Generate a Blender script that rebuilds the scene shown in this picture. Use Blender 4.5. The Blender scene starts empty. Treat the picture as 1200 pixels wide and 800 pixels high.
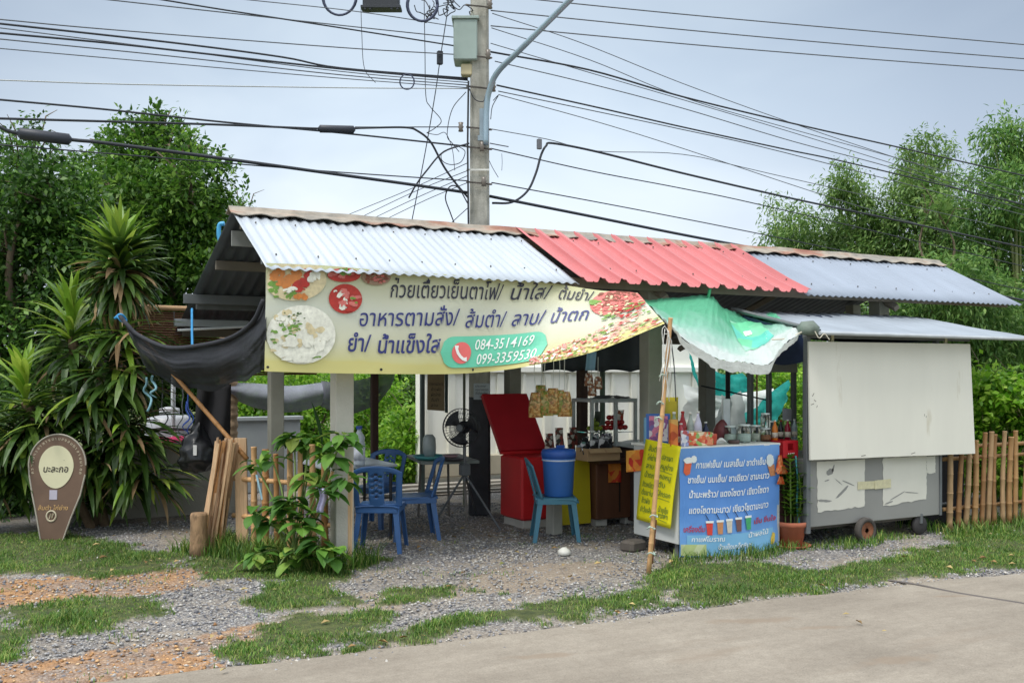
import bpy, math, random
import numpy as np
from mathutils import Vector, Matrix, noise as mnoise

random.seed(7)
RNG = np.random.default_rng(11)
SC = bpy.context.scene
COL = SC.collection
R = math.radians

# ------------------------------------------------------------------ camera
# World axes follow the shop: +x along its front, +y into the shop.
YAW, EYE, FOC, HOR = 28.0, 1.65, 1167.0, 435.0
cam = bpy.data.cameras.new('camera')
cam.sensor_width = 36.0
cam.lens = 36.0 * FOC / 1200.0
cam.shift_y = (HOR - 400.0) / 1200.0
cam.clip_start, cam.clip_end = 0.1, 3000.0
camo = bpy.data.objects.new('camera', cam)
camo.location = (0, 0, EYE)
camo.rotation_euler = (R(90), 0, R(-YAW))
COL.objects.link(camo)
SC.camera = camo

# ------------------------------------------------------------------ sky
SUN_EL, SUN_AZ = 58.0, 200.0       # direction towards the sun: azimuth from +x, counter-clockwise
w = bpy.data.worlds.new("World")
SC.world = w
w.use_nodes = True
nt = w.node_tree
nt.nodes.clear()
N = lambda t: nt.nodes.new(t)
out = N('ShaderNodeOutputWorld'); bg = N('ShaderNodeBackground')
sky = N('ShaderNodeTexSky'); sky.sky_type = 'NISHITA'; sky.sun_disc = False
sky.sun_elevation = R(SUN_EL); sky.sun_rotation = R(90 - SUN_AZ)
sky.air_density = 1.2; sky.dust_density = 3.0
tc = N('ShaderNodeTexCoord')
sep = N('ShaderNodeSeparateXYZ'); nt.links.new(tc.outputs['Generated'], sep.inputs[0])
# cloud sheet: pale near the horizon, blue-grey above; unseen zenith brightened for more light
er = N('ShaderNodeValToRGB'); nt.links.new(sep.outputs['Z'], er.inputs[0])
er.color_ramp.elements[0].position = 0.0; er.color_ramp.elements[0].color = (5.5, 6.0, 6.5, 1)
er.color_ramp.elements[1].position = 1.0; er.color_ramp.elements[1].color = (13.0, 13.3, 13.6, 1)
for p, c in ((0.12, (5.0, 5.5, 6.1, 1)), (0.24, (4.0, 4.65, 5.35, 1)), (0.36, (3.15, 3.75, 4.45, 1)), (0.5, (6.5, 6.9, 7.3, 1)), (0.7, (12.0, 12.4, 12.8, 1))):
    e = er.color_ramp.elements.new(p); e.color = c
# brighter break in the cloud roughly ahead, darker cloud to the left and right
dotn = N('ShaderNodeVectorMath'); dotn.operation = 'DOT_PRODUCT'
nt.links.new(tc.outputs['Generated'], dotn.inputs[0])
bd = Vector((math.sin(R(26)), math.cos(R(26)), 0.16)).normalized(); dotn.inputs[1].default_value = bd
br = N('ShaderNodeValToRGB'); nt.links.new(dotn.outputs['Value'], br.inputs[0])
br.color_ramp.elements[0].position = 0.0; br.color_ramp.elements[0].color = (0.95, 0.95, 0.95, 1)
br.color_ramp.elements[1].position = 1.0; br.color_ramp.elements[1].color = (1.22, 1.2, 1.17, 1)
for p, c in ((0.84, (0.72, 0.73, 0.76, 1)), (0.90, (0.80, 0.81, 0.84, 1)), (0.965, (1.02, 1.02, 1.02, 1))):
    e = br.color_ramp.elements.new(p); e.color = c
mul = N('ShaderNodeMix'); mul.data_type = 'RGBA'; mul.blend_type = 'MULTIPLY'; mul.inputs[0].default_value = 1
nt.links.new(er.outputs[0], mul.inputs[6]); nt.links.new(br.outputs[0], mul.inputs[7])
mp = N('ShaderNodeMapping'); mp.inputs['Scale'].default_value = (1.6, 1.6, 4.2)
nt.links.new(tc.outputs['Generated'], mp.inputs[0])
cn = N('ShaderNodeTexNoise'); cn.inputs['Scale'].default_value = 1.7; cn.inputs['Detail'].default_value = 4
cn.inputs['Distortion'].default_value = 0.4
nt.links.new(mp.outputs[0], cn.inputs['Vector'])
cr = N('ShaderNodeValToRGB'); nt.links.new(cn.outputs['Fac'], cr.inputs[0])
cr.color_ramp.elements[0].position = 0.36; cr.color_ramp.elements[0].color = (0.88, 0.90, 0.93, 1)
cr.color_ramp.elements[1].position = 0.66; cr.color_ramp.elements[1].color = (1.08, 1.07, 1.05, 1)
mul2 = N('ShaderNodeMix'); mul2.data_type = 'RGBA'; mul2.blend_type = 'MULTIPLY'; mul2.inputs[0].default_value = 1
nt.links.new(mul.outputs[2], mul2.inputs[6]); nt.links.new(cr.outputs[0], mul2.inputs[7])
mixs = N('ShaderNodeMix'); mixs.data_type = 'RGBA'; mixs.inputs[0].default_value = 0.92
nt.links.new(sky.outputs[0], mixs.inputs[6]); nt.links.new(mul2.outputs[2], mixs.inputs[7])
nt.links.new(mixs.outputs[2], bg.inputs[0]); bg.inputs[1].default_value = 0.125
nt.links.new(bg.outputs[0], out.inputs[0])

sl = bpy.data.lights.new('sun', 'SUN'); sl.energy = 1.5; sl.angle = R(14); sl.color = (1.0, 0.96, 0.9)
so = bpy.data.objects.new('sun', sl); COL.objects.link(so)
_d = Vector((math.cos(R(SUN_EL)) * math.cos(R(SUN_AZ)), math.cos(R(SUN_EL)) * math.sin(R(SUN_AZ)), math.sin(R(SUN_EL))))
so.rotation_euler = _d.to_track_quat('Z', 'Y').to_euler()
so.location = (0, 0, 20)

SC.view_settings.view_transform = 'Standard'
SC.view_settings.look = 'None'
SC.view_settings.gamma = 1.0
SC.view_settings.use_curve_mapping = False
SC.view_settings.exposure = 0.5
try:
    SC.cycles.max_bounces = 8; SC.cycles.transparent_max_bounces = 12
except Exception:
    pass

# ------------------------------------------------------------------ surveying helpers
FW = np.array((math.sin(R(YAW)), math.cos(R(YAW)), 0.0))
RT = np.array((math.cos(R(YAW)), -math.sin(R(YAW)), 0.0))
UP = np.array((0, 0, 1.0))
def ray(px, py): return FW + RT * (px - 600.0) / FOC + UP * (HOR - py) / FOC
O0 = np.array((0, 0, EYE))
def DP(px, py, D): return O0 + ray(px, py) * D                         # at a depth
def GP(px, py, z=0.0): d = ray(px, py); return O0 + d * ((z - EYE) / d[2])   # on the ground (or level z)
def YP(px, py, y): d = ray(px, py); return O0 + d * (y / d[1])         # on a plane parallel to the shop front
def XP(px, py, x): d = ray(px, py); return O0 + d * (x / d[0])         # on a plane across the shop
def V3(p): return Vector((float(p[0]), float(p[1]), float(p[2])))
def rnd(a, b): return random.uniform(a, b)

# ------------------------------------------------------------------ materials
def S(r, g, b, k=1.0):
    f = lambda c: ((c / 255) / 12.92 if c <= 10 else (((c / 255) + 0.055) / 1.055) ** 2.4) * k
    return (f(r), f(g), f(b), 1)
class NT:
    def __init__(s, name):
        s.m = bpy.data.materials.new(name); s.m.use_nodes = True
        s.t = s.m.node_tree; s.b = s.t.nodes['Principled BSDF']; s.out = s.t.nodes['Material Output']
    def n(s, t, **kw):
        x = s.t.nodes.new(t)
        for k, v in kw.items():
            if k in x.inputs: x.inputs[k].default_value = v
            else: setattr(x, k, v)
        return x
    def l(s, a, b): s.t.links.new(a, b)
    def ramp(s, src, stops):
        r = s.n('ShaderNodeValToRGB'); s.l(src, r.inputs[0])
        els = r.color_ramp.elements
        els[0].position, els[0].color = stops[0]
        els[1].position, els[1].color = stops[-1]
        for p, c in stops[1:-1]:
            e = els.new(p); e.color = c
        return r.outputs[0]
    def mix(s, fac, a, b, mode='MIX'):
        x = s.n('ShaderNodeMix'); x.data_type = 'RGBA'; x.blend_type = mode
        for i, v in ((0, fac), (6, a), (7, b)):
            if hasattr(v, 'is_linked') or hasattr(v, 'links'): s.l(v, x.inputs[i])
            else: x.inputs[i].default_value = v
        return x.outputs[2]
    def noise(s, vec, scale, detail=4, rough=0.55, dist=0.0):
        x = s.n('ShaderNodeTexNoise'); x.inputs['Scale'].default_value = scale; x.inputs['Detail'].default_value = detail
        x.inputs['Roughness'].default_value = rough; x.inputs['Distortion'].default_value = dist
        if vec is not None: s.l(vec, x.inputs['Vector'])
        return x.outputs['Fac']
    def coord(s, kind='Object', scale=None):
        c = s.n('ShaderNodeTexCoord').outputs[kind]
        if scale:
            m = s.n('ShaderNodeMapping'); m.inputs['Scale'].default_value = scale; s.l(c, m.inputs[0]); c = m.outputs[0]
        return c
    def bump(s, h, strength=0.3, dist=0.01):
        x = s.n('ShaderNodeBump'); x.inputs['Strength'].default_value = strength; x.inputs['Distance'].default_value = dist
        s.l(h, x.inputs['Height']); s.l(x.outputs[0], s.b.inputs['Normal'])

MATS = {}
def mat(name, col, rough=0.6, var=0.14, scale=5, bump=0.0, bscale=40, metal=0.0, dirt=None, spec=0.5, stretch=None, trans=0.0, alpha=1.0):
    """procedural surface: base colour varied by noise, optional dirt/rust blotches (colour, amount, scale), bump"""
    if name in MATS: return MATS[name]
    t = NT(name); b = t.b
    co = t.coord('Object', stretch)
    f = t.noise(co, scale, 5)
    dk = tuple(c * (1 - var) for c in col[:3]) + (1,); lt = tuple(min(c * (1 + var), 1) for c in col[:3]) + (1,)
    c = t.ramp(f, [(0.3, dk), (0.7, lt)])
    if dirt:
        g = t.noise(co, dirt[2], 6, 0.65)
        lo = 0.75 - 0.4 * dirt[1]
        fac = t.ramp(g, [(lo, (0, 0, 0, 1)), (min(lo + 0.16, 1), (1, 1, 1, 1))])
        c = t.mix(fac, c, dirt[0])
    t.l(c, b.inputs['Base Color'])
    b.inputs['Roughness'].default_value = rough; b.inputs['Metallic'].default_value = metal
    b.inputs['Specular IOR Level'].default_value = spec
    if alpha < 1: b.inputs['Alpha'].default_value = alpha
    if bump: t.bump(t.noise(co, bscale, 4), bump)
    if trans:
        tr = t.n('ShaderNodeBsdfTranslucent'); t.l(c, tr.inputs[0])
        mx = t.n('ShaderNodeMixShader'); mx.inputs[0].default_value = trans
        t.l(b.outputs[0], mx.inputs[1]); t.l(tr.outputs[0], mx.inputs[2]); t.l(mx.outputs[0], t.out.inputs[0])
    MATS[name] = t.m
    return t.m
def leafmat(name, cols, trans=0.35, rough=0.5, nscale=0.8):
    """leaves: colour differs from leaf to leaf and from bough to bough"""
    if name in MATS: return MATS[name]
    t = NT(name); b = t.b
    g = t.n('ShaderNodeNewGeometry')
    a = t.ramp(g.outputs['Random Per Island'], [(i / (len(cols) - 1), c) for i, c in enumerate(cols)])
    f = t.noise(t.coord('Object'), nscale, 3)
    m = t.mix(1.0, a, t.ramp(f, [(0.3, (0.62, 0.66, 0.6, 1)), (0.7, (1.25, 1.2, 1.1, 1))]), 'MULTIPLY')
    t.l(m, b.inputs['Base Color']); b.inputs['Roughness'].default_value = rough
    tr = t.n('ShaderNodeBsdfTranslucent'); t.l(m, tr.inputs[0])
    mx = t.n('ShaderNodeMixShader'); mx.inputs[0].default_value = trans
    t.l(b.outputs[0], mx.inputs[1]); t.l(tr.outputs[0], mx.inputs[2]); t.l(mx.outputs[0], t.out.inputs[0])
    MATS[name] = t.m
    return t.m
def glass(name, col=(0.9, 0.97, 0.95, 1), rough=0.03):
    if name in MATS: return MATS[name]
    t = NT(name); b = t.b
    f = t.noise(t.coord('Object'), 20, 2)
    t.l(t.ramp(f, [(0, tuple(c * 0.92 for c in col[:3]) + (1,)), (1, col)]), b.inputs['Base Color'])
    b.inputs['Transmission Weight'].default_value = 1.0; b.inputs['Roughness'].default_value = rough
    b.inputs['IOR'].default_value = 1.2
    MATS[name] = t.m
    return t.m
def net(name, col, hole):
    """woven shade cloth: threads with small openings, stronger where it is doubled or creased"""
    if name in MATS: return MATS[name]
    t = NT(name); b = t.b
    co = t.coord('Object')
    f = t.noise(co, 3, 4)
    t.l(t.ramp(f, [(0.3, tuple(c * 0.7 for c in col[:3]) + (1,)), (0.7, tuple(c * 1.3 for c in col[:3]) + (1,))]), b.inputs['Base Color'])
    b.inputs['Roughness'].default_value = 0.8
    tp = t.n('ShaderNodeBsdfTransparent'); mx = t.n('ShaderNodeMixShader')
    g = t.noise(co, 90, 2)
    fac = t.ramp(g, [(0.35, (hole * 0.4,) * 3 + (1,)), (0.65, (min(hole * 1.7, 1),) * 3 + (1,))])
    t.l(fac, mx.inputs[0]); t.l(b.outputs[0], mx.inputs[1]); t.l(tp.outputs[0], mx.inputs[2]); t.l(mx.outputs[0], t.out.inputs[0])
    t.bump(t.noise(co, 6, 3), 0.4, 0.03)
    MATS[name] = t.m
    return t.m
def confetti(name, cols, scale, rough=0.6, dim=None):
    """printed or heaped small things: voronoi cells in a set of colours"""
    if name in MATS: return MATS[name]
    t = NT(name); b = t.b
    co = t.coord('Object')
    v = t.n('ShaderNodeTexVoronoi'); v.inputs['Scale'].default_value = scale; t.l(co, v.inputs['Vector'])
    s = t.n('ShaderNodeSeparateColor'); t.l(v.outputs['Color'], s.inputs[0])
    r = t.n('ShaderNodeValToRGB'); t.l(s.outputs[0], r.inputs[0]); r.color_ramp.interpolation = 'CONSTANT'
    els = r.color_ramp.elements
    els[0].position, els[0].color = 0, cols[0]; els[1].position, els[1].color = 1 - 1 / len(cols), cols[-1]
    for i, c in enumerate(cols[1:-1]):
        e = els.new((i + 1) / len(cols)); e.color = c
    f = t.noise(co, scale * 0.7, 3)
    c = t.mix(1.0, r.outputs[0], t.ramp(f, [(0.3, (0.75,) * 3 + (1,)), (0.7, (1.1,) * 3 + (1,))]), 'MULTIPLY')
    t.l(c, b.inputs['Base Color']); b.inputs['Roughness'].default_value = rough
    MATS[name] = t.m
    return t.m

# ------------------------------------------------------------------ mesh builder
BASE = {}            # object name -> world position of its origin
def tag(o, label=None, cat=None, group=None, kind=None):
    if label: o['label'] = label
    if cat: o['category'] = cat
    if group: o['group'] = group
    if kind: o['kind'] = kind
    return o
class MB:
    def __init__(s): s.v = []; s.f = []; s.mi = []; s.cur = 0
    def add(s, vs, fs):
        o = len(s.v); s.v.extend([tuple(map(float, p)) for p in vs])
        for f in fs: s.f.append(tuple(i + o for i in f)); s.mi.append(s.cur)
        return s
    def box(s, c, size, rz=0.0, rx=0.0, ry=0.0, taper=1.0, ch=None):
        sx, sy, sz = (d / 2 for d in size)
        m = Matrix.Rotation(rz, 3, 'Z') @ Matrix.Rotation(ry, 3, 'Y') @ Matrix.Rotation(rx, 3, 'X')
        b = min(sx, sy, sz) * 0.18 if ch is None else ch
        vs = []
        for z, k in ((-sz, 1), (sz, taper)):
            for zi in ((z, b), (z - math.copysign(b, z), 0)) if b > 0 else ((z, 0),):
                zz, ins = zi
                ax, ay = sx * k, sy * k
                i = ins if ins else 0
                # octagonal ring so upright edges are eased too
                e = b
                ring = [(-ax + i + e, -ay + i), (ax - i - e, -ay + i), (ax - i, -ay + i + e), (ax - i, ay - i - e), (ax - i - e, ay - i), (-ax + i + e, ay - i), (-ax + i, ay - i - e), (-ax + i, -ay + i + e)]
                vs.append([m @ Vector((x, y, zz)) + Vector(c) for x, y in ring])
        rings = [vs[0], vs[1], vs[3], vs[2]] if b > 0 else [vs[0], vs[1]]
        allv = [p for r in rings for p in r]; fs = []
        nr = len(rings)
        fs.append(tuple(range(7, -1, -1)))
        for j in range(nr - 1):
            for i in range(8):
                a = j * 8 + i; d = j * 8 + (i + 1) % 8
                fs.append((a, d, d + 8, a + 8))
        fs.append(tuple(range((nr - 1) * 8, nr * 8)))
        return s.add(allv, fs)
    def tube(s, pts, r, n=8, cap=True, flat=1.0):
        pts = [V3(p) for p in pts]; k = len(pts)
        rs = r if isinstance(r, (list, tuple)) else [r] * k
        vs = []; prev = None
        for i, p in enumerate(pts):
            d = (pts[min(i + 1, k - 1)] - pts[max(i - 1, 0)])
            if d.length < 1e-9: d = Vector((0, 0, 1))
            d.normalize()
            if prev is None:
                a = d.cross(Vector((0, 0, 1)))
                if a.length < 1e-3: a = d.cross(Vector((0, 1, 0)))
            else:
                a = prev - d * prev.dot(d)
            a.normalize(); b = d.cross(a); prev = a
            for j in range(n):
                t = 2 * math.pi * j / n
                vs.append(p + a * (math.cos(t) * rs[i]) + b * (math.sin(t) * rs[i] * flat))
        fs = []
        for i in range(k - 1):
            for j in range(n):
                fs.append((i * n + j, i * n + (j + 1) % n, (i + 1) * n + (j + 1) % n, (i + 1) * n + j))
        if cap: fs.append(tuple(range(n - 1, -1, -1))); fs.append(tuple(range((k - 1) * n, k * n)))
        return s.add(vs, fs)
    def lathe(s, prof, c=(0, 0, 0), n=16, axis='Z'):
        vs = []; c = Vector(c)
        for r, z in prof:
            for j in range(n):
                t = 2 * math.pi * j / n
                p = Vector((r * math.cos(t), r * math.sin(t), z))
                if axis == 'Y': p = Vector((p.x, -p.z, p.y))
                if axis == 'X': p = Vector((p.z, p.x, p.y))
                vs.append(c + p)
        fs = []
        for i in range(len(prof) - 1):
            for j in range(n):
                fs.append((i * n + j, i * n + (j + 1) % n, (i + 1) * n + (j + 1) % n, (i + 1) * n + j))
        if prof[0][0] > 1e-6: fs.append(tuple(range(n - 1, -1, -1)))
        if prof[-1][0] > 1e-6: fs.append(tuple(range((len(prof) - 1) * n, len(prof) * n)))
        return s.add(vs, fs)
    def prism(s, outline, f, th):
        """outline of 2D points, f(u, v, w) -> 3D"""
        n = len(outline)
        vs = [f(u, v, 0) for u, v in outline] + [f(u, v, th) for u, v in outline]
        fs = [tuple(range(n - 1, -1, -1)), tuple(range(n, 2 * n))]
        for i in range(n): fs.append((i, (i + 1) % n, n + (i + 1) % n, n + i))
        return s.add(vs, fs)
    def shell(s, f, nu, nv, th, mask=None, u0=0, u1=1, v0=0, v1=1):
        P = np.array([[f(u0 + (u1 - u0) * i / nu, v0 + (v1 - v0) * j / nv) for j in range(nv + 1)] for i in range(nu + 1)], float)
        du = np.gradient(P, axis=0); dv = np.gradient(P, axis=1)
        Nn = np.cross(du, dv); L = np.linalg.norm(Nn, axis=2, keepdims=True); L[L < 1e-12] = 1; Nn /= L
        A = P + Nn * th / 2; B = P - Nn * th / 2
        W = nv + 1; off = (nu + 1) * W
        vs = list(A.reshape(-1, 3)) + list(B.reshape(-1, 3)); fs = []
        keep = lambda i, j: 0 <= i < nu and 0 <= j < nv and (mask is None or mask(i, j))
        ix = lambda i, j: i * W + j
        for i in range(nu):
            for j in range(nv):
                if not keep(i, j): continue
                a, b, c, d = ix(i, j), ix(i + 1, j), ix(i + 1, j + 1), ix(i, j + 1)
                fs.append((a, b, c, d)); fs.append((d + off, c + off, b + off, a + off))
                for nb, (p, q) in (((i, j - 1), (a, b)), ((i + 1, j), (b, c)), ((i, j + 1), (c, d)), ((i - 1, j), (d, a))):
                    if not keep(*nb): fs.append((q, p, p + off, q + off))
        return s.add(vs, fs)
    def sheet(s, f, nu, nv):
        vs = [f(i / nu, j / nv) for i in range(nu + 1) for j in range(nv + 1)]
        W = nv + 1
        return s.add(vs, [(i * W + j, (i + 1) * W + j, (i + 1) * W + j + 1, i * W + j + 1) for i in range(nu) for j in range(nv)])
    def build(s, name, mats, parent=None, smooth=False, origin=None, uv=None):
        mats = mats if isinstance(mats, (list, tuple)) else [mats]
        v = np.array(s.v, float).reshape(-1, 3)
        pbase = np.array(BASE.get(parent.name, (0, 0, 0))) if parent else np.zeros(3)
        if origin is None:
            mn, mx = v.min(0), v.max(0); org = np.array(((mn[0] + mx[0]) / 2, (mn[1] + mx[1]) / 2, mn[2]))
        else: org = np.array(origin, float)
        me = bpy.data.meshes.new(name)
        me.from_pydata((v - org).tolist(), [], s.f)
        for m in mats: me.materials.append(m)
        if any(s.mi): me.polygons.foreach_set('material_index', s.mi)
        if smooth: me.polygons.foreach_set('use_smooth', [True] * len(me.polygons))
        if uv is not None:
            lay = me.uv_layers.new(name='UVMap')
            li = np.zeros(len(me.loops), int); me.loops.foreach_get('vertex_index', li)
            lay.data.foreach_set('uv', np.array(uv, float)[li].ravel())
        me.update()
        o = bpy.data.objects.new(name, me); COL.objects.link(o)
        o.location = tuple(org - pbase)
        if parent: o.parent = parent
        BASE[o.name] = tuple(org)
        return o
def thing(name, label, cat, loc=(0, 0, 0), group=None):
    o = bpy.data.objects.new(name, None); COL.objects.link(o)
    o.location = tuple(map(float, loc)); o.empty_display_size = 0.1
    BASE[o.name] = tuple(map(float, loc))
    return tag(o, label, cat, group)
def dup(root, loc, rz=None, label=None, group=None, scale=None):
    c = root.copy(); COL.objects.link(c); c.location = tuple(map(float, loc))
    if rz is not None: c.rotation_euler = (0, 0, rz)
    if label: c['label'] = label
    if group: c['group'] = group
    if scale is not None: c.scale = (scale,) * 3 if not isinstance(scale, tuple) else scale
    for ch in list(root.children):
        d = ch.copy(); COL.objects.link(d); d.parent = c
        for g in list(ch.children):
            e = g.copy(); COL.objects.link(e); e.parent = d
    return c
def fastmesh(name, V, F, mats, smooth=False):
    """big meshes of quads from numpy arrays"""
    me = bpy.data.meshes.new(name)
    me.vertices.add(len(V)); me.vertices.foreach_set('co', np.asarray(V, np.float32).ravel())
    k = F.shape[1]
    me.loops.add(F.size); me.loops.foreach_set('vertex_index', F.astype(np.int32).ravel())
    me.polygons.add(len(F)); me.polygons.foreach_set('loop_start', np.arange(0, F.size, k, dtype=np.int32))
    me.update(calc_edges=True); me.validate()
    for m in mats: me.materials.append(m)
    if smooth: me.polygons.foreach_set('use_smooth', [True] * len(me.polygons))
    o = bpy.data.objects.new(name, me); COL.objects.link(o)
    return o
def spline(pts, n=8):
    """Catmull-Rom through points"""
    P = [np.array(p, float) for p in pts]
    if len(P) < 3: return P
    Q = [2 * P[0] - P[1]] + P + [2 * P[-1] - P[-2]]; o = []
    for i in range(1, len(Q) - 2):
        for k in range(n):
            t = k / n
            o.append(0.5 * ((2 * Q[i]) + (-Q[i - 1] + Q[i + 1]) * t + (2 * Q[i - 1] - 5 * Q[i] + 4 * Q[i + 1] - Q[i + 2]) * t * t + (-Q[i - 1] + 3 * Q[i] - 3 * Q[i + 1] + Q[i + 2]) * t ** 3))
    return o + [P[-1]]

# ------------------------------------------------------------------ lettering
def glyphs(body, bold=0.0):
    c = bpy.data.curves.new('lettering', 'FONT'); c.body = body; c.size = 1.0; c.offset = bold; c.resolution_u = 2
    o = bpy.data.objects.new('lettering', c); COL.objects.link(o)
    bpy.context.view_layer.update()
    dg = bpy.context.evaluated_depsgraph_get(); e = o.evaluated_get(dg); m = e.to_mesh()
    v = [(p.co.x, p.co.y) for p in m.vertices]; f = [tuple(p.vertices) for p in m.polygons]
    e.to_mesh_clear(); bpy.data.objects.remove(o); bpy.data.curves.remove(c)
    return v, f
def write(mb, body, fn, x0, x1, yb, h=None, bold=0.008, slope=0.0):
    """lettering from x0 to x1 with its baseline at yb, on the surface fn(u, v); h is the height of one em"""
    v, f = glyphs(body, bold)
    xs = [p[0] for p in v]; a, b = min(xs), max(xs)
    k = (x1 - x0) / (b - a); kh = h if h else k
    mb.add([fn(x0 + (x - a) * k + 0.13 * y * kh, yb + y * kh + slope * (x - a) * k) for x, y in v], f)

# ================================================================== GROUND
def poly_world(pts): return np.array([GP(x, y)[:2] for x, y in pts])
def inside(P, poly):
    x, y = P[:, 0], P[:, 1]; r = np.zeros(len(P), bool); n = len(poly); j = n - 1
    for i in range(n):
        xi, yi = poly[i]; xj, yj = poly[j]
        c = ((yi > y) != (yj > y)) & (x < (xj - xi) * (y - yi) / (yj - yi + 1e-12) + xi)
        r ^= c; j = i
    return r
GRASS = [poly_world(p) for p in (
    [(-60, 628), (60, 622), (150, 640), (205, 648), (212, 664), (130, 676), (0, 676), (-60, 680)],
    [(8, 722), (50, 706), (120, 702), (185, 704), (190, 718), (120, 738), (40, 742)],
    [(-60, 735), (30, 742), (52, 752), (45, 772), (-60, 780)],
    [(222, 655), (262, 642), (330, 650), (405, 665), (395, 690), (300, 684), (240, 676)],
    [(245, 757), (300, 742), (350, 728), (440, 716), (462, 724), (440, 738), (380, 756), (330, 772), (275, 776)],
    [(300, 690), (390, 685), (410, 705), (360, 718), (310, 712)],
    [(400, 750), (470, 742), (600, 713), (690, 700), (735, 690), (770, 668), (800, 664), (900, 661), (930, 668), (1000, 662), (1040, 650), (1100, 640), (1110, 622), (1200, 600), (1400, 585), (1400, 650), (1200, 667), (1100, 675), (1000, 688), (900, 700), (800, 712), (700, 722), (600, 736), (500, 748), (420, 760), (380, 768)],
    [(428, 706), (470, 694), (510, 688), (545, 690), (530, 704), (450, 713)],
    [(565, 695), (580, 689), (592, 695), (580, 700)],
    [(410, 655), (440, 652), (445, 660), (415, 664)])]
BARE = [poly_world(p) for p in ([(755, 700), (800, 684), (800, 706), (765, 712)],)]
ORANGE = [poly_world(p) for p in (
    [(-80, 676), (60, 680), (120, 672), (230, 662), (240, 690), (150, 700), (60, 702), (20, 712), (-80, 730)],
    [(-80, 755), (20, 780), (60, 775), (200, 745), (330, 728), (340, 742), (240, 756), (262, 778), (150, 796), (100, 830), (-80, 900)])]
TAN = [poly_world(p) for p in ([(500, 690), (560, 668), (640, 660), (720, 655), (690, 678), (620, 690), (540, 700)], [(395, 700), (460, 690), (470, 720), (400, 735)])]
edge_px = [(-200, 842), (130, 799), (270, 782), (400, 768), (600, 744), (800, 717), (1000, 692), (1200, 672), (1500, 640)]
EDGE = [GP(x, y)[:2] for x, y in edge_px]
def edge_y(x):
    for (a, b) in zip(EDGE[:-1], EDGE[1:]):
        if a[0] <= x <= b[0]: return a[1] + (b[1] - a[1]) * (x - a[0]) / (b[0] - a[0])
    return EDGE[0][1] + (x - EDGE[0][0]) * 0.03 if x < EDGE[0][0] else EDGE[-1][1] + (x - EDGE[-1][0]) * 0.03
def jit(P, amp, sc, seed=0.0):
    return np.array([[p[0] + amp * mnoise.noise((p[0] * sc, p[1] * sc, seed)), p[1] + amp * mnoise.noise((p[0] * sc, p[1] * sc, seed + 9.3))] for p in P])
def masks(P):
    Q = jit(P, 0.26, 2.0) ; Q = jit(Q, 0.10, 8.0, 3.0) ; Q = Q + RNG.normal(0, 0.035, Q.shape)
    u = lambda L: np.any([inside(Q, p) for p in L], axis=0)
    g = u(GRASS) & ~u(BARE); o = u(ORANGE); t = u(TAN)
    return g, o, t
nx, ny = 300, 240
gx = np.linspace(-2.5, 15.5, nx); gy = np.linspace(2.5, 15.5, ny)
PX = np.array([(x, y) for x in gx for y in gy])
mg, mo, mt = masks(PX)
hz = np.array([0.012 * mnoise.noise((p[0] * 1.3, p[1] * 1.3, 0)) + 0.006 * mnoise.noise((p[0] * 6, p[1] * 6, 5)) for p in PX]) + mg * 0.012
ed = np.array([p[1] - edge_y(p[0]) for p in PX])
hz = np.where(ed < 0.05, np.minimum(hz, -0.012), hz)
Vg = np.column_stack((PX, hz))
idx = np.arange(nx * ny).reshape(nx, ny)
Fg = np.stack((idx[:-1, :-1], idx[1:, :-1], idx[1:, 1:], idx[:-1, 1:]), -1).reshape(-1, 4)
def ground_mat():
    t = NT('ground_gravel_and_soil'); b = t.b
    co = t.coord('Object')
    at = lambda n: (lambda a: (setattr(a, 'attribute_name', n), a.outputs['Fac'])[1])(t.n('ShaderNodeAttribute'))
    v = t.n('ShaderNodeTexVoronoi'); v.inputs['Scale'].default_value = 60; t.l(co, v.inputs['Vector'])
    s = t.n('ShaderNodeSeparateColor'); t.l(v.outputs['Color'], s.inputs[0])
    stone = t.ramp(s.outputs[0], [(0, S(102, 103, 106)), (0.5, S(146, 145, 145)), (0.85, S(172, 169, 164)), (1, S(198, 193, 183))])
    crev = t.ramp(v.outputs['Distance'], [(0.25, (1, 1, 1, 1)), (0.75, (0.45, 0.42, 0.4, 1))])
    stone = t.mix(1.0, stone, crev, 'MULTIPLY')
    n1 = t.noise(co, 1.4, 5); n2 = t.noise(co, 14, 5)
    soil = t.ramp(n2, [(0.3, S(124, 114, 100)), (0.7, S(176, 162, 142))])
    base = t.mix(t.ramp(n1, [(0.42, (0, 0, 0, 1)), (0.62, (0.75, 0.75, 0.75, 1))]), stone, soil)
    org = t.ramp(n2, [(0.25, S(124, 92, 62)), (0.55, S(176, 130, 82)), (0.8, S(196, 158, 112))])
    base = t.mix(at('orange'), base, t.mix(t.ramp(n1, [(0.4, (0.1,) * 3 + (1,)), (0.62, (0.75,) * 3 + (1,))]), org, stone))
    base = t.mix(at('tan'), base, t.mix(0.4, t.ramp(n2, [(0.3, S(136, 118, 96)), (0.7, S(176, 158, 134))]), stone))
    base = t.mix(at('grass'), base, t.ramp(n2, [(0.3, S(50, 62, 30)), (0.7, S(92, 98, 52))]))
    t.l(base, b.inputs['Base Color']); b.inputs['Roughness'].default_value = 0.92
    t.bump(v.outputs['Distance'], 0.7, -0.02)
    return t.m
ground = fastmesh('ground', Vg, Fg, [ground_mat()], True)
for nme, m in (('grass', mg), ('orange', mo), ('tan', mt)):
    a = ground.data.attributes.new(nme, 'FLOAT', 'POINT'); a.data.foreach_set('value', m.astype(np.float32))
tag(ground, kind='structure')
mb = MB()   # ground further off, a ring round the near sheet
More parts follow.
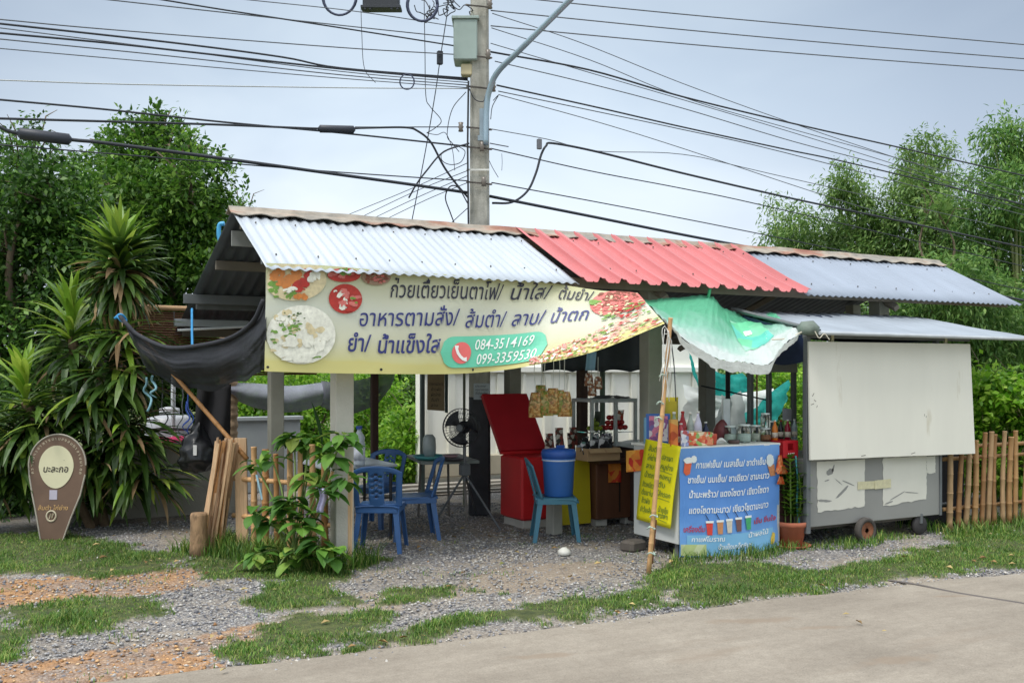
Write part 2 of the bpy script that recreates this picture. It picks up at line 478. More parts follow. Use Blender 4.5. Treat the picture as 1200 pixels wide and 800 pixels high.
o_ = [(-600, -600), (700, -600), (700, 900), (-600, 900)]; i_ = [(-2.5, 2.5), (15.5, 2.5), (15.5, 15.5), (-2.5, 15.5)]
mb.add([(x, y, -0.03) for x, y in o_] + [(x, y, -0.015) for x, y in i_], [(0, 1, 5, 4), (1, 2, 6, 5), (2, 3, 7, 6), (3, 0, 4, 7)])
tag(mb.build('far_ground', mat('far_field', S(96, 104, 60), 0.95, 0.3, 0.6, 0.5, 6), origin=(0, 0, 0)), kind='structure')

# road
def road_mat():
    t = NT('worn_concrete_road'); b = t.b; co = t.coord('Object')
    n1 = t.noise(co, 0.9, 6, 0.6); n2 = t.noise(co, 22, 5, 0.7); n3 = t.noise(t.coord('Object', (0.5, 2.4, 1)), 1.3, 4)
    c = t.ramp(n1, [(0.3, S(128, 120, 108)), (0.7, S(153, 145, 132))])
    c = t.mix(1.0, c, t.ramp(n2, [(0.3, (0.86, 0.85, 0.84, 1)), (0.7, (1.07, 1.07, 1.07, 1))]), 'MULTIPLY')
    c = t.mix(1.0, c, t.ramp(t.noise(co, 85, 3, .8), [(0.32, (0.74, 0.73, 0.72, 1)), (0.5, (1, 1, 1, 1)), (0.7, (1.14, 1.14, 1.13, 1))]), 'MULTIPLY')
    c = t.mix(1.0, c, t.ramp(t.noise(t.coord('Object', (.35, 1.6, 1)), 2.2, 6, .7), [(0.3, (0.84, 0.83, 0.82, 1)), (0.6, (1.05, 1.05, 1.05, 1))]), 'MULTIPLY')
    c = t.mix(t.ramp(n3, [(0.6, (0, 0, 0, 1)), (0.72, (0.5, 0.5, 0.5, 1))]), c, S(128, 114, 98))
    sp = t.n('ShaderNodeTexVoronoi'); sp.inputs['Scale'].default_value = 11; t.l(co, sp.inputs['Vector'])
    c = t.mix(t.ramp(sp.outputs['Distance'], [(0.035, (0.75,) * 3 + (1,)), (0.06, (0, 0, 0, 1))]), c, S(84, 80, 76))
    for px, py, rx, ry, ang in ((880, 729, .75, .2, -18), (965, 737, .5, .14, -20), (1120, 700, .45, .09, -20), (640, 770, .6, .12, -18), (1050, 775, .5, .2, -10)):
        p = GP(px, py)
        m1 = t.n('ShaderNodeMapping'); m1.vector_type = 'TEXTURE'; m1.inputs['Location'].default_value = (p[0], p[1], 0); m1.inputs['Rotation'].default_value = (0, 0, R(ang)); m1.inputs['Scale'].default_value = (rx, ry, 1)
        t.l(co, m1.inputs[0]); ln = t.n('ShaderNodeVectorMath'); ln.operation = 'LENGTH'; t.l(m1.outputs[0], ln.inputs[0])
        ad = t.n('ShaderNodeMath'); ad.operation = 'MULTIPLY_ADD'; t.l(t.noise(co, 5, 5, .65), ad.inputs[0]); ad.inputs[1].default_value = 1.1; t.l(ln.outputs['Value'], ad.inputs[2])
        c = t.mix(t.ramp(ad.outputs[0], [(0.8, (.55, .55, .55, 1)), (1.45, (0, 0, 0, 1))]), c, S(130, 114, 96))
    n5 = t.noise(co, 3.1, 6, .7, 1.2); c = t.mix(t.ramp(n5, [(.492, (0, 0, 0, 1)), (.5, (.5, .5, .5, 1)), (.508, (0, 0, 0, 1))]), c, S(120, 108, 94))
    t.l(c, b.inputs['Base Color']); b.inputs['Roughness'].default_value = 0.85
    t.bump(n2, 0.35, 0.006)
    return t.m
xs = np.concatenate((np.linspace(-200, -3, 20), np.arange(-2.9, 16, 0.05), np.linspace(17, 400, 20)))
mb = MB(); vs = []
for x in xs:
    e = edge_y(x) + 0.05 * mnoise.noise((x * 1.7, 0, 2)) + 0.02 * mnoise.noise((x * 9, 0, 4))
    vs += [(x, e - 7.5, 0.010), (x, e - 0.3, 0.012), (x, e, 0.008), (x, e + 0.005, -0.06)]
mb.add(vs, [(4 * i + j, 4 * i + 4 + j, 4 * i + 5 + j, 4 * i + 1 + j) for i in range(len(xs) - 1) for j in range(3)])
tag(mb.build('road', road_mat(), origin=(0, 0, 0)), kind='structure')
mb = MB()
a, b = GP(1040, 681), GP(1215, 712)
mb.tube([(*(a + (b - a) * t)[:2] + np.array((0.02 * math.sin(9 * t), 0.03 * math.sin(5 * t))), 0.012) for t in np.linspace(0, 1, 24)], 0.016, 6, flat=0.4)
tag(mb.build('road_joint', mat('bitumen', S(88, 82, 78), 0.7), origin=(0, 0, 0)), kind='structure')

# loose stones
def stones(n, xr, yr, test, size, name, label, m):
    P = np.column_stack((RNG.uniform(*xr, n * 3), RNG.uniform(*yr, n * 3)))
    P = P[test(P)][:n]; n = len(P)
    base = np.array([(1, 0, 0), (-1, 0, 0), (0, 1, 0), (0, -1, 0), (0, 0, 1), (0, 0, -0.6)], float)
    fc = np.array([(0, 2, 4), (2, 1, 4), (1, 3, 4), (3, 0, 4), (2, 0, 5), (1, 2, 5), (3, 1, 5), (0, 3, 5)])
    sz = RNG.uniform(size[0], size[1], n) * RNG.choice([0.7, 1, 1, 1.3], n)
    B = base[None] * RNG.uniform(0.55, 1.15, (n, 6, 3)) + RNG.normal(0, 0.14, (n, 6, 3))
    th = RNG.uniform(0, 6.28, n); c, s_ = np.cos(th), np.sin(th)
    X = B[..., 0] * c[:, None] - B[..., 1] * s_[:, None]; Y = B[..., 0] * s_[:, None] + B[..., 1] * c[:, None]
    V = np.stack((X, Y, B[..., 2] * 0.7), -1) * sz[:, None, None]
    V[..., 0] += P[:, 0:1]; V[..., 1] += P[:, 1:2]; V[..., 2] += (sz * 0.25)[:, None]
    F = (fc[None] + 6 * np.arange(n)[:, None, None]).reshape(-1, 3)
    return tag(fastmesh(name, V.reshape(-1, 3), F, [m]), label, 'gravel', kind='stuff')
def stonemat(name, cols):
    t = NT(name); g = t.n('ShaderNodeNewGeometry')
    c = t.ramp(g.outputs['Random Per Island'], [(i / (len(cols) - 1), k) for i, k in enumerate(cols)])
    t.l(t.mix(1.0, c, t.ramp(t.noise(t.coord('Object'), 60, 3), [(0.3, (0.8,) * 3 + (1,)), (0.7, (1.12,) * 3 + (1,))]), 'MULTIPLY'), t.b.inputs['Base Color'])
    t.b.inputs['Roughness'].default_value = 0.85
    return t.m
def gravel_test(P):
    g, o, t = masks(P); D = P[:, 0] * FW[0] + P[:, 1] * FW[1]
    ed = np.array([p[1] - edge_y(p[0]) for p in P])
    dens = np.array([mnoise.noise((p[0] * 0.9, p[1] * 0.9, 7)) for p in P])
    keep = np.where(g, 0.06, np.where(o, 0.25, np.where(t, 0.4, 0.62 + 0.8 * dens)))
    return (RNG.uniform(0, 1, len(P)) < np.where(ed > 0.03, keep, .35 * np.exp(np.minimum(ed, 0) * 14) * (dens > -.05))) & (ed > -.4) & (D < 12.5)
stones(30000, (-0.6, 10.5), (4.6, 11.5), gravel_test, (0.007, 0.017), 'gravel', 'loose grey crushed stone covering the yard before the stall',
       stonemat('crushed_stone', [S(92, 93, 99), S(122, 123, 128), S(148, 148, 150), S(168, 166, 163), S(198, 193, 183)]))
def soil_test(P):
    g, o, t = masks(P); ed = np.array([p[1] - edge_y(p[0]) for p in P])
    return ((o | (RNG.uniform(0, 1, len(P)) < 0.02)) & ~g & (ed > 0.02))
stones(3500, (-1.5, 4.0), (4.0, 11.0), soil_test, (0.006, 0.018), 'clods', 'orange brown crumbs of earth beside the road at lower left',
       stonemat('earth_clods', [S(126, 94, 64), S(176, 132, 86), S(198, 156, 108), S(212, 184, 144)]))
def road_test(P):
    ed = np.array([p[1] - edge_y(p[0]) for p in P])
    return (ed < 0.0) & (ed > -3) & (RNG.uniform(0, 1, len(P)) < np.exp(ed * 1.6))
stones(1200, (-1, 10), (2.5, 8), road_test, (0.004, 0.012), 'grit', 'dark grit and pebbles strewn on the concrete road',
       stonemat('road_grit', [S(70, 66, 62), S(110, 100, 90), S(150, 140, 126)]))

# grass
def blades(n, test, xr, yr, h, wd, cols, name, label, cat='grass', P=None):
    if P is None:
        P = np.column_stack((RNG.uniform(*xr, n * 4), RNG.uniform(*yr, n * 4))); P = P[test(P)][:n]
    n = len(P)
    hh = RNG.uniform(h[0], h[1], n) * (0.75 + 0.5 * np.array([mnoise.noise((p[0] * 3, p[1] * 3, 1)) for p in P]))
    hh = np.maximum(hh, 0.01)
    th = RNG.uniform(0, 6.28, n); lean = RNG.uniform(0.2, 1.1, n) * hh
    ws = RNG.uniform(0.6, 1.2, n) * wd
    d = np.stack((np.cos(th), np.sin(th)), -1); q = np.stack((-np.sin(th), np.cos(th)), -1)
    b0 = np.column_stack((P - q * ws[:, None], np.zeros(n))); b1 = np.column_stack((P + q * ws[:, None], np.zeros(n)))
    m = P + d * (lean * 0.35)[:, None]
    m0 = np.column_stack((m - q * ws[:, None] * .8, hh * 0.6)); m1 = np.column_stack((m + q * ws[:, None] * .8, hh * 0.6))
    tp = np.column_stack((P + d * lean[:, None], hh))
    V = np.stack((b0, b1, m1, m0, tp), 1).reshape(-1, 3)
    k = 5 * np.arange(n)[:, None]
    F1 = k + np.array([[0, 1, 2, 3]]); 
    F2 = k + np.array([[3, 2, 4, 4]])
    F2 = F2[:, :3]
    me = bpy.data.meshes.new(name)
    me.vertices.add(len(V)); me.vertices.foreach_set('co', V.astype(np.float32).ravel())
    loops = np.concatenate((F1, F2), 1)
    me.loops.add(loops.size); me.loops.foreach_set('vertex_index', loops.astype(np.int32).ravel())
    st = np.stack((7 * np.arange(n), 7 * np.arange(n) + 4), 1).ravel()
    me.polygons.add(2 * n); me.polygons.foreach_set('loop_start', st.astype(np.int32))
    me.update(calc_edges=True); me.validate()
    me.materials.append(leafmat(name + '_blades', cols, 0.3, 0.6, 1.5))
    o = bpy.data.objects.new(name, me); COL.objects.link(o)
    return tag(o, label, cat, kind='stuff')
def grass_test(P):
    g, o, t = masks(P); ed = np.array([p[1] - edge_y(p[0]) for p in P])
    dens = np.array([mnoise.noise((p[0] * 2.4, p[1] * 2.4, 17)) for p in P])
    return g & (ed > -0.05) & (RNG.uniform(0, 1, len(P)) < 0.66 + 1.1 * dens)
def sparse_test(P):
    g, o, t = masks(P); ed = np.array([p[1] - edge_y(p[0]) for p in P])
    dens = np.array([mnoise.noise((p[0] * 2.0, p[1] * 2.0, 27)) for p in P])
    return ~g & (ed > 0) & (P[:, 1] < 9.5) & (dens > 0.25)
GC = [S(50, 90, 30), S(72, 116, 38), S(94, 138, 48), S(122, 156, 66), S(170, 170, 104)]
dist_ = PX @ FW[:2]
pr_ = np.where(mg & (ed > 0.0) & (PX[:, 0] > -2) & (PX[:, 0] < 14), 1.0 / np.maximum(dist_, 3) ** 1.0, 0); pr_ /= pr_.sum()
PG = PX[RNG.choice(len(PX), 190000, p=pr_)] + RNG.uniform(-.5, .5, (190000, 2)) * np.array((gx[1] - gx[0], gy[1] - gy[0])) * 1.6
dn = np.array([mnoise.noise((p[0] * 2.4, p[1] * 2.4, 17)) + .5 * mnoise.noise((p[0] * 8, p[1] * 8, 3)) for p in PG])
PG = PG[(RNG.uniform(0, 1, len(PG)) < .72 + .9 * dn)]
blades(0, None, None, None, (0.012, 0.058), 0.0030, GC, 'grass', 'short green grass in patches along the road edge', P=PG)
blades(4000, sparse_test, (-0.5, 9.5), (5.0, 9.5), (0.015, 0.05), 0.003, GC, 'weeds', 'thin sprouts of grass scattered through the gravel')
def fence_grass(P):
    a, b_ = np.array((1.85, 9.45)), np.array((2.75, 7.9)); d = (b_ - a) / np.linalg.norm(b_ - a); q = P - a
    t = q @ d; s_ = np.abs(q[:, 0] * d[1] - q[:, 1] * d[0])
    return (t > -0.2) & (t < 1.8) & (s_ < 0.3)
blades(2600, fence_grass, (1.5, 3.2), (7.6, 9.8), (0.1, 0.3), 0.005, GC, 'tall_grass', 'taller tufts of grass at the foot of the bamboo fence')
def front_grass(P): return (P[:, 1] > 6.72 + .1 * np.sin(P[:, 0] * 5)) & (P[:, 1] < 6.98)
blades(1500, front_grass, (5.2, 8.2), (6.6, 7.0), (0.03, 0.13), 0.004, GC, 'tuft_grass', 'ragged tufts of grass along the foot of counter and cart')
def right_grass(P): return (P[:, 1] > 6.55) & (P[:, 1] < 7.4) & (P[:, 0] > 8.5)
blades(2600, right_grass, (8.5, 13), (6.5, 7.5), (0.06, 0.2), 0.005, GC, 'verge_grass', 'longer grass under the bamboo fence beyond the cart')

# ================================================================== SHELTER
X0, XA, XB, X1 = 1.95, 4.80, 7.65, 11.12
YE, ZE, YR, ZR, YB, ZB = 7.75, 2.45, 8.95, 3.06, 11.95, 2.07
def slope_z(y): return ZE + (ZR - ZE) * (y - YE) / (YR - YE) if y <= YR else ZR + (ZB - ZR) * (y - YR) / (YB - YR)
random.seed(5)
silver = mat('zinc_sheet', S(182, 190, 198), 0.45, 0.07, 2.0, 0.0, 30, 0.2, (S(150, 148, 144), 0.2, 5), 0.5, stretch=(1.6, .3, 1))
silver2 = mat('blue_zinc_sheet', S(142, 152, 166), 0.5, 0.08, 2.0, 0.0, 30, 0.15, (S(126, 134, 146), 0.2, 6), 0.5, stretch=(1.6, .3, 1))
redm = mat('faded_red_sheet', S(190, 106, 107), 0.5, 0.12, 2.5, 0.0, 30, 0.0, (S(164, 84, 84), 0.25, 5), 0.5, stretch=(2.2, 0.25, 1))
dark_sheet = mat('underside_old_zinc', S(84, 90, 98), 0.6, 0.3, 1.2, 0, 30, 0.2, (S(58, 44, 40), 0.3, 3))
cream = mat('weathered_timber', S(120, 112, 100), 0.8, 0.25, 4, 0.4, 30, stretch=(0.3, 1, 1))
post_m = mat('concrete_post', S(176, 174, 164), 0.85, 0.12, 3, 0.4, 60, dirt=(S(120, 116, 104), 0.25, 2.5))
post_d = mat('dark_concrete_post', S(140, 140, 130), 0.85, 0.15, 3, 0.4, 60, dirt=(S(92, 92, 84), 0.3, 2.5))
brown_wood = mat('dark_brown_wood', S(74, 52, 44), 0.75, 0.25, 6, 0.4, 40, stretch=(3, 3, 0.4))
shel = thing('market_shelter', 'long open roadside shelter roofed in silver and red corrugated sheets', 'shelter', (6.5, 9.8, 0))
def corr(x0, x1, ya, yb, pitch, amp, kind, dz=0.0, wob=0.0, per=6):
    nu = int((x1 - x0) / pitch * per)
    L = math.hypot(yb - ya, slope_z(yb - 1e-6 if yb <= YR else yb) - slope_z(ya + 1e-6))
    def f(u, v):
        x = x0 + (x1 - x0) * u; y = ya + (yb - ya) * v
        z = slope_z(min(max(y, YE), YB))
        ph = x / pitch
        if kind == 'sine': h = amp * math.sin(2 * math.pi * ph)
        else:
            q = ph % 1.0; h = amp * min(1, max(0, (0.5 - abs(q - 0.5)) * 9 - 2.4)) + amp * 0.25 * (1 if 0.12 < ((q * 3) % 1) < 0.3 else 0)
        return (x, y, z + h + dz + wob * mnoise.noise((x * 1.1, y * 1.3, 3)))
    return MB().shell(f, nu, 4, 0.004)
corr(X0, XA + 0.02, YE, YR, 0.088, 0.009, 'sine', 0.0, 0.012).build('roof_sheet', silver, shel, True)['label'] = 'pale silver corrugated front roof sheet'
corr(XA, XB, YE - 0.03, YR, 0.235, 0.038, 'rib', 0.018, 0.012, 20).build('roof_sheet', redm, shel)['label'] = 'faded red ribbed roof sheet'
corr(XB - 0.02, X1, YE, YR, 0.088, 0.009, 'sine', 0.0, 0.012).build('roof_sheet', silver2, shel, True)['label'] = 'bluish silver corrugated roof sheet'
scm = mat('screw_head', S(92, 88, 84), 0.6, 0.2)
sc0 = None
for y_ in (8.02, 8.70):
    for k_ in range(28):
        x_ = 2.1 + k_ * .325 + .03 * math.sin(k_ * 7.3); p_ = (x_, y_ + .02 * math.sin(k_ * 3.1), slope_z(y_) + (.05 if XA < x_ < XB else .014))
        if sc0 is None: sc0 = MB().lathe([(.007, -.01), (.007, .002), (.004, .005), (0, .006)], p_, 8).build('screw', scm, shel)
        else:
            d_ = sc0.copy(); COL.objects.link(d_); d_.location = tuple(np.array(p_) - np.array(BASE[shel.name]) - np.array((0, 0, .01)))
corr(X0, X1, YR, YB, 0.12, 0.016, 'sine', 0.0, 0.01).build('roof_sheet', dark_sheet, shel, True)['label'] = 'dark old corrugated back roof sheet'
def ridge_mat():
    t = NT('weathered_ridge_cap'); co = t.coord('Object')
    f = t.noise(t.coord('Object', (0.8, 3, 3)), 1.8, 5, 0.6); g = t.noise(co, 9, 5)
    c = t.ramp(f, [(0.36, S(140, 137, 130)), (0.52, S(162, 152, 138)), (0.6, S(156, 118, 100)), (0.7, S(146, 98, 84))])
    t.l(t.mix(1, c, t.ramp(g, [(0.3, (0.7,) * 3 + (1,)), (0.7, (1.15,) * 3 + (1,))]), 'MULTIPLY'), t.b.inputs['Base Color'])
    t.b.inputs['Roughness'].default_value = 0.85
    return t.m
def ridge(u, v):
    x = X0 - 0.03 + (X1 - X0 + 0.05) * u
    wd = 0.125 + 0.02 * mnoise.noise((x * 4, v, 1))
    y = YR + (v - 0.5) * 2 * wd
    lift = 0.035 + 0.012 * mnoise.noise((x * 2.2, 1, 0)) + (0.012 * math.sin(x * 2 * math.pi / 0.3) if v in (0, 1) else 0)
    return (x, y, slope_z(y) + lift + (0.02 if abs(v - .5) < .1 else 0))
MB().shell(ridge, 180, 6, 0.008).build('ridge_cap', ridge_mat(), shel)
PT = mat('grey_steel_beam', S(112, 116, 118), 0.6, 0.15, 4, 0, 30, 0.3)
for x, y, wx, m in ((2.68, 8.10, 0.158, post_m), (5.87, 8.10, 0.165, post_d), (9.07, 8.10, 0.16, post_d), (2.68, 10.25, 0.14, post_d), (8.28, 10.2, 0.16, post_d),
                    (6.38, 10.2, 0.105, brown_wood), (5.43, 10.2, 0.15, post_d), (4.18, 11.4, 0.08, brown_wood), (10.9, 10.2, 0.15, post_d)):
    MB().box((x, y, (slope_z(y) - 0.06) / 2), (wx, wx, slope_z(y) - 0.06), ch=0.006).build('post', m, shel)
for y, m in ((7.93, cream), (8.1, PT), (8.85, cream), (9.9, cream), (10.9, PT), (11.7, cream)):
    MB().box(((X0 + X1) / 2, y, slope_z(y) - 0.065), (X1 - X0 - 0.1, 0.05, 0.09), ch=0.004).build('purlin', m, shel)
for x in (2.68, 5.87, 9.07):
    for a, b in (((x, 7.85, slope_z(7.85) - 0.14), (x, 8.9, slope_z(8.9) - 0.14)), ((x, 8.95, slope_z(8.95) - 0.14), (x, 11.8, slope_z(11.8) - 0.14))):
        MB().tube([a, b], 0.045, 4).build('rafter', cream, shel)
p = [YP(212, 351, 10.9), YP(314, 358, 10.9)]
MB().box(((p[0][0] + p[1][0]) / 2, 10.75, p[0][2]), (p[1][0] - p[0][0], 0.04, 0.1)).build('tie_beam', PT, shel)
MB().box((2.15, 9.2, 2.86), (0.3, 0.02, 0.14)).build('tin_patch', mat('tin_scrap', S(150, 152, 150), 0.5, 0.2), shel)
# fluorescent fitting hung under the back slope
a, b = YP(204, 381, 11.2), YP(291, 377, 11.2)
t = thing('tube_light', 'grey fluorescent tube fitting slung under the dark back roof at left', 'light fitting', tuple((a + b) / 2))
c = (a + b) / 2
MB().box(c + np.array((0, 0, 0.0)), (np.linalg.norm(b - a), 0.07, 0.08)).build('housing', mat('enamel_grey', S(150, 156, 158), 0.4), t)
MB().tube([a + np.array((0.03, -0.03, -0.055)), b + np.array((-0.03, -0.03, -0.055))], 0.014).build('tube', mat('milky_tube', S(232, 236, 236), 0.25, 0.03), t)
for e in (a, b): MB().tube([e + np.array((0, 0, 0.04)), (e[0], e[1], slope_z(e[1]) - 0.02)], 0.004, 5).build('hanger', PT, t)
# blue water pipe stub under the gable
pts = [DP(263, 262, 9.6), DP(257, 264, 9.6), DP(257, 279, 9.6), DP(262, 284, 9.6), DP(282, 284, 9.7)]
tag(MB().tube(spline(pts, 5), 0.022, 8).build('water_pipe', mat('blue_plastic_pipe', S(70, 160, 206), 0.4), None, True), 'bent light blue water pipe sticking out under the gable peak', 'pipe')

# bamboo blind / slatted wall at the back left
mb = MB(); random.seed(2)
xx0, xx1 = 1.3, 3.6
for i in range(26):
    z = 1.62 + i * 0.028
    mb.tube([(xx0, 11.85, z + rnd(-.003, .003)), ((xx0 + xx1) / 2, 11.85, z - 0.012), (xx1, 11.85, z + rnd(-.003, .003))], 0.013, 6)
t = thing('bamboo_blind', 'brown slatted bamboo blind hung behind the sagging black net', 'blind', (2.4, 11.85, 1.6))
mb.build('slats', mat('brown_bamboo_slats', S(104, 66, 46), 0.7, 0.3, 8, stretch=(0.4, 1, 6)), t)
MB().tube([(1.2, 11.82, 2.37), (3.6, 11.82, 2.36)], 0.03, 8).build('top_rail', mat('pale_bamboo_rail', S(176, 140, 100), 0.6), t)

# ------------------------------------------------------------------ banner over the front
cols = [((312, 308), (310, 435), 7.80, 7.80), ((380, 311), (380, 437), 7.80, 7.81), ((450, 317), (450, 438), 7.81, 7.80), ((530, 322), (530, 438), 7.80, 7.79), ((600, 328), (585, 434), 7.80, 7.74), ((655, 333), (635, 426), 7.79, 7.55)]
top = [YP(*a, ya) for a, b, ya, yb in cols]; bot = [YP(*b, yb) for a, b, ya, yb in cols]
top += [DP(712, 341, 9.0), DP(747, 343, 8.72)]; bot += [DP(702, 410, 8.32), DP(779, 379, 8.03)]
TOP = np.array(spline(top, 10)); BOT = np.array(spline(bot, 10)); NS = len(TOP) - 1
PXS = np.interp(np.arange(NS + 1), np.arange(0, NS + 1, 10), [312, 380, 450, 530, 600, 655, 712, 747])
def ban(s, t, off=0.0):
    """s: 0..1 along, t: 0 top .. 1 bottom"""
    k = min(max(s, 0), 1) * NS; i = min(int(k), NS - 1); f = k - i
    A = TOP[i] * (1 - f) + TOP[i + 1] * f; B = BOT[i] * (1 - f) + BOT[i + 1] * f
    p = A * (1 - t) + B * t
    dd = 0.014 * mnoise.noise((s * 7 + t * 2.5, t * 2.2, 3)) + 0.02 * math.sin(math.pi * t) * mnoise.noise((s * 4, 0, 8))
    A2 = TOP[min(i + 1, NS)]; A1 = TOP[max(i - 1, 0)]; B2 = BOT[min(i + 1, NS)]; B1 = BOT[max(i - 1, 0)]
    tu = (A2 - A1) * (1 - t) + (B2 - B1) * t; nn = np.cross(tu, A - B); nn = nn / np.linalg.norm(nn)
    if nn[1] > 0: nn = -nn
    return p + nn * (off * 1.5 - dd)
def bpx(px, py, off=0.004):
    """a place on the banner, as it reads along the flat part"""
    s = np.interp(max(px, 313), PXS, np.arange(NS + 1)) / NS
    yt = np.interp(px, [312, 655, 747, 800], [308, 333, 343, 346]); yb = np.interp(px, [310, 520, 620, 700, 760], [435, 438, 437, 437, 437])
    return ban(s, min(max((py - yt) / (yb - yt), 0.005), 0.995), off)
def banner_mat():
    t = NT('printed_banner_cloth'); uv = t.n('ShaderNodeTexCoord').outputs['UV']
    s = t.n('ShaderNodeSeparateXYZ'); t.l(uv, s.inputs[0])
    n = t.noise(t.coord('Object'), 1.2, 3)
    ad = t.n('ShaderNodeMath'); ad.operation = 'MULTIPLY_ADD'; t.l(n, ad.inputs[0]); ad.inputs[1].default_value = 0.18; t.l(s.outputs[1], ad.inputs[2])
    c = t.ramp(ad.outputs[0], [(0.06, S(216, 216, 164)), (0.3, S(232, 233, 204)), (0.5, S(234, 238, 222)), (0.78, S(238, 238, 208)), (0.97, S(242, 238, 176)), (1.0, S(242, 234, 156))])
    t.l(c, t.b.inputs['Base Color']); t.b.inputs['Roughness'].default_value = 0.45
    tr = t.n('ShaderNodeBsdfTranslucent'); t.l(c, tr.inputs[0]); mx = t.n('ShaderNodeMixShader'); mx.inputs[0].default_value = 0.35
    t.l(t.b.outputs[0], mx.inputs[1]); t.l(tr.outputs[0], mx.inputs[2]); t.l(mx.outputs[0], t.out.inputs[0])
    return t.m
bt = thing('menu_banner', 'long pale yellow vinyl banner with blue lettering hung under the front eave', 'banner', ban(0.4, 1))
uv = [(i / 120, j / 14) for i in range(121) for j in range(15)]
MB().sheet(lambda u, v: ban(u, v), 120, 14).build('cloth', banner_mat(), bt, True, uv=uv)
ink = mat('navy_print', S(32, 33, 52), 0.5, 0.1); ink2 = mat('blue_print', S(44, 52, 116), 0.5, 0.1); white = mat('white_print', S(240, 244, 240), 0.5, 0.03)
fb = lambda off: (lambda x, y: bpx(x, -y, off))
mb = MB()
write(mb, 'ก่วยเตี๋ยวเย็นตาโฟ/', fb(0.007), 457, 588, -349, 26, 0.006, -0.03)
write(mb, 'น้ำใส/', fb(0.007), 600, 646, -353, 25, 0.006, 0)
write(mb, 'ต้มยำ/', fb(0.007), 657, 694, -353, 22, 0.006, -0.10)
mb.build('lettering', ink, bt)['label'] = 'dark first line of the menu'
mb = MB()
write(mb, 'อาหารตามสั่ง/', fb(0.007), 421, 536, -382, 27, 0.006)
write(mb, 'ส้มตำ/', fb(0.007), 545, 597, -385, 26, 0.006)
write(mb, 'ลาบ/', fb(0.007), 606, 645, -385, 25, 0.006)
write(mb, 'น้ำตก', fb(0.007), 654, 694, -386, 25, 0.006)
write(mb, 'ยำ/', fb(0.007), 407, 433, -411, 27, 0.016)
write(mb, 'น้ำแข็งใส', fb(0.007), 442, 513, -413, 26, 0.016)
mb.build('lettering', ink2, bt)['label'] = 'blue lines of the menu'
def disc(mb, cx, cy, rx, ry, off, n=26, a0=0, a1=2 * math.pi, fn=None, jag=0.0):
    fn = fn or fb
    f = fn(off); nr = max(1, int(min(rx if rx > 1 else rx * 100, 40) / 6)); vs = [f(cx, -cy)]
    ks = [1 + jag * rnd(-1, 1) for i in range(n + 1)]
    for q in range(1, nr + 1):
        for i in range(n + 1):
            t = a0 + (a1 - a0) * i / n; k = ks[i] * q / nr
            vs.append(f(cx + rx * k * math.cos(t), -(cy + ry * k * math.sin(t))))
    W = n + 1; fs = [(0, i + 2, i + 1) for i in range(n)]
    for q in range(nr - 1): fs += [(1 + q * W + i, 2 + q * W + i, 2 + (q + 1) * W + i, 1 + (q + 1) * W + i) for i in range(n)]
    mb.add(vs, fs)
def stadium(mb, x0, x1, y0, y1, off, fn=None):
    fn = fn or fb; f = fn(off); r = (y1 - y0) / 2; cy = (y0 + y1) / 2; k = 30
    for i in range(k):
        xa, xb = x0 + (x1 - x0) * i / k, x0 + (x1 - x0) * (i + 1) / k
        def hh(x):
            d = max(0, x0 + r - x, x - (x1 - r)); return math.sqrt(max(r * r - d * d, 0))
        ys = [(-1 + 2 * j / 6) for j in range(7)]
        vs = [f(xa, -(cy + hh(xa) * q)) for q in ys] + [f(xb, -(cy + hh(xb) * q)) for q in ys]
        mb.add(vs, [(j, j + 7, j + 8, j + 1) for j in range(6)])
stadium(mb := MB(), 514, 657, 395, 431, 0.006); mb.build('phone_panel', mat('mint_print', S(104, 200, 168), 0.5, 0.06, 3), bt)
disc(mb := MB(), 541, 414, 12.5, 12.5, 0.009); mb.build('phone_badge', mat('coral_print', S(232, 112, 110), 0.5, 0.05), bt)
mb = MB(); f = fb(0.012)
arc = [(534.5, 405.5), (534.3, 409), (536, 414), (539.5, 418.5), (543.5, 421.5), (547, 421.5)]
for i in range(len(arc) - 1):
    a, b = np.array(arc[i]), np.array(arc[i + 1]); d = (b - a) / np.linalg.norm(b - a); q = np.array((-d[1], d[0]))
    wa = 2.6 if i in (0,) else 1.7; wb = 2.6 if i == len(arc) - 2 else 1.7
    mb.add([f(*(lambda p: (p[0], -p[1]))(p)) for p in (a + q * wa, a - q * wa, b + d * 0.6 - q * wb, b + d * 0.6 + q * wb)], [(0, 1, 2, 3)])
mb.build('phone_symbol', white, bt)
write(mb := MB(), '084-3514169', fb(0.010), 558, 638, -411, 17.5, 0.004); mb.build('lettering', white, bt)['label'] = 'upper white telephone number'
write(mb := MB(), '099-3359530', fb(0.010), 561, 645, -428, 17.5, 0.004); mb.build('lettering', white, bt)['label'] = 'lower white telephone number'
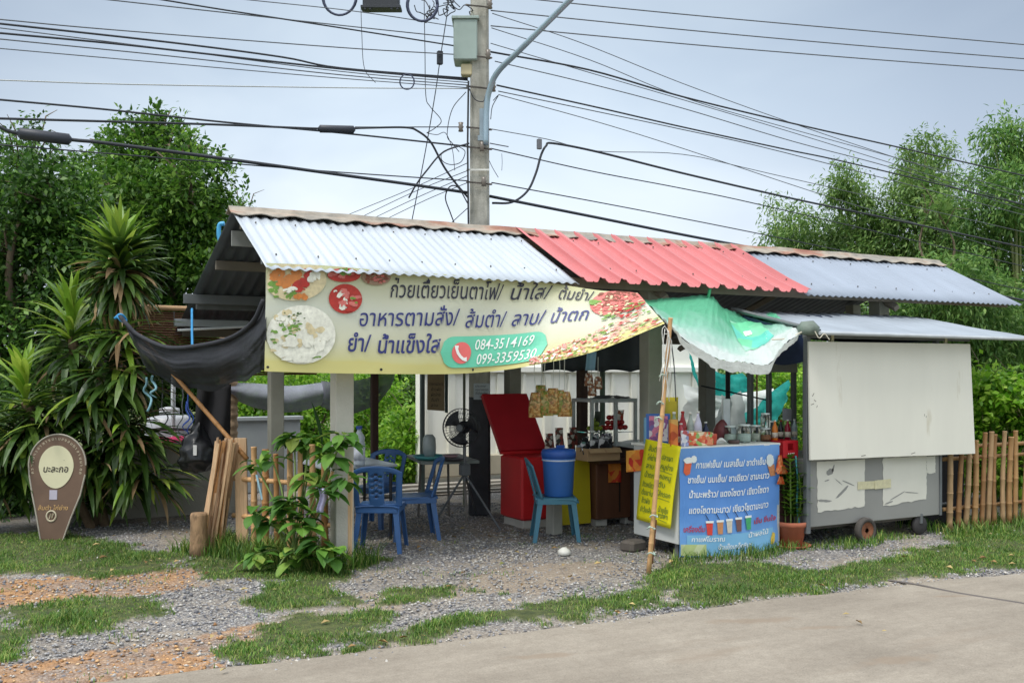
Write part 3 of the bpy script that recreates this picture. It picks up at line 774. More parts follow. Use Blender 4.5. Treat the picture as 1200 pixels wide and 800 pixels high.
# printed dishes
random.seed(21)
def chunks(mb, cx, cy, rx, ry, n, size, off, cmats):
    for i in range(n):
        t = rnd(0, 6.28); q = math.sqrt(random.random())
        mb.cur = random.randrange(cmats)
        disc(mb, cx + rx * q * math.cos(t), cy + ry * q * math.sin(t), size * rnd(.5, 1.2), size * rnd(.4, .9), off + 0.0004 * (i % 7), 7, rnd(0, 3), jag=0.25)
        a = 1
P = lambda n, *c: mat('food_' + n, S(*c), 0.5, 0.18, 30)
RED, ORG, GRN, WHT, PNK, BRN, DGN, CRM = P('red', 176, 48, 38), P('orange', 206, 128, 62), P('green', 110, 150, 62), P('white', 228, 228, 214), P('pink', 206, 112, 104), P('brown', 130, 70, 48), P('dark_green', 70, 96, 52), P('cream', 214, 200, 160)
def dish(label, base, bm, parts, clip=None):
    mb = MB(); mb.cur = 0
    disc(mb, *base, 0.0065)
    mats = [bm]
    for i, (m, lst) in enumerate(parts):
        mats.append(m); mb.cur = i + 1
        for cx, cy, rx, ry, n, sz in lst:
            for k in range(n):
                t = rnd(0, 6.28); q = math.sqrt(random.random())
                x, y = cx + rx * q * math.cos(t), cy + ry * q * math.sin(t)
                if x < 316: x = 316 + rnd(0, 4)
                disc(mb, x, y, sz * rnd(.5, 1.2), sz * rnd(.35, .9), 0.0078 + 0.0011 * (i + k / n), 8, rnd(0, 3), rnd(0, 3) + 6.28, jag=0.2)
    o = mb.build('printed_dish', mats, bt); o['label'] = label
dish('printed bowl of white noodles and fish balls', (353, 392, 40, 34), WHT, [(CRM, [(345, 392, 32, 28, 22, 5)]), (GRN, [(340, 384, 12, 12, 16, 3), (322, 395, 5, 8, 5, 2.5), (360, 418, 14, 4, 6, 3)]), (WHT, [(352, 410, 24, 14, 9, 8), (370, 395, 12, 14, 5, 7), (335, 375, 14, 6, 14, 3)]), (DGN, [(345, 372, 16, 8, 12, 1.6)])])
dish('printed red soup bowl', (405, 351, 20, 17), RED, [(WHT, [(400, 350, 10, 11, 8, 4.5)]), (PNK, [(408, 350, 12, 11, 12, 4)]), (GRN, [(414, 354, 5, 4, 4, 2.5)]), (RED, [(408, 362, 7, 4, 5, 4)])])
dish('printed plate of orange noodles in the top corner', (346, 329, 36, 24), CRM, [(GRN, [(322, 340, 6, 10, 10, 4), (340, 346, 8, 4, 5, 4)]), (ORG, [(335, 326, 18, 9, 18, 6)]), (RED, [(352, 334, 12, 8, 12, 5), (360, 322, 8, 6, 6, 4)]), (WHT, [(366, 326, 5, 6, 5, 5), (338, 340, 5, 3, 3, 5)]), (ORG, [(350, 348, 12, 2, 6, 4)])])
dish('printed shallow dish of green and red salad', (403, 324, 20, 8), RED, [(PNK, [(400, 322, 16, 5, 12, 3.5)]), (GRN, [(404, 320, 9, 3, 7, 3)])])
dish('printed bowl of minced meat', (441, 326, 17, 9), P('bowl', 150, 124, 100), [(BRN, [(441, 327, 13, 6, 22, 2.6)]), (PNK, [(444, 328, 10, 5, 10, 2)])])
dish('printed heap of minced pork salad at the right end', (724, 362, 30, 22), PNK, [(BRN, [(722, 350, 22, 10, 40, 3.2), (728, 366, 20, 16, 46, 2.6)]), (PNK, [(722, 366, 24, 16, 46, 2.4)]), (CRM, [(722, 368, 24, 18, 40, 2)]), (GRN, [(700, 360, 5, 4, 5, 4), (736, 378, 8, 8, 8, 3), (716, 390, 6, 8, 6, 3)]), (RED, [(733, 385, 12, 14, 26, 2.6)])])
mb = MB(); mats = [RED, PNK, GRN, CRM, WHT, mat('food_pale_pink', S(226, 160, 150), 0.5, 0.15, 30)]
for i in range(300):
    x = rnd(640, 746); lo = np.interp(x, [640, 690, 746], [430, 412, 392]); y = rnd(lo, 436)
    mb.cur = random.choice([0, 1, 1, 5, 5, 5, 2, 3, 4, 4])
    disc(mb, x, y, rnd(.8, 2.4), rnd(.7, 1.8), 0.007 + i * 0.00002, 7, 0, 6.28, jag=0.3)
mb.build('printed_dish', mats, bt)['label'] = 'printed strip of red chilli salad along the right lower edge'
for px, py in ((315, 430), (446, 432), (557, 434), (464, 328), (600, 330)):
    disc(mb := MB(), px, py, 1.6, 1.6, 0.012, 10); mb.build('eyelet', mat('black_eyelet', S(30, 30, 32), 0.5), bt)

# ------------------------------------------------------------------ utility pole
ut = thing('utility_pole', 'tall square grey concrete power pole rising through the shelter roof', 'utility pole', (5.05, 10.29, 0))
conc = mat('pole_concrete', S(168, 166, 156), 0.9, 0.16, 3, 0.5, 50, dirt=(S(104, 102, 94), 0.3, 3.5))
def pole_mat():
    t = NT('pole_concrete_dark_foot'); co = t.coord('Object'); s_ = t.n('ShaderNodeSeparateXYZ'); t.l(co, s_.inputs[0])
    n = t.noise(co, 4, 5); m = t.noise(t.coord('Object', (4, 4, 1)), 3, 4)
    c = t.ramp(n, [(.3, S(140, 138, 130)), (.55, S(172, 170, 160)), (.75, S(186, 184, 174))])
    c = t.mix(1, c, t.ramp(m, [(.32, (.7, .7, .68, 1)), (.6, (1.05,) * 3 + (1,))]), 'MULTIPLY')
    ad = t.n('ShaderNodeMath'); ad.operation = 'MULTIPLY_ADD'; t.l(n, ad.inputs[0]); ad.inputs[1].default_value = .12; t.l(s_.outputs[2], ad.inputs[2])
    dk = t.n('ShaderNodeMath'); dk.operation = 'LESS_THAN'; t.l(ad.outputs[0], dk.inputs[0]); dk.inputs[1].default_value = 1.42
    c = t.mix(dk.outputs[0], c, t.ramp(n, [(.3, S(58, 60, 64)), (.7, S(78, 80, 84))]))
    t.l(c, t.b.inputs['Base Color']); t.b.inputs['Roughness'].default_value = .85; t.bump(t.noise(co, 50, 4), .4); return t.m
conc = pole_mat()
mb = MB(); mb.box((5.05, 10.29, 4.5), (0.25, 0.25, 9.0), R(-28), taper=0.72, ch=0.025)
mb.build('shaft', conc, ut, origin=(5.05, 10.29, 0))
def pole_pt(px, py, dd=0.0): return DP(px, py, 11.46 + dd)
# meter cabinet on the left face
bx = mat('cabinet_paint', S(150, 166, 160), 0.45, 0.08, 4, dirt=(S(110, 104, 92), 0.15, 5))
a = pole_pt(546, 51, -0.02)
cab = MB(); cab.box(a, (0.27, 0.3, 0.46), R(-28), ch=0.01).box(a + np.array((0, 0, 0.245)), (0.31, 0.34, 0.03), R(-28)).build('meter_cabinet', bx, ut)
MB().box(pole_pt(547, 83, -0.05), (0.13, 0.12, 0.13), R(-28)).build('junction_box', mat('yellowed_plastic', S(196, 184, 148), 0.5), ut)
MB().box(pole_pt(565, 146, -0.17), (0.06, 0.02, 0.36), R(-28)).box(pole_pt(565, 162, -0.19), (0.1, 0.03, 0.06), R(-28)).build('lamp_bracket', mat('galvanised_iron', S(150, 164, 172), 0.4, 0.15, 6, 0, 30, 0.6), ut)
arm = spline([pole_pt(569, 170, -0.2), pole_pt(570, 130, -0.21), pole_pt(573, 108, -0.24), pole_pt(583, 85, -0.35), pole_pt(610, 58, -0.6), pole_pt(668, 0, -1.1), pole_pt(760, -92, -1.9)], 7)
MB().tube(arm, 0.033, 10).build('lamp_arm', mat('galvanised_pipe', S(156, 176, 188), 0.4, 0.1, 5, 0, 30, 0.5), ut, True)
e = arm[-1]
MB().box(e + np.array((0.25, -0.12, 0.03)), (0.6, 0.18, 0.1), R(-25)).build('lamp_head', mat('lamp_grey', S(150, 155, 158), 0.4), ut)
for py in (6, 65, 101, 149, 172, 213):
    MB().tube([pole_pt(546 + (py > 100) * 2, py, 0.1), pole_pt(547, py, -0.16), pole_pt(575, py + 3, -0.16), pole_pt(576, py + 3, 0.1)], 0.012, 5).build('clamp', mat('rusty_steel', S(96, 90, 84), 0.7, 0.3, 10), ut)
for px, py in ((540, 149), (572, 64), (578, 102), (565, 172), (567, 213), (574, 5)):
    MB().lathe([(0.0, -0.05), (0.03, -0.05), (0.022, -0.02), (0.035, 0.0), (0.022, 0.02), (0.03, 0.05), (0.0, 0.05)], pole_pt(px, py, -0.2), 10).build('insulator', mat('brown_porcelain', S(120, 112, 104), 0.3, 0.15), ut, True)
MB().tube([pole_pt(549, 95, -0.17), pole_pt(548, 170, -0.17), pole_pt(549, 265, -0.17)], 0.012, 6).build('conduit', mat('cable_black', S(40, 42, 46), 0.6), ut)
MB().box(pole_pt(560, 199, -0.15), (0.26, 0.006, 0.02), R(-28)).build('band', mat('white_band', S(214, 214, 208), 0.5), ut)
# paper notice
nb = thing('paper_notice', 'white printed notice taped to the dark lower pole', 'notice', pole_pt(565, 470, -0.16))
def nf(px, py, off): return DP(px, py, 11.46 - 0.155 - off)
pr = lambda a, b, c, d, off, th: MB().prism([(a, b), (c, b), (c, d), (a, d)], lambda u, v, w_: nf(u, v, off + w_), th)
pr(555, 449, 574, 468, 0.0, 0.002).build('sheet', mat('paper_grey', S(176, 186, 192), 0.7, 0.06), nb)
mb = MB()
for i, (t_, a, b) in enumerate((('ประกาศ', 557, 570), ('กรุณาจอดรถ', 557, 572), ('ให้เป็นระเบียบ', 557, 571), ('ขอบคุณ', 562, 572))):
    write(mb, t_, lambda x, y: nf(x, -y, 0.004), a, b, -(453.5 + i * 4.1), 3.6)
mb.build('lettering', mat('notice_ink', S(60, 66, 78), 0.6), nb)

# ------------------------------------------------------------------ overhead cables
cblk = mat('cable_sheath', S(44, 48, 56), 0.6, 0.15, 3)
cgry = mat('bare_conductor', S(96, 100, 106), 0.5, 0.15, 3, 0, 30, 0.4)
PD = 11.46
def dline(px, py):        # depth on the line of poles
    s = (px - 600) / FOC; return 10.3 / (FW[1] + RT[1] * s)
CORD = lambda s: s
def cable(pts, r, label, m=None, depth=None, ext=(7, 10), name='power_cable', grp='overhead cables strung along the poles', cat='cable'):
    P3 = []
    for i, p in enumerate(pts):
        D = p[2] if len(p) > 2 else dline(p[0], p[1])
        P3.append(DP(p[0], p[1], D))
    P3 = spline(P3, 6)
    if ext[0]: d = P3[0] - P3[1]; P3 = [P3[0] + d / np.linalg.norm(d) * ext[0]] + P3
    if ext[1]: d = P3[-1] - P3[-2]; P3 = P3 + [P3[-1] + d / np.linalg.norm(d) * ext[1]]
    o = MB().tube(P3, r, 6).build(name, m or cblk, None, True)
    return tag(o, label, cat, grp)
LE = (7, 0); RI = (0, 12)
left = [
 ([(127, 0), (400, 30), (532, 44)], 0.006, cgry, 'thin cable from the top left corner to the meter cabinet'),
 ([(190, 0), (270, 13), (400, 33), (533, 54)], 0.008, cblk, 'dark cable just under the thin one meeting the cabinet side'),
 ([(290, 0), (420, 14), (550, 34)], 0.005, cgry, 'short thin wire crossing the black splice box at the top'),
 ([(0, 23), (130, 35), (400, 56), (533, 64)], 0.006, cgry, 'topmost wire at the left picture edge'),
 ([(0, 28), (200, 50), (330, 67), (400, 80), (548, 92)], 0.010, cblk, 'black cable second from the top at the left edge'),
 ([(0, 33), (190, 57), (400, 84), (548, 97)], 0.005, cgry, 'thin wire third from the top at the left edge'),
 ([(0, 39), (130, 51), (230, 62), (400, 81), (548, 94)], 0.010, cblk, 'thick black cable in the middle of the left bundle'),
 ([(0, 46), (200, 66), (400, 88), (548, 100)], 0.006, cgry, 'wire just beneath the thick middle cable at left'),
 ([(0, 57), (170, 72), (400, 92), (548, 103)], 0.005, cgry, 'lowest wire of the upper left bundle'),
 ([(0, 94), (150, 99), (400, 103), (548, 104)], 0.006, mat('pale_conductor', S(176, 180, 180), 0.4, 0.1), 'pale almost level wire alone below the left bundle'),
 ([(0, 117), (120, 128), (260, 143), (400, 156), (550, 172)], 0.010, cblk, 'black cable sloping down over the treetop to the pole middle'),
 ([(416, 149), (480, 149), (541, 149)], 0.006, cblk, 'straight wire from the small splice tube to the pole insulator'),
 ([(250, 190), (400, 202), (548, 212)], 0.007, cblk, 'thin cable running just above the lowest thick left cable'),
]
for pts, r, m, lb in left:
    cable(pts, r, lb, m, ext=LE if pts[0][0] < 300 else (0, 0))
cable([(0, 139), (110, 142), (250, 146), (380, 151), (430, 150), (475, 149.5), (490, 154), (505, 167), (520, 195), (535, 216), (549, 232)], 0.012, 'black cable with a small splice tube that bends down beside the pole', cblk, ext=LE)
cable([(-5, 147), (20, 156), (85, 164), (130, 168.5), (270, 187), (400, 205), (480, 216), (549, 226)], 0.018, 'thickest lowest left cable carrying the long splice tube', cblk, ext=LE)
for (a, b, r, lb) in (((20, 156), (84, 164), 0.055, 'long black splice tube on the thick cable at far left'), ((373, 151), (416, 152), 0.042, 'small black splice tube midway along the left cable')):
    pa, pb = DP(*a, dline(*a)), DP(*b, dline(*b)); d = (pb - pa)
    tag(MB().tube([pa, pa + d * .04, pa + d * .05, pa + d * .95, pa + d * .96, pb], [r * .4, r * .8, r, r, r * .8, r * .4], 12).build('cable_splice', mat('black_splice', S(48, 52, 62), 0.5), None, True), lb, 'cable splice', 'cable splices')
right = [
 ([(575, -7, 11.4), (630, 0, 11.5), (800, 17, 11.9), (1000, 35, 12.4), (1200, 52.5, 13)], 0.007, cgry, 'topmost of the three high wires on the right'),
 ([(575, 12.5, 11.4), (800, 35, 11.9), (1000, 53, 12.4), (1200, 69, 13)], 0.007, cgry, 'middle one of the three high wires on the right'),
 ([(575, 30.5, 11.4), (800, 51.5, 11.9), (1000, 68, 12.4), (1200, 83, 13)], 0.007, cgry, 'lowest of the three high wires on the right'),
 ([(577, 16), (680, 50), (800, 98), (930, 145), (1050, 185), (1200, 232)], 0.005, cgry, 'fine wire dropping steepest from the pole top to the right'),
 ([(576, 33), (690, 70), (800, 114), (930, 152), (1200, 226)], 0.005, cgry, 'fine wire from below the bracket crossing above the thick one'),
 ([(575, 51), (690, 85), (800, 117), (960, 165), (1200, 240)], 0.005, cgry, 'fine wire starting under the cabinet level to the right'),
 ([(575, 61), (690, 82), (800, 113.5), (930, 145), (1050, 172), (1200, 206)], 0.011, cblk, 'black cable that leads the upper right bundle'),
 ([(580, 72), (690, 98), (800, 127), (930, 166), (1050, 198), (1200, 246)], 0.006, cgry, 'wire under the leading black cable at right'),
 ([(582, 100), (700, 126), (800, 149), (920, 175), (1000, 192), (1200, 240)], 0.010, cblk, 'black cable leaving the pole at the lamp arm bend'),
 ([(584, 107), (700, 131), (800, 152), (920, 179), (1200, 252)], 0.006, cgry, 'wire close beneath the lamp bend cable'),
 ([(584, 111), (700, 143), (800, 174), (985, 235), (1200, 300)], 0.005, cgry, 'fine wire sagging lowest out of the lamp bend group'),
 ([(574, 151), (640, 163), (700, 177), (800, 181), (900, 203), (1200, 272)], 0.005, cgry, 'fine wire from the insulator passing the small junction box'),
 ([(575, 174), (690, 200), (800, 221), (900, 242), (1200, 312)], 0.007, cblk, 'thin black cable below the small junction box at right'),
 ([(576, 214), (690, 235), (800, 256), (900, 276), (1030, 303), (1200, 340)], 0.007, cblk, 'thin cable second from the bottom on the right'),
 ([(574, 230), (690, 253), (800, 275), (880, 290), (1030, 318), (1200, 352)], 0.018, cblk, 'lowest thick double cable on the right nearly touching the roof'),
]
for pts, r, m, lb in right: cable(pts, r, lb, m, ext=RI)
cable([(577, 238), (600, 237), (618, 224), (628, 203), (634, 182), (640, 171), (648, 168), (700, 178), (800, 203), (930, 233), (1050, 258), (1200, 290)], 0.014, 'black cable looping up from the pole beneath the small junction box', cblk, ext=RI)
MB_ = MB().box(DP(632, 169, dline(632, 169)), (0.05, 0.05, 0.12))
tag(MB_.build('cable_junction', mat('grey_box', S(110, 112, 118), 0.5)), 'little grey junction box hanging on a wire right of the pole', 'junction box')
# house drops and dangling wires
for i, (pts, lb) in enumerate((
 ([(548, 191, 11.5), (480, 222, 13.2), (412, 250, 15)], 'uppermost fine service wire fanning from pole to roof at left'),
 ([(548, 200, 11.5), (485, 225, 13.2), (424, 254, 15)], 'second fine service wire fanning from the pole to the roof'),
 ([(548, 206, 11.5), (490, 231, 13), (437, 256, 15)], 'third fine service wire fanning from the pole to the roof'),
 ([(548, 214, 11.5), (500, 234, 13), (450, 258, 15)], 'lowest fine service wire fanning from the pole to the roof'))):
    cable(pts, 0.0045, lb, cblk, ext=(0, 1), name='service_wire', grp='service wires', cat='wire')
dang = [
 ([(423, 10), (424, 40), (427, 80), (440, 97)], 0.004, 'wire dangling left of the black splice box'),
 ([(497, 0), (498, 60), (499, 112), (504, 125), (517, 141), (510, 150), (500, 156)], 0.005, 'long dangling wire with a crook left of the pole'),
 ([(525, 10), (516, 68), (510, 110), (498, 180), (482, 262)], 0.006, 'long slanting wire with a black connector running to the roof'),
 ([(546, 108), (530, 128), (524, 158), (530, 168), (538, 178)], 0.005, 'loose bent wire beside the pole middle'),
 ([(550, 168, 11.2), (520, 178, 11.2), (500, 200, 11.2), (488, 216, 11.2), (479, 232, 11.2)], 0.010, 'black cable tail drooping left from the pole'),
 ([(536, 172), (519, 178), (518, 188), (528, 193), (540, 190), (545, 178), (538, 172)], 0.005, 'small loop of wire left of the pole at the lower clamp'),
 ([(549, 240), (537, 220), (527, 219), (522, 232), (528, 250), (534, 266)], 0.008, 'black wire hooking down to the ridge beside the pole'),
 ([(549, 243), (540, 251), (527, 263)], 0.005, 'short wire from pole foot of the loop down to ridge'),
 ([(573, 188), (578, 198), (584, 208)], 0.004, 'short loose wire end right of the pole'),
 ([(588, 180), (588.5, 190), (588, 200)], 0.003, 'thin pale tail hanging right of the pole'),
 ([(500, 156), (512, 158), (522, 156), (530, 175), (533, 200)], 0.004, 'thin jumper wire between the splice bend and pole'),
 ([(574, 168), (590, 171), (596, 172)], 0.006, 'short stub of wire on the right of the lower clamp'),
 ([(578, 118), (584, 112), (577, 125), (575, 140)], 0.005, 'kinked jumper under the lamp arm bend'),
 ([(548, 100), (556, 116), (566, 119), (569, 112)], 0.006, 'jumper drooping across the face of the pole'),
]
for pts, r, lb in dang:
    pts = [(p[0], p[1], p[2] if len(p) > 2 else 11.3) for p in pts]
    cable(pts, r, lb, cblk, ext=(0, 0), name='hanging_wire', grp='loose wires round the pole', cat='wire')
tag(MB().box(DP(515.5, 68, 11.3), (0.06, 0.05, 0.15)).build('wire_connector', cblk), 'black connector on the slanting wire left of the pole', 'connector')
for cx, cy, r, th, lb in ((398, -3, 21, 0.016, 'leftmost thick coil of spare cable at the top edge'), (495, 6, 19, 0.018, 'thick coil of spare cable between splice box and pole'), (477, 96, 9, 0.008, 'small ring of cable on the left bundle')):
    pts = [DP(cx + r * math.cos(a) * (0.9 + 0.05 * k), cy + r * math.sin(a), 11.0 + 0.03 * k) for k in range(2) for a in np.linspace(0, 2 * math.pi, 28)]
    tag(MB().tube(pts, th * 0.8, 6).build('cable_coil', mat('coil_blue_black', S(58, 66, 92), 0.55), None, True), lb, 'cable coil', 'coils of spare cable')
t = thing('splice_box', 'black ribbed cable splice box at the top edge left of the pole', 'splice box', DP(448, 5, 11))
blk = mat('black_plastic', S(40, 44, 50), 0.45, 0.1)
MB().box(DP(447, 3, 11), (0.4, 0.14, 0.14), R(-28)).build('shell', blk, t)
mb = MB()
for x in (428, 434, 459, 466): mb.box(DP(x, 9, 10.95), (0.025, 0.05, 0.06), R(-28))
mb.box(DP(447, 10.5, 11), (0.44, 0.16, 0.03), R(-28)).build('clips', blk, t)
random.seed(8)
for k in range(9):      # the rat's nest by the pole top
    c = (rnd(505, 530), rnd(2, 14)); pts = [c + (11.3,)]
    for i in range(7): pts.append((pts[-1][0] + rnd(-10, 10), pts[-1][1] + rnd(-9, 9), rnd(11.2, 11.5)))
    cable(pts, 0.006, 'tangled wire in the nest at the top left of the pole', cblk, ext=(0, 0), name='tangled_wire', grp='tangle of wires at the pole top', cat='wire')

# ================================================================== LEFT OF THE STALL
bamb = mat('pale_bamboo', S(202, 160, 112), 0.55, 0.14, 6, 0.2, 30, stretch=(6, 6, 0.6), dirt=(S(150, 112, 74), 0.2, 9))
bamb2 = mat('tan_bamboo', S(170, 124, 76), 0.6, 0.18, 6, 0.2, 30, stretch=(6, 6, 0.6), dirt=(S(104, 78, 54), 0.25, 9))
plank = mat('pale_split_wood', S(206, 172, 134), 0.7, 0.18, 8, 0.3, 40, stretch=(8, 8, 0.5))
plank2 = mat('grey_split_wood', S(170, 138, 108), 0.75, 0.22, 8, 0.4, 40, stretch=(8, 8, 0.5))
def culm(mb, p0, p1, r, nodes=5, bend=0.0, taper=0.85):
    p0, p1 = np.array(p0, float), np.array(p1, float); pts = []; rs = []
    L = np.linalg.norm(p1 - p0); q = np.array((rnd(-1, 1), rnd(-1, 1), 0)) * bend
    for i in range(nodes):
        for t, k in ((0.02, 1.0), (0.5, 0.95), (0.94, 1.0), (0.97, 1.13), (0.995, 1.0)):
            f = (i + t) / nodes
            pts.append(p0 + (p1 - p0) * f + q * math.sin(math.pi * f)); rs.append(r * k * (1 - (1 - taper) * f))
    return mb.tube(pts, rs, 9)
random.seed(31)
t = thing('picket_fence', 'low fence of pale bamboo and split wood pickets at the open left corner', 'fence', (2.4, 8.65, 0))
FA, FB = np.array((2.07, 9.30)), np.array((2.74, 7.98))
for px, ty, wpx, kind in ((283, 513, 14, 'p'), (298, 523, 8, 'c'), (311, 526, 9, 'c'), (325, 531, 7, 'c'), (340, 524, 8, 'c'), (353, 524, 7, 'c'), (367, 520, 8, 'c'), (381, 535, 9, 'c'), (396, 552, 8, 'c'), (408, 540, 10, 'p')):
    s_ = (px - 600) / FOC; rx, ry = FW[0] + RT[0] * s_, FW[1] + RT[1] * s_
    d = FB - FA; k = (FA[0] * ry - FA[1] * rx) / (rx * d[1] - ry * d[0]) if abs(rx * d[1] - ry * d[0]) > 1e-9 else 0
    k = np.clip(-(FA[0] * ry - FA[1] * rx) / (d[0] * ry - d[1] * rx), 0, 1); b = FA + d * k
    D = b @ FW[:2]; z = EYE + D * (HOR - ty) / FOC; wd = wpx / FOC * D
    ln = rnd(-0.02, 0.02)
    if kind == 'p':
        mb = MB().box((b[0], b[1], z / 2), (wd, 0.03, z), R(-28), ry=rnd(-.02, .02), ch=0.004)
        mb.build('picket', plank, t)['label'] = 'flat split wood picket'
    else:
        culm(MB(), (b[0], b[1], 0), (b[0] + ln, b[1] + ln, z), wd / 2, 4).build if False else culm(mb := MB(), (b[0], b[1], 0), (b[0] + ln, b[1] + ln, z), wd / 2, 4)
        mb.build('picket', random.choice([bamb, bamb, bamb2]), t, True)
for z in (0.32, 0.66):
    culm(mb := MB(), (FA[0] - 0.02, FA[1] + 0.06, z), (FB[0] - 0.02, FB[1] + 0.06, z + 0.02), 0.024, 6); mb.build('rail', bamb, t, True)
MB().tube([(2.18, 9.0, 0.72), (2.2, 8.97, 0.6), (2.22, 8.95, 0.5)], 0.012, 5).build('tie', mat('pale_blue_tie', S(150, 190, 206), 0.6), t)
# leaning bundle of split bamboo and the stump
t = thing('wood_bundle', 'leaning sheaf of long split wood slats beside the picket fence', 'firewood', (1.85, 9.35, 0))
for i in range(34):
    f = i / 33; b = GP(236 + 26 * f, 652 - 6 * f) + np.array((rnd(-.02, .02), rnd(0, .2), 0)); a = DP(254 + 23 * f + rnd(-3, 3), 524 - rnd(0, 12), 9.0 + rnd(-.05, .2))
    mb = MB(); d = a - b; L = np.linalg.norm(d)
    q = np.array((0.88, -0.47, 0)); wd = rnd(0.007, 0.014); th = rnd(0.004, 0.008); n2 = np.cross(d / L, q)
    vs = [p + q * sx * wd * k + n2 * sy * th for p, k in ((b, 0.9), (a, 1)) for sx, sy in ((-1, -1), (1, -1), (1, 1), (-1, 1))]
    mb.add(vs, [(3, 2, 1, 0), (4, 5, 6, 7), (0, 1, 5, 4), (1, 2, 6, 5), (2, 3, 7, 6), (3, 0, 4, 7)])
    mb.build('slat', random.choice([plank, plank, plank2, bamb2]), t)
b = GP(233, 651)
tag(MB().lathe([(0.085, -0.02), (0.08, 0.1), (0.073, 0.3), (0.078, 0.36), (0.07, 0.385), (0.0, 0.39)], (b[0], b[1], 0), 14).build('stump', mat('rough_bark', S(150, 122, 92), 0.95, 0.35, 9, 1.0, 26, dirt=(S(88, 72, 56), 0.5, 7), stretch=(2, 2, .7)), None, True), 'short sawn log standing in front of the wood sheaf', 'log')
b2 = GP(262, 640)
tag(MB().lathe([(0.06, 0), (0.055, 0.3), (0.05, 0.62), (0.0, 0.63)], (b2[0], b2[1] + 0.15, 0), 10).build('wooden_post', mat('dark_bark', S(92, 66, 50), 0.9, 0.3, 12, 0.9, 40), None, True), 'short dark wooden post behind the wood sheaf', 'post')
# long prop of bamboo under the net
culm(mb := MB(), GP(298, 640) * 0 + DP(290, 538, 9.1), DP(164, 393, 9.5), 0.022, 7)
tag(mb.build('bamboo_prop', bamb2, None, True), 'long slanting bamboo pole propping up the black net', 'bamboo pole')
# sagging black shade net
nettop = spline([DP(143, 371, 9.6), DP(152, 381, 9.5), DP(165, 393, 9.45), DP(198, 407, 9.2), DP(235, 405, 8.9), DP(272, 396, 8.5), DP(298, 378, 8.05), DP(311, 352, 7.92)], 6)
netbot = spline([DP(148, 380, 9.7), DP(158, 405, 9.75), DP(172, 432, 9.8), DP(200, 449, 9.6), DP(238, 458, 9.2), DP(275, 449, 8.7), DP(298, 440, 8.2), DP(311, 432, 7.95)], 6)
def netf(u, v):
    k = u * (len(nettop) - 1); i = min(int(k), len(nettop) - 2); f = k - i
    a = nettop[i] * (1 - f) + nettop[i + 1] * f; b = netbot[i] * (1 - f) + netbot[i + 1] * f
    p = a * (1 - v) + b * v
    return p + np.array((-0.2, -1, 0)) * (0.16 * math.sin(math.pi * min(v * 1.1, 1)) + 0.06 * mnoise.noise((u * 7, v * 2.5, 1)) + 0.035 * abs(mnoise.noise((u * 5 + v * 3, v * 9, 4))) + 0.02 * math.sin(12 * v + 4 * u)) + np.array((0, 0, .03 * v * mnoise.noise((u * 12, 0, 6))))
blacknet = net('black_shade_net', S(34, 37, 44), 0.05)
t = thing('shade_net', 'big sagging black shade net slung from the dracaena to the banner corner', 'shade net', netf(0.5, 1))
MB().sheet(netf, 110, 36).build('netting', blacknet, t, True)
MB().tube([p + np.array((-.02, -.02, 0)) for p in nettop], 0.02, 7).build('rolled_hem', mat('black_hem', S(42, 44, 51), 0.8, 0.2, 20), t, True)
kn = DP(141, 371, 9.6)
tag(MB().tube(spline([kn + np.array((-.05, 0, -.02)), kn + np.array((0, -.03, .02)), kn + np.array((.05, 0, -.03)), kn + np.array((.02, -.04, -.05)), kn + np.array((-.03, -.02, 0))], 5), 0.014, 6).build('cord_knot', mat('bright_blue_cord', S(48, 140, 196), 0.6), None, True), 'bright blue cord knot tying the net to the dracaena', 'cord')
tag(MB().tube([DP(225, 362, 10.0), DP(225, 385, 9.6), DP(225.5, 405, 9.1)], 0.012, 6).build('blue_strap', mat('bright_blue_cord', S(48, 140, 196))), 'vertical blue strap holding the black net to the roof beam', 'strap')
# hanging dark cloth and black bag below the net
def cl(u, v):
    p = DP(232 + 38 * u - 8 * v + 30 * v * u * 0.3, 450 + 75 * v, 9.9)
    return p + np.array((0, -1, 0)) * 0.05 * math.sin(9 * u + 2 * v)
tag(MB().shell(cl, 16, 14, 0.01).build('dark_cloth', mat('black_cloth', S(28, 28, 32), 0.9, 0.25, 6), None, True), 'black cloth hanging straight down under the net by the palm trunk', 'cloth')
t = thing('black_bag', 'bulging black plastic bag hanging in front of the concrete wall', 'bag', DP(234, 552, 9.95))
c = DP(232, 528, 9.9)
mb = MB(); prof = [(0.02, -0.24), (0.13, -0.22), (0.19, -0.12), (0.2, 0.0), (0.17, 0.1), (0.12, 0.18), (0.05, 0.26)]
mb.sheet(lambda u, v: c + np.array((np.interp(v, [0, .1, .3, .55, .8, 1], [.03, .14, .2, .18, .12, .05]) * math.cos(6.2832 * u), .8 * np.interp(v, [0, .1, .3, .55, .8, 1], [.03, .14, .2, .18, .12, .05]) * math.sin(6.2832 * u), -.24 + .5 * v)), 40, 26); mb.v = [tuple(np.array(v) + 0.05 * np.array(mnoise.noise_vector((v[0] * 6, v[1] * 6, v[2] * 6))) + 0.02 * np.array(mnoise.noise_vector((v[0] * 17, v[1] * 17, v[2] * 17)))) for v in mb.v]
mb.build('sack', mat('shiny_black_plastic', S(22, 23, 26), 0.3), t, True)
MB().box(c + np.array((-0.06, -0.175, 0.02)), (0.035, 0.01, 0.1), R(-28)).build('sticker', mat('white_sticker', S(206, 206, 204)), t)
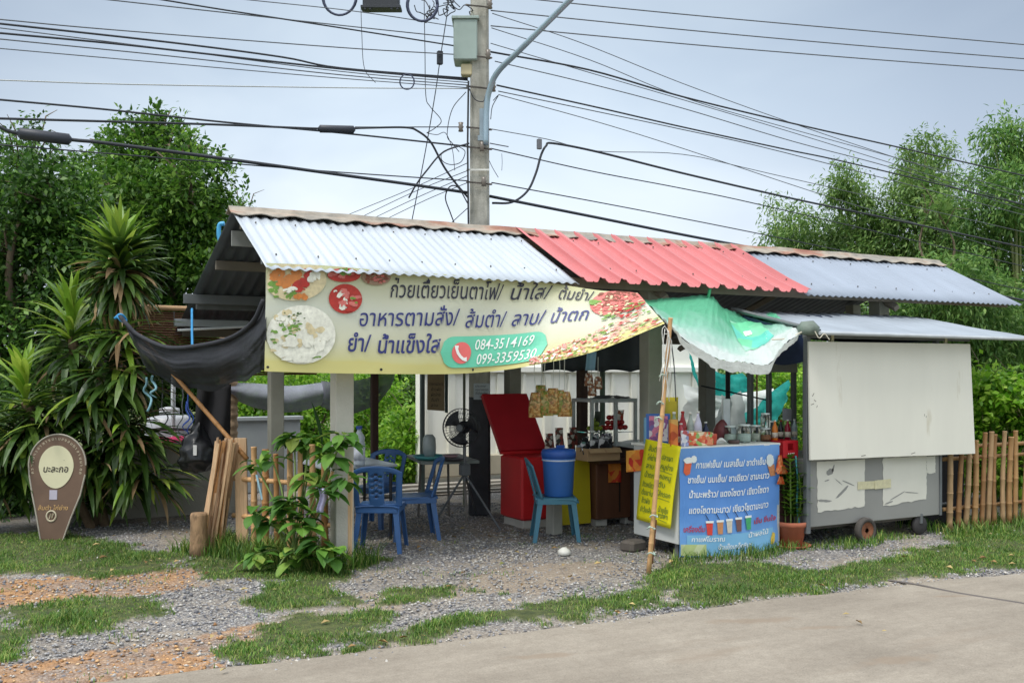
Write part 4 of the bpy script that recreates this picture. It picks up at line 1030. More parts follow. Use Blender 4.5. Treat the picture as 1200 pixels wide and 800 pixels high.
# low concrete wall
tag(MB().box((1.72, 11.95, 0.36), (2.1, 0.16, 0.84), ch=0.01).build('concrete_wall', mat('stained_concrete', S(164, 161, 150), 0.9, 0.18, 2, 0.5, 30, dirt=(S(96, 92, 82), 0.35, 1.6))), 'low stained grey concrete wall between dracaena and wood sheaf', 'wall')
tag(MB().box((1.75, 11.93, 0.80), (2.0, 0.22, 0.03)).build('wall_ledge', mat('ledge_concrete', S(150, 146, 136), 0.9)), 'narrow concrete capping slab lying on the low wall', 'ledge')
a = DP(208, 521, 11.4)
tag(MB().shell(lambda u, v: (1.45 + 0.62 * u, 11.9 - 0.2 + 0.4 * v, 0.825 + 0.05 * math.sin(3.14 * v) + 0.02 * mnoise.noise((u * 8, v * 5, 0)) + 0.03 * u), 24, 8, 0.006).build('pink_cloth', mat('pink_cloth', S(226, 56, 110), 0.8, 0.15, 8), None, True), 'bright pink cloth spread on top of the low concrete wall', 'cloth')
t = thing('plastic_drum', 'pale grey plastic drum behind the pink cloth', 'drum', (2.0, 12.6, 0))
MB().lathe([(0.26, 0.3), (0.28, 0.6), (0.285, 0.95), (0.26, 1.08), (0.2, 1.12), (0.0, 1.13)], (2.0, 12.6, 0), 22).build('body', mat('pale_plastic', S(172, 176, 182), 0.4), t, True)
MB().lathe([(0.12, 1.12), (0.12, 1.2), (0.05, 1.22), (0, 1.22)], (2.0, 12.6, 0), 14).build('lid', mat('pale_plastic2', S(188, 190, 196), 0.4), t, True)
pb = DP(203, 500, 11.6)
tag(MB().tube([(pb[0], pb[1], 0), (pb[0], pb[1], 1.75)], 0.026, 9).build('white_pole', mat('white_pipe', S(206, 212, 216), 0.4), None, True), 'thin white pole standing behind the low concrete wall', 'pole')
tag(MB().tube([DP(150, 503, 11.5), DP(238, 503, 11.5)], 0.014, 7).build('dark_rail', mat('dark_iron', S(46, 48, 52), 0.6)), 'dark horizontal rail above the low concrete wall', 'rail')
random.seed(4)
for i, (px, y0, y1, D, m, lb) in enumerate(((172, 442, 482, 9.7, 'pale_aqua_ribbon', 'aqua ribbon bow hanging at the left end of the net'), (179, 440, 466, 9.7, 'pale_aqua_ribbon', 'shorter aqua ribbon tail right of the bow'), (190, 445, 500, 10.6, 'thin_grey_string', 'thin grey string hanging left of the white pole'), (213, 450, 515, 10.6, 'thin_grey_string', 'thin string hanging just right of the white pole'), (221, 455, 515, 10.3, 'deep_blue_cord', 'twisted dark blue cord hanging beside the black cloth'), (219, 470, 520, 10.3, 'deep_blue_cord', 'slack dark blue cord end hanging to the pink cloth'))):
    colr = {'pale_aqua_ribbon': S(130, 176, 190), 'thin_grey_string': S(130, 134, 140), 'deep_blue_cord': S(44, 74, 150)}[m]
    pts = spline([DP(px + rnd(-2, 2) * k, y0 + (y1 - y0) * k / 5, D + rnd(-.03, .03)) for k in range(6)], 4)
    tag(MB().tube(pts, 0.013 if 'aqua' in m else 0.008 if 'grey' in m else 0.016, 5, flat=0.3).build('hanging_string', mat(m, colr, 0.7), None, True), lb, 'string')
# ringed palm trunk and things beyond it
b = GP(268, 590)
tp = thing('palm_trunk', 'ringed pale palm trunk standing behind the black cloth', 'palm', (b[0], b[1], 0))
mb = MB(); prof = []
for i in range(46):
    z = i * 0.052; prof += [(0.105 + 0.012 * (i % 2), z), (0.118 - 0.008 * (i % 3), z + 0.03)]
mb.lathe(prof, (b[0], b[1], 0), 16); mb.build('trunk', mat('palm_bark', S(168, 144, 118), 0.9, 0.25, 10, 0.6, 30, dirt=(S(100, 80, 62), 0.35, 12)), tp, True)
for i, (px, py, wd, ht, D, lb, colr) in enumerate(((300, 535, 1.0, 1.15, 13.6, 'grey painted panel wall behind the pickets', S(150, 156, 158)),)):
    c = DP(px, 492, D)
    tag(MB().box((c[0] + 0.1, c[1], (EYE - D * (492 - HOR) / FOC) / 2), (wd, 0.12, EYE - D * (492 - HOR) / FOC), ch=0.01).box((c[0] + 0.1, c[1], EYE - D * (492 - HOR) / FOC + 0.02), (wd + 0.06, 0.2, 0.05)).build('panel_wall', mat('grey_panel', colr, 0.7, 0.1, 2, dirt=(S(110, 112, 108), 0.25, 2))), lb, 'wall')
# grey shade cloth across the back of the seating area
greynet = net('grey_shade_cloth', S(138, 142, 156), 0.12)
def gn(pts_t, pts_b, wob):
    A = spline(pts_t, 6); B = spline(pts_b, 6)
    def f(u, v):
        k = u * (len(A) - 1); i = min(int(k), len(A) - 2); q = k - i
        return (A[i] * (1 - q) + A[i + 1] * q) * (1 - v) + (B[i] * (1 - q) + B[i + 1] * q) * v + np.array((0, -1, 0)) * (wob * math.sin(math.pi * v) + 0.03 * mnoise.noise((u * 7, v * 2, wob)))
    return f
f = gn([DP(262, 448, 12.4), DP(300, 449, 12.5), DP(340, 452, 12.6), DP(378, 448, 12.7)], [DP(262, 462, 12.4), DP(290, 476, 12.5), DP(320, 482, 12.6), DP(350, 482, 12.6), DP(378, 474, 12.7)][0:1] + [DP(300, 478, 12.5), DP(345, 483, 12.6), DP(378, 474, 12.7)], 0.12)
tag(MB().sheet(f, 30, 8).build('shade_cloth', greynet, None, True), 'pale grey shade cloth strip sagging behind the left pickets', 'shade cloth')
f = gn([DP(376, 446, 12.6), DP(400, 448, 12.4), DP(440, 440, 12.2), DP(460, 425, 12.0)], [DP(376, 476, 12.6), DP(405, 486, 12.4), DP(440, 474, 12.2), DP(457, 455, 12.0)], 0.12)
tag(MB().sheet(f, 30, 8).build('shade_cloth', net('darker_shade_cloth', S(98, 100, 112), 0.12), None, True), 'darker grey shade cloth strip sagging behind the white corner post', 'shade cloth')

# ------------------------------------------------------------------ dracaena clump
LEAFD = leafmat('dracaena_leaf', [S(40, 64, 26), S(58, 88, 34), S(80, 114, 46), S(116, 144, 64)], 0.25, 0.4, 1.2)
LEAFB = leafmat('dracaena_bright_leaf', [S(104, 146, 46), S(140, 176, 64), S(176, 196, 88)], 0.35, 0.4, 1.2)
LEAFX = leafmat('dry_leaf', [S(136, 110, 80), S(172, 144, 108), S(196, 172, 138)], 0.2, 0.7, 1.2)
def strap(mb, base, az, el, L, wd, droop, seg=6, twist=0.0):
    """one arching strap leaf: starts at angle el above level, bends down by droop over its length"""
    p = np.array(base, float); h = np.array((math.cos(az), math.sin(az), 0)); side = np.array((-math.sin(az), math.cos(az), 0))
    vs = []; a = el
    for i in range(seg + 1):
        f = i / seg; k = math.sin(math.pi * min(0.12 + f * 0.9, 1)) ** 0.7 if f < 1 else 0.02
        s2 = side * math.cos(twist * f) + np.array((0, 0, 1)) * math.sin(twist * f)
        dn = np.array((0, 0, -1)) * wd * 0.22 * k
        vs += [p - s2 * wd * k, p + dn, p + s2 * wd * k]
        p = p + (h * math.cos(a) + np.array((0, 0, 1)) * math.sin(a)) * (L / seg); a -= droop / seg
    fs = []
    for i in range(seg):
        fs += [(3 * i, 3 * i + 1, 3 * i + 4, 3 * i + 3), (3 * i + 1, 3 * i + 2, 3 * i + 5, 3 * i + 4)]
    mb.add(vs, fs)
random.seed(12)
b = GP(122, 622); b[1] += 0.25
t = thing('dracaena', 'big spiky dracaena clump with long strap leaves behind the teardrop sign', 'plant', (b[0], b[1], 0))
mb = MB(); dry = MB(); br = MB(); stem = MB()
def head(c, n, Lr, el0, el1, wd, m, dry_below=None):
    for i in range(n):
        f = i / n; el = el1 + (el0 - el1) * f + rnd(-.15, .15); az = rnd(0, 6.283)
        tgt = m
        L = rnd(*Lr) * (0.75 + 0.25 * math.sin(math.pi * f))
        if dry_below and f < dry_below and random.random() < 0.4: tgt = dry
        strap(tgt, c + np.array((0, 0, 0.32 * f - 0.1)), az, el, L, wd * rnd(.75, 1.15), rnd(0.5, 1.5) * (1.3 - el * 0.5), 6, rnd(-.4, .4))
h1 = DP(140, 322, 10.55); h2 = DP(84, 392, 10.4); h3 = DP(30, 470, 10.1)
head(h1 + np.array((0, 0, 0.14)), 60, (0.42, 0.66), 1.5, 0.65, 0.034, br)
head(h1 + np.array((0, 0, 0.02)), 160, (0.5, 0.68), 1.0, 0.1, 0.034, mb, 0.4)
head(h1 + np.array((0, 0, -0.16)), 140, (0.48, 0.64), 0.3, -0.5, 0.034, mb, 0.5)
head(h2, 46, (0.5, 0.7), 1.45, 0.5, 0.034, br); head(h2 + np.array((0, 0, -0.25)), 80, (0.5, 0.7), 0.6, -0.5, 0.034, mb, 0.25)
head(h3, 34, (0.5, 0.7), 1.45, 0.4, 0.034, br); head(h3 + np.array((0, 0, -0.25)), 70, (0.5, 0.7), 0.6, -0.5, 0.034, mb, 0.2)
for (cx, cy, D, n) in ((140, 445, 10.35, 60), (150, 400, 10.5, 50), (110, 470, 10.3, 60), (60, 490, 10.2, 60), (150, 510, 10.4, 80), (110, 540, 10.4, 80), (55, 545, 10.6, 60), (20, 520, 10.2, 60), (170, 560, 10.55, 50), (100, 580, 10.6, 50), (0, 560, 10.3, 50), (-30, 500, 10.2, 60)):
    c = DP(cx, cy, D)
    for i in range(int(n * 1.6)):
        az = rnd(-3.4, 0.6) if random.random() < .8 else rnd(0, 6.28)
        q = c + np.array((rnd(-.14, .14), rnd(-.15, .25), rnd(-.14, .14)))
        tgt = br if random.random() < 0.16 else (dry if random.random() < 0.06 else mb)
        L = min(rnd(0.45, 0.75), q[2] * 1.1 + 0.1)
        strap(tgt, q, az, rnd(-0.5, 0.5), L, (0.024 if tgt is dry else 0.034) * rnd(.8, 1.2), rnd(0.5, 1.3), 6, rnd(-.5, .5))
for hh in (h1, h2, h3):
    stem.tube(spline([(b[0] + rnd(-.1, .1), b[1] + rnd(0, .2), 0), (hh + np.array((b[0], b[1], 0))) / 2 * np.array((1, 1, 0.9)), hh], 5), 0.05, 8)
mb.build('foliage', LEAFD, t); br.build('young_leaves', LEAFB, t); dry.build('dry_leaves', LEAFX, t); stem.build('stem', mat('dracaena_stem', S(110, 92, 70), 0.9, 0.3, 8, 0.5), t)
# low leafy weeds under it
random.seed(14)
# ------------------------------------------------------------------ teardrop sign
sg = GP(66, 633); sD = float(sg @ FW)
t = thing('teardrop_sign', 'brown teardrop shaped standing sign with a cream oval in the grass', 'sign', sg)
SW = 1.0 / FOC * sD
def sf(px, py, off=0.0):        # sign face coordinates: pixels from its middle, leaning back a little
    x = (px - 66) * SW; z = (633 - py) * SW
    return sg + RT * x + np.array((0, 0, z)) + FW * (0.07 * z - off)
out_ = []
for i in range(40):
    a = math.pi * i / 39; out_.append((66 + 33.5 * math.cos(a), 545 - 36 * math.sin(a)))
out_ = out_ + [(33.5, 556), (38, 580), (44, 606), (50, 636), (74, 636), (84, 606), (94, 580), (99, 556)]
MB().prism([(x, y) for x, y in out_][::-1], lambda u, v, w_: sf(u, v, w_), 0.03).build('board', mat('brown_sign_board', S(104, 82, 66), 0.5, 0.14, 5, 0.0, 30, 0.0, (S(124, 122, 104), 0.35, 3)), t)
edge = [sf(x, y, 0.032) for x, y in out_[:48]]
MB().tube(edge, 0.008, 6).build('rim', mat('pale_rim', S(166, 160, 146), 0.5), t)
mb = MB(); mb.prism([(65 + 20.5 * math.cos(a) * (1 - 0.12 * max(0, math.sin(a))), 547 + 25 * math.sin(a)) for a in np.linspace(0, 2 * math.pi, 40, endpoint=False)], lambda u, v, w_: sf(u, v, 0.030 + w_), 0.006)
mb.build('oval_panel', mat('cream_sign_oval', S(206, 202, 168), 0.5, 0.06, 4, dirt=(S(184, 160, 90), 0.18, 8)), t)
write(mb := MB(), 'บะละกอ', lambda x, y: sf(x, -y, 0.040), 50, 79, -553, 11, 0.01); mb.build('lettering', mat('sign_ink', S(52, 44, 40)), t)['label'] = 'dark word in the oval'
mb = MB(); word = 'ก๋วยเตี๋ยวอาหารตามสั่ง'
vv = [ch for ch in 'กวยเตยวอาหารตามสงสมตาลาบนาตก']
for i, ch in enumerate(vv):
    a = math.pi * (0.92 + 1.16 * i / (len(vv) - 1)); cx, cy = 65.5 + 27.5 * math.cos(a), 546 + 30.5 * math.sin(a)
    th = a + math.pi / 2
    g, fc = glyphs(ch, 0.01)
    mb.add([sf(cx + (x - .25) * 4.6 * math.cos(th) + y * 4.6 * math.sin(th), cy + (x - .25) * 4.6 * math.sin(th) - y * 4.6 * math.cos(th), 0.034) for x, y in g], fc)
mb.build('arched_lettering', mat('sign_cream_ink', S(196, 186, 160)), t)
MB().prism([(58, 574), (67, 574), (67, 585), (58, 585)], lambda u, v, w_: sf(u, v, 0.03 + w_), 0.004).build('label_plate', mat('lilac_plate', S(176, 172, 186)), t)
write(mb := MB(), 'ส้มตำ ไก่ย่าง', lambda x, y: sf(x, -y, 0.034), 45, 80, -597, 7, 0.006); mb.build('lettering', mat('sign_orange_ink', S(198, 160, 104)), t)['label'] = 'orange line of writing'
MB().tube([sf(61 + 5.5 * math.cos(a), 604 + 6 * math.sin(a), 0.034) for a in np.linspace(0, 6.3, 26)], 0.008, 5).tube([sf(59 + 1.5 * k, 607 - (k % 2) * 6, 0.034) for k in range(4)], 0.006, 5).build('emblem', mat('sign_cream_ink', S(196, 186, 160)), t)

# ------------------------------------------------------------------ broad-leaved plant by the fence
random.seed(19)
PAP = leafmat('broad_leaf', [S(48, 88, 30), S(66, 114, 38), S(88, 138, 50), S(120, 166, 66), S(150, 170, 80)], 0.35, 0.62, 4.0)
def broad(mb, p, dirv, L, wd, sag=0.5, seg=5):
    d = np.array(dirv, float); d /= np.linalg.norm(d); side = np.cross(d, (0, 0, 1)); side = side / (np.linalg.norm(side) + 1e-9)
    p = np.array(p, float); vs = []
    for i in range(seg + 1):
        f = i / seg; k = math.sin(math.pi * min(0.06 + f * 0.94, 1)) ** 0.8 * (1.15 - 0.5 * f)
        nrm = np.cross(side, d)
        vs += [p - side * wd * k + nrm * wd * 0.22 * k, p, p + side * wd * k + nrm * wd * 0.22 * k]
        p = p + d * L / seg; d = d + np.array((0, 0, -sag / seg)); d /= np.linalg.norm(d)
    fs = []
    for i in range(seg): fs += [(3 * i, 3 * i + 1, 3 * i + 4, 3 * i + 3), (3 * i + 1, 3 * i + 2, 3 * i + 5, 3 * i + 4)]
    mb.add(vs, fs)
b = np.array((2.32, 8.22, 0))
t = thing('broad_leaved_shrub', 'bushy green broad leaved shrub growing through the bamboo pickets', 'plant', b)
lf = MB(); st = MB()
for px, py, D, n, L in ((300, 545, 8.6, 7, .17), (318, 535, 8.55, 6, .17), (345, 515, 8.7, 13, .2), (362, 520, 8.7, 9, .2), (390, 530, 8.2, 13, .2), (402, 515, 8.2, 10, .19), (405, 560, 8.1, 9, .19), (360, 560, 8.4, 9, .2), (340, 590, 8.2, 16, .22), (355, 610, 8.15, 15, .22), (380, 575, 8.15, 12, .21), (318, 615, 8.3, 9, .2), (300, 600, 8.3, 6, .2), (375, 640, 8.05, 15, .2), (390, 650, 8.0, 10, .2), (345, 650, 8.1, 12, .2), (300, 650, 8.2, 10, .16), (325, 665, 8.1, 8, .16)):
    c = DP(px, py, D)
    st.tube(spline([b + np.array((rnd(-.1, .15), rnd(-.1, .1), 0)), (b + c) / 2 + np.array((0, 0, .1)), c], 4), 0.008, 5)
    for i in range(int(n * 1.4)):
        az = rnd(0, 6.28) if D > 8.12 else rnd(0, 6.28); broad(lf, c + np.array((math.cos(az) * .03, math.sin(az) * .03, rnd(-.06, .06))), (math.cos(az), math.sin(az), rnd(-.6, .5)), L * rnd(.55, 1.2), L * 0.29 * rnd(.7, 1.2), rnd(.6, 1.6))
lf.build('foliage', PAP, t); st.build('stem', mat('green_stem', S(110, 132, 66), 0.6), t)
t = thing('banana_leaf', 'upright young banana shoot with one tall dark leaf behind the pickets', 'plant', (2.9, 8.75, 0))
mb = MB(); c = DP(377, 520, 8.9); broad(mb, c, DP(366, 474, 8.9) - c, 0.4, 0.085, 0.05, 8)
mb.build('leaf', leafmat('banana_leaf_green', [S(44, 88, 34), S(58, 104, 42)], 0.3, 0.35), t)
MB().tube(spline([(2.9, 8.75, 0), (2.9, 8.7, 0.5), c], 5), 0.012, 6).build('stalk', mat('green_stem', S(110, 132, 66)), t)
t = thing('cloth_stake', 'leaning bamboo stick with a scrap of lilac plastic tied on it', 'stake', GP(372, 640))
culm(mb := MB(), DP(360, 630, 8.3), DP(390, 552, 8.2), 0.016, 4); mb.build('stick', bamb, t, True)
MB().shell(lambda u, v: DP(373 + 8 * u + 2 * math.sin(5 * v), 572 + 28 * v, 8.1 + 0.02 * math.sin(8 * u)), 6, 8, 0.003).build('plastic_scrap', mat('lilac_plastic', S(186, 180, 214), 0.4), t, True)

# ================================================================== BACK OF THE STALL
wallm = mat('pale_wall_paint', S(242, 242, 232), 0.7, 0.05, 1.5, dirt=(S(216, 214, 198), 0.2, 1.2))
ribm = mat('pale_wall_rib', S(220, 220, 208), 0.7, 0.06, 2)
t = thing('panel_wall', 'cream ribbed wall closing the back of the stall behind the pole', 'wall', (8.3, 13.55, 0))
MB().box((8.4, 13.6, 1.2), (5.5, 0.14, 2.4), ch=0.01).build('wall_face', wallm, t)
for i in range(14):
    MB().box((5.75 + i * 0.41, 13.51, 1.0), (0.12 if i % 2 else 0.06, 0.06, 1.25), ch=0.01).build('rib', ribm, t)
MB().box((8.4, 13.49, 1.68), (5.5, 0.1, 0.1), ch=0.012).build('rail', wallm, t)
MB().box((8.4, 13.49, 0.24), (5.5, 0.1, 0.3), ch=0.012).build('plinth', mat('wall_plinth', S(176, 168, 148), 0.8, 0.2, 2), t)
random.seed(41)
for i in range(5):   # planks lying in front of the wall
    y = 12.2 + i * 0.22; z = 0.03 + 0.02 * (i % 2)
    tag(MB().box((5.6 + rnd(-.2, .2), y, z + 0.01), (2.3, 0.12, 0.03), rnd(-.08, .08)).build('loose_plank', mat('grey_board', S(150, 144, 134), 0.8, 0.2, 4, stretch=(.4, 3, 1))), 'grey plank lying on the ground before the cream wall', 'plank', 'planks before the cream wall')
def pole_thing(px, D, r, ht, m, label, nm='thin_pole'):
    p = DP(px, 450, D)
    return tag(MB().tube([(p[0], p[1], 0), (p[0], p[1], ht)], r, 8).build(nm, m), label, 'pole')
gr_iron = mat('grey_green_iron', S(92, 104, 100), 0.6, 0.15, 4)
pole_thing(495, 13.0, 0.035, 2.1, gr_iron, 'dark grey pole at the left end of the cream wall')
pole_thing(544, 12.3, 0.018, 2.2, mat('olive_pipe', S(120, 124, 104), 0.6), 'thin olive pipe standing just left of the power pole')
pole_thing(706, 12.6, 0.035, 2.1, mat('green_post_paint', S(110, 130, 112), 0.6), 'pale green pole between the brown post and the glass case')
# board on a frame
t = thing('menu_board', 'tan paper menu board in a dark green frame by the fan', 'menu board', DP(512, 480, 12.2))
bf = lambda x, y, off=0.0: DP(x, y, 12.2 - off)
MB().prism([(501, 415), (521, 415), (521, 481.5), (500.5, 480)], lambda u, v, w_: bf(u, v, w_), 0.012).build('sheet', mat('tan_paper', S(150, 130, 98), 0.8, 0.12, 4), t)
MB().prism([(521.2, 410), (525, 410), (525, 484), (521.2, 483)], lambda u, v, w_: bf(u, v, w_), 0.03).build('frame', mat('dark_green_frame', S(44, 64, 60), 0.6), t)
mb = MB()
for i, (s_, a, b) in enumerate((('รายการอาหาร', 503, 519), ('ข้าวผัด', 505, 517), ('ผัดไทย', 505, 516), ('ต้มยำ', 505, 514), ('ลาบ', 505, 513))):
    write(mb, s_, lambda x, y: bf(x, -y, 0.016), a, b, -(451.5 + i * 6.2), 5)
mb.build('lettering', mat('board_ink', S(70, 58, 48)), t)

# ------------------------------------------------------------------ plastic chairs
blue = mat('blue_chair_plastic', S(56, 96, 148), 0.42, 0.08, 4, dirt=(S(84, 110, 140), 0.15, 6))
navy = mat('navy_chair_plastic', S(34, 62, 108), 0.42, 0.08, 4)
teal = mat('blue_green_chair_plastic', S(64, 118, 140), 0.42, 0.08, 4, dirt=(S(70, 140, 128), 0.35, 5))
def make_chair(label, m, group=None, lat=True):
    """faces +y; seat 0.43 m, top of the back 0.80 m"""
    t = thing('plastic_chair', label, 'chair', (0, 0, 0), group)
    def seat(u, v):
        x = (u - .5) * 0.42 * (1 - 0.08 * (1 - v)); y = (v - .5) * 0.42
        return (x, y, 0.43 - 0.018 * math.sin(math.pi * u) * math.sin(math.pi * v) - (0.03 * max(0, v - .85) / .15) ** 1 - 0.02 * (abs(u - .5) * 2) ** 6)
    MB().shell(seat, 14, 14, 0.012).build('seat', m, t, True)
    MB().box((0, 0.185, 0.395), (0.38, 0.02, 0.06)).box((0, -0.19, 0.395), (0.36, 0.02, 0.06)).box((-0.19, 0, 0.395), (0.02, 0.38, 0.06)).box((0.19, 0, 0.395), (0.02, 0.38, 0.06)).build('apron', m, t)
    nu, nv = 26, 22
    def back(u, v):
        a = (u - .5) * 2; wd = 0.215 + 0.02 * v
        zt = 0.80 - 0.06 * abs(a) ** 2.6
        return (a * wd, -0.2 - 0.10 * v + 0.06 * a * a, 0.42 + (zt - 0.42) * v)
    def mask(i, j):
        u, v = (i + .5) / nu, (j + .5) / nv
        if v > 0.86 or u < 0.12 or u > 0.88: return True
        if v < 0.1: return True
        if abs(u - .5) > 0.17: return False
        if not lat: return True
        k = (i - nu // 2)
        return not (k in (-3, -2, 1, 2) and j % 3 == 1 and 4 < j < 18) and not (k in (-1, 0) and j % 3 == 2 and 4 < j < 18)
    MB().shell(back, nu, nv, 0.014, mask).build('backrest', m, t, True)
    for sx, sy in ((-1, 1), (1, 1), (-1, -1), (1, -1)):
        a = Vector((sx * 0.185, sy * 0.18, 0.42)); b = Vector((sx * 0.225, sy * (0.235 if sy < 0 else 0.225), 0.0))
        mb = MB()
        def leg(u, v):
            p = a.lerp(b, v); wd = 0.05 - 0.014 * v
            if u < .5: return (p.x - sx * wd * (1 - 2 * u), p.y, p.z)
            return (p.x, p.y - sy * wd * (2 * u - 1), p.z)
        mb.shell(leg, 2, 6, 0.009)
        mb.build('leg', m, t)
    return t
c1 = make_chair('blue plastic chair with a lattice back nearest the white corner post', blue, 'blue plastic chairs round the table')
def place(c, p, az):      # az: world azimuth (deg) the chair faces, ccw from +x
    c.location = (float(p[0]), float(p[1]), 0); c.rotation_euler = (0, 0, R(az - 90))
place(c1, (3.26, 8.72), 60)
c2 = dup(c1, (3.78, 9.18, 0), R(165 - 90), 'blue plastic chair seen from the side right of the nearest one')
c3 = dup(c1, (3.72, 10.1, 0), R(215 - 90), 'blue plastic chair tucked behind the far side of the table')
cb = make_chair('blue green plastic chair holding a big blue bucket', teal)
place(cb, (4.98, 8.46), -25)

# dining table with a water bottle
t = thing('dining_table', 'small grey topped table between the blue chairs', 'table', (3.2, 9.55, 0))
MB().box((3.2, 9.55, 0.735), (0.75, 0.9, 0.025), ch=0.006).build('table_top', mat('grey_laminate', S(160, 168, 176), 0.35, 0.06), t)
for sx in (-1, 1):
    for sy in (-1, 1): MB().tube([(3.2 + sx * .33, 9.55 + sy * .38, 0), (3.2 + sx * .33, 9.55 + sy * .38, 0.722)], 0.016, 8).build('leg', mat('black_iron_leg', S(36, 38, 42), 0.5), t)
b = DP(421, 528, 9.55); b[2] = 0.748
t = thing('water_bottle', 'tall clear water bottle with a blue cap on the grey table', 'bottle', b)
MB().lathe([(0.05, 0), (0.055, 0.02), (0.055, 0.2), (0.05, 0.24), (0.055, 0.27), (0.02, 0.33), (0.02, 0.35)], b, 16).build('bottle', mat('milky_bottle', S(186, 196, 206), 0.25), t, True)
MB().lathe([(0.03, 0.35), (0.03, 0.38), (0, 0.382)], b, 12).build('cap', mat('cap_blue', S(44, 76, 150), 0.4), t)
MB().lathe([(0.0565, 0.05), (0.0565, 0.17)], b, 16).build('label_wrap', mat('bottle_label', S(206, 210, 220), 0.5, 0.2, 20), t, True)

# side table with trays
t = thing('metal_table', 'old grey metal legged table carrying a teal tray beside the fan', 'table', (4.45, 10.02, 0))
MB().box((4.45, 10.02, 0.69), (0.62, 0.95, 0.03), R(-12)).build('table_top', mat('scuffed_top', S(120, 126, 122), 0.6, 0.2, 6), t)
for px, py in ((490, 606), (508, 617), (526, 605), (547, 617)):
    g = GP(px, py); MB().tube([(g[0], g[1], 0), (g[0] + (4.45 - g[0]) * .12, g[1] + (10.02 - g[1]) * .12, 0.68)], 0.014, 7).build('leg', mat('rusty_leg', S(120, 116, 110), 0.7, 0.25, 12), t)
MB().tube([(4.25, 9.75, 0.22), (4.55, 9.6, 0.22)], 0.009, 6).build('stretcher', mat('rusty_leg', S(120, 116, 110)), t)
c = DP(505, 536, 10.7)
tag(MB().lathe([(0.0, 0.0), (0.16, 0.0), (0.19, 0.035), (0.2, 0.035), (0.165, -0.004), (0, -0.006)], (c[0], c[1], 0.715), 22).build('teal_tray', mat('teal_plastic', S(74, 148, 150), 0.45), None, True), 'round teal plastic tray on the metal table', 'tray')
c = DP(531, 536, 10.5)
for i, (dx, dz, r, h, colr, lb) in enumerate(((0, 0, .13, .03, S(60, 56, 60), 'dark shallow pan on the metal table'), (-0.03, 0.035, .09, .03, S(150, 120, 126), 'small pinkish dish stacked on the dark pan'))):
    tag(MB().lathe([(r * .6, 0), (r, h), (r * .96, h), (r * .55, 0.006), (0, 0.006)], (c[0] + dx, c[1], 0.707 + dz), 18).build('dish', mat('dish%d' % i if False else ('dark_dish' if i == 0 else 'pink_dish'), colr, 0.4), None, True), lb, 'dish')
c = DP(503, 520, 10.9)
tag(MB().lathe([(0.07, 0), (0.075, 0.1), (0.07, 0.2), (0.04, 0.24), (0, 0.24)], (c[0], c[1], 0.72), 14).build('clear_jar', mat('hazy_jar', S(176, 184, 184), 0.3), None, True), 'hazy plastic jar standing behind the teal tray', 'jar')

# pedestal fan
fc = DP(541, 501, 10.35); FD = -FW * 0.9 - RT * 0.25; FD /= np.linalg.norm(FD); FS = np.cross((0, 0, 1), FD); FU = np.array((0, 0, 1.0))
t = thing('pedestal_fan', 'black pedestal fan on a tripod in front of the power pole', 'fan', (fc[0], fc[1], 0))
fk = mat('fan_black', S(34, 36, 42), 0.4, 0.1); fs_ = mat('fan_grey', S(96, 100, 104), 0.45)
def ring(r, off, th): return [fc + FS * r * math.cos(a) + FU * r * math.sin(a) + FD * off for a in np.linspace(0, 2 * math.pi, 40)]
mb = MB()
for r, off in ((0.2, 0.0), (0.2, 0.025), (0.15, 0.055), (0.1, 0.07), (0.045, 0.075), (0.15, -0.04), (0.1, -0.05)): mb.tube(ring(r, off, .003), 0.0042 if r == .2 else 0.0022, 5)
for k in range(36):
    a = 2 * math.pi * k / 36
    mb.tube([fc + (FS * math.cos(a) + FU * math.sin(a)) * r + FD * o for r, o in ((0.04, 0.076), (0.1, 0.071), (0.15, 0.056), (0.2, 0.012), (0.15, -0.04), (0.05, -0.055))], 0.0016, 4)
mb.build('guard', fk, t)
for k in range(3):
    a0 = R(120 * k + 20)
    def bl(u, v):
        r = 0.03 + 0.15 * v; a = a0 + (u - .5) * 1.35 * (0.45 + 0.55 * v)
        return fc + (FS * math.cos(a) + FU * math.sin(a)) * r + FD * (0.02 * (u - .5) * 2 * (1 - .3 * v))
    MB().shell(bl, 8, 6, 0.003).build('blade', fk, t, True)
mb = MB(); mb.tube([fc + FD * 0.08, fc + FD * 0.07, fc + FD * 0.0], [0.03, 0.04, 0.035], 14); mb.build('hub', fs_, t)
mb = MB(); mb.tube([fc - FD * 0.05, fc - FD * 0.07, fc - FD * 0.17, fc - FD * 0.19], [0.05, 0.07, 0.06, 0.03], 14); mb.build('motor', fk, t)
pc = fc - FD * 0.1
MB().tube([(pc[0], pc[1], 0.5), (pc[0], pc[1], fc[2] - 0.05)], 0.016, 8).build('pole', fs_, t)
MB().box((pc[0], pc[1], 0.62), (0.1, 0.09, 0.12)).build('switch_box', fs_, t)
for px, py in ((507, 617), (586, 621), (558, 604)):
    g = GP(px, py); MB().tube([(pc[0], pc[1], 0.58), g + np.array((0, 0, 0.01))], 0.012, 7).build('leg', fs_, t)

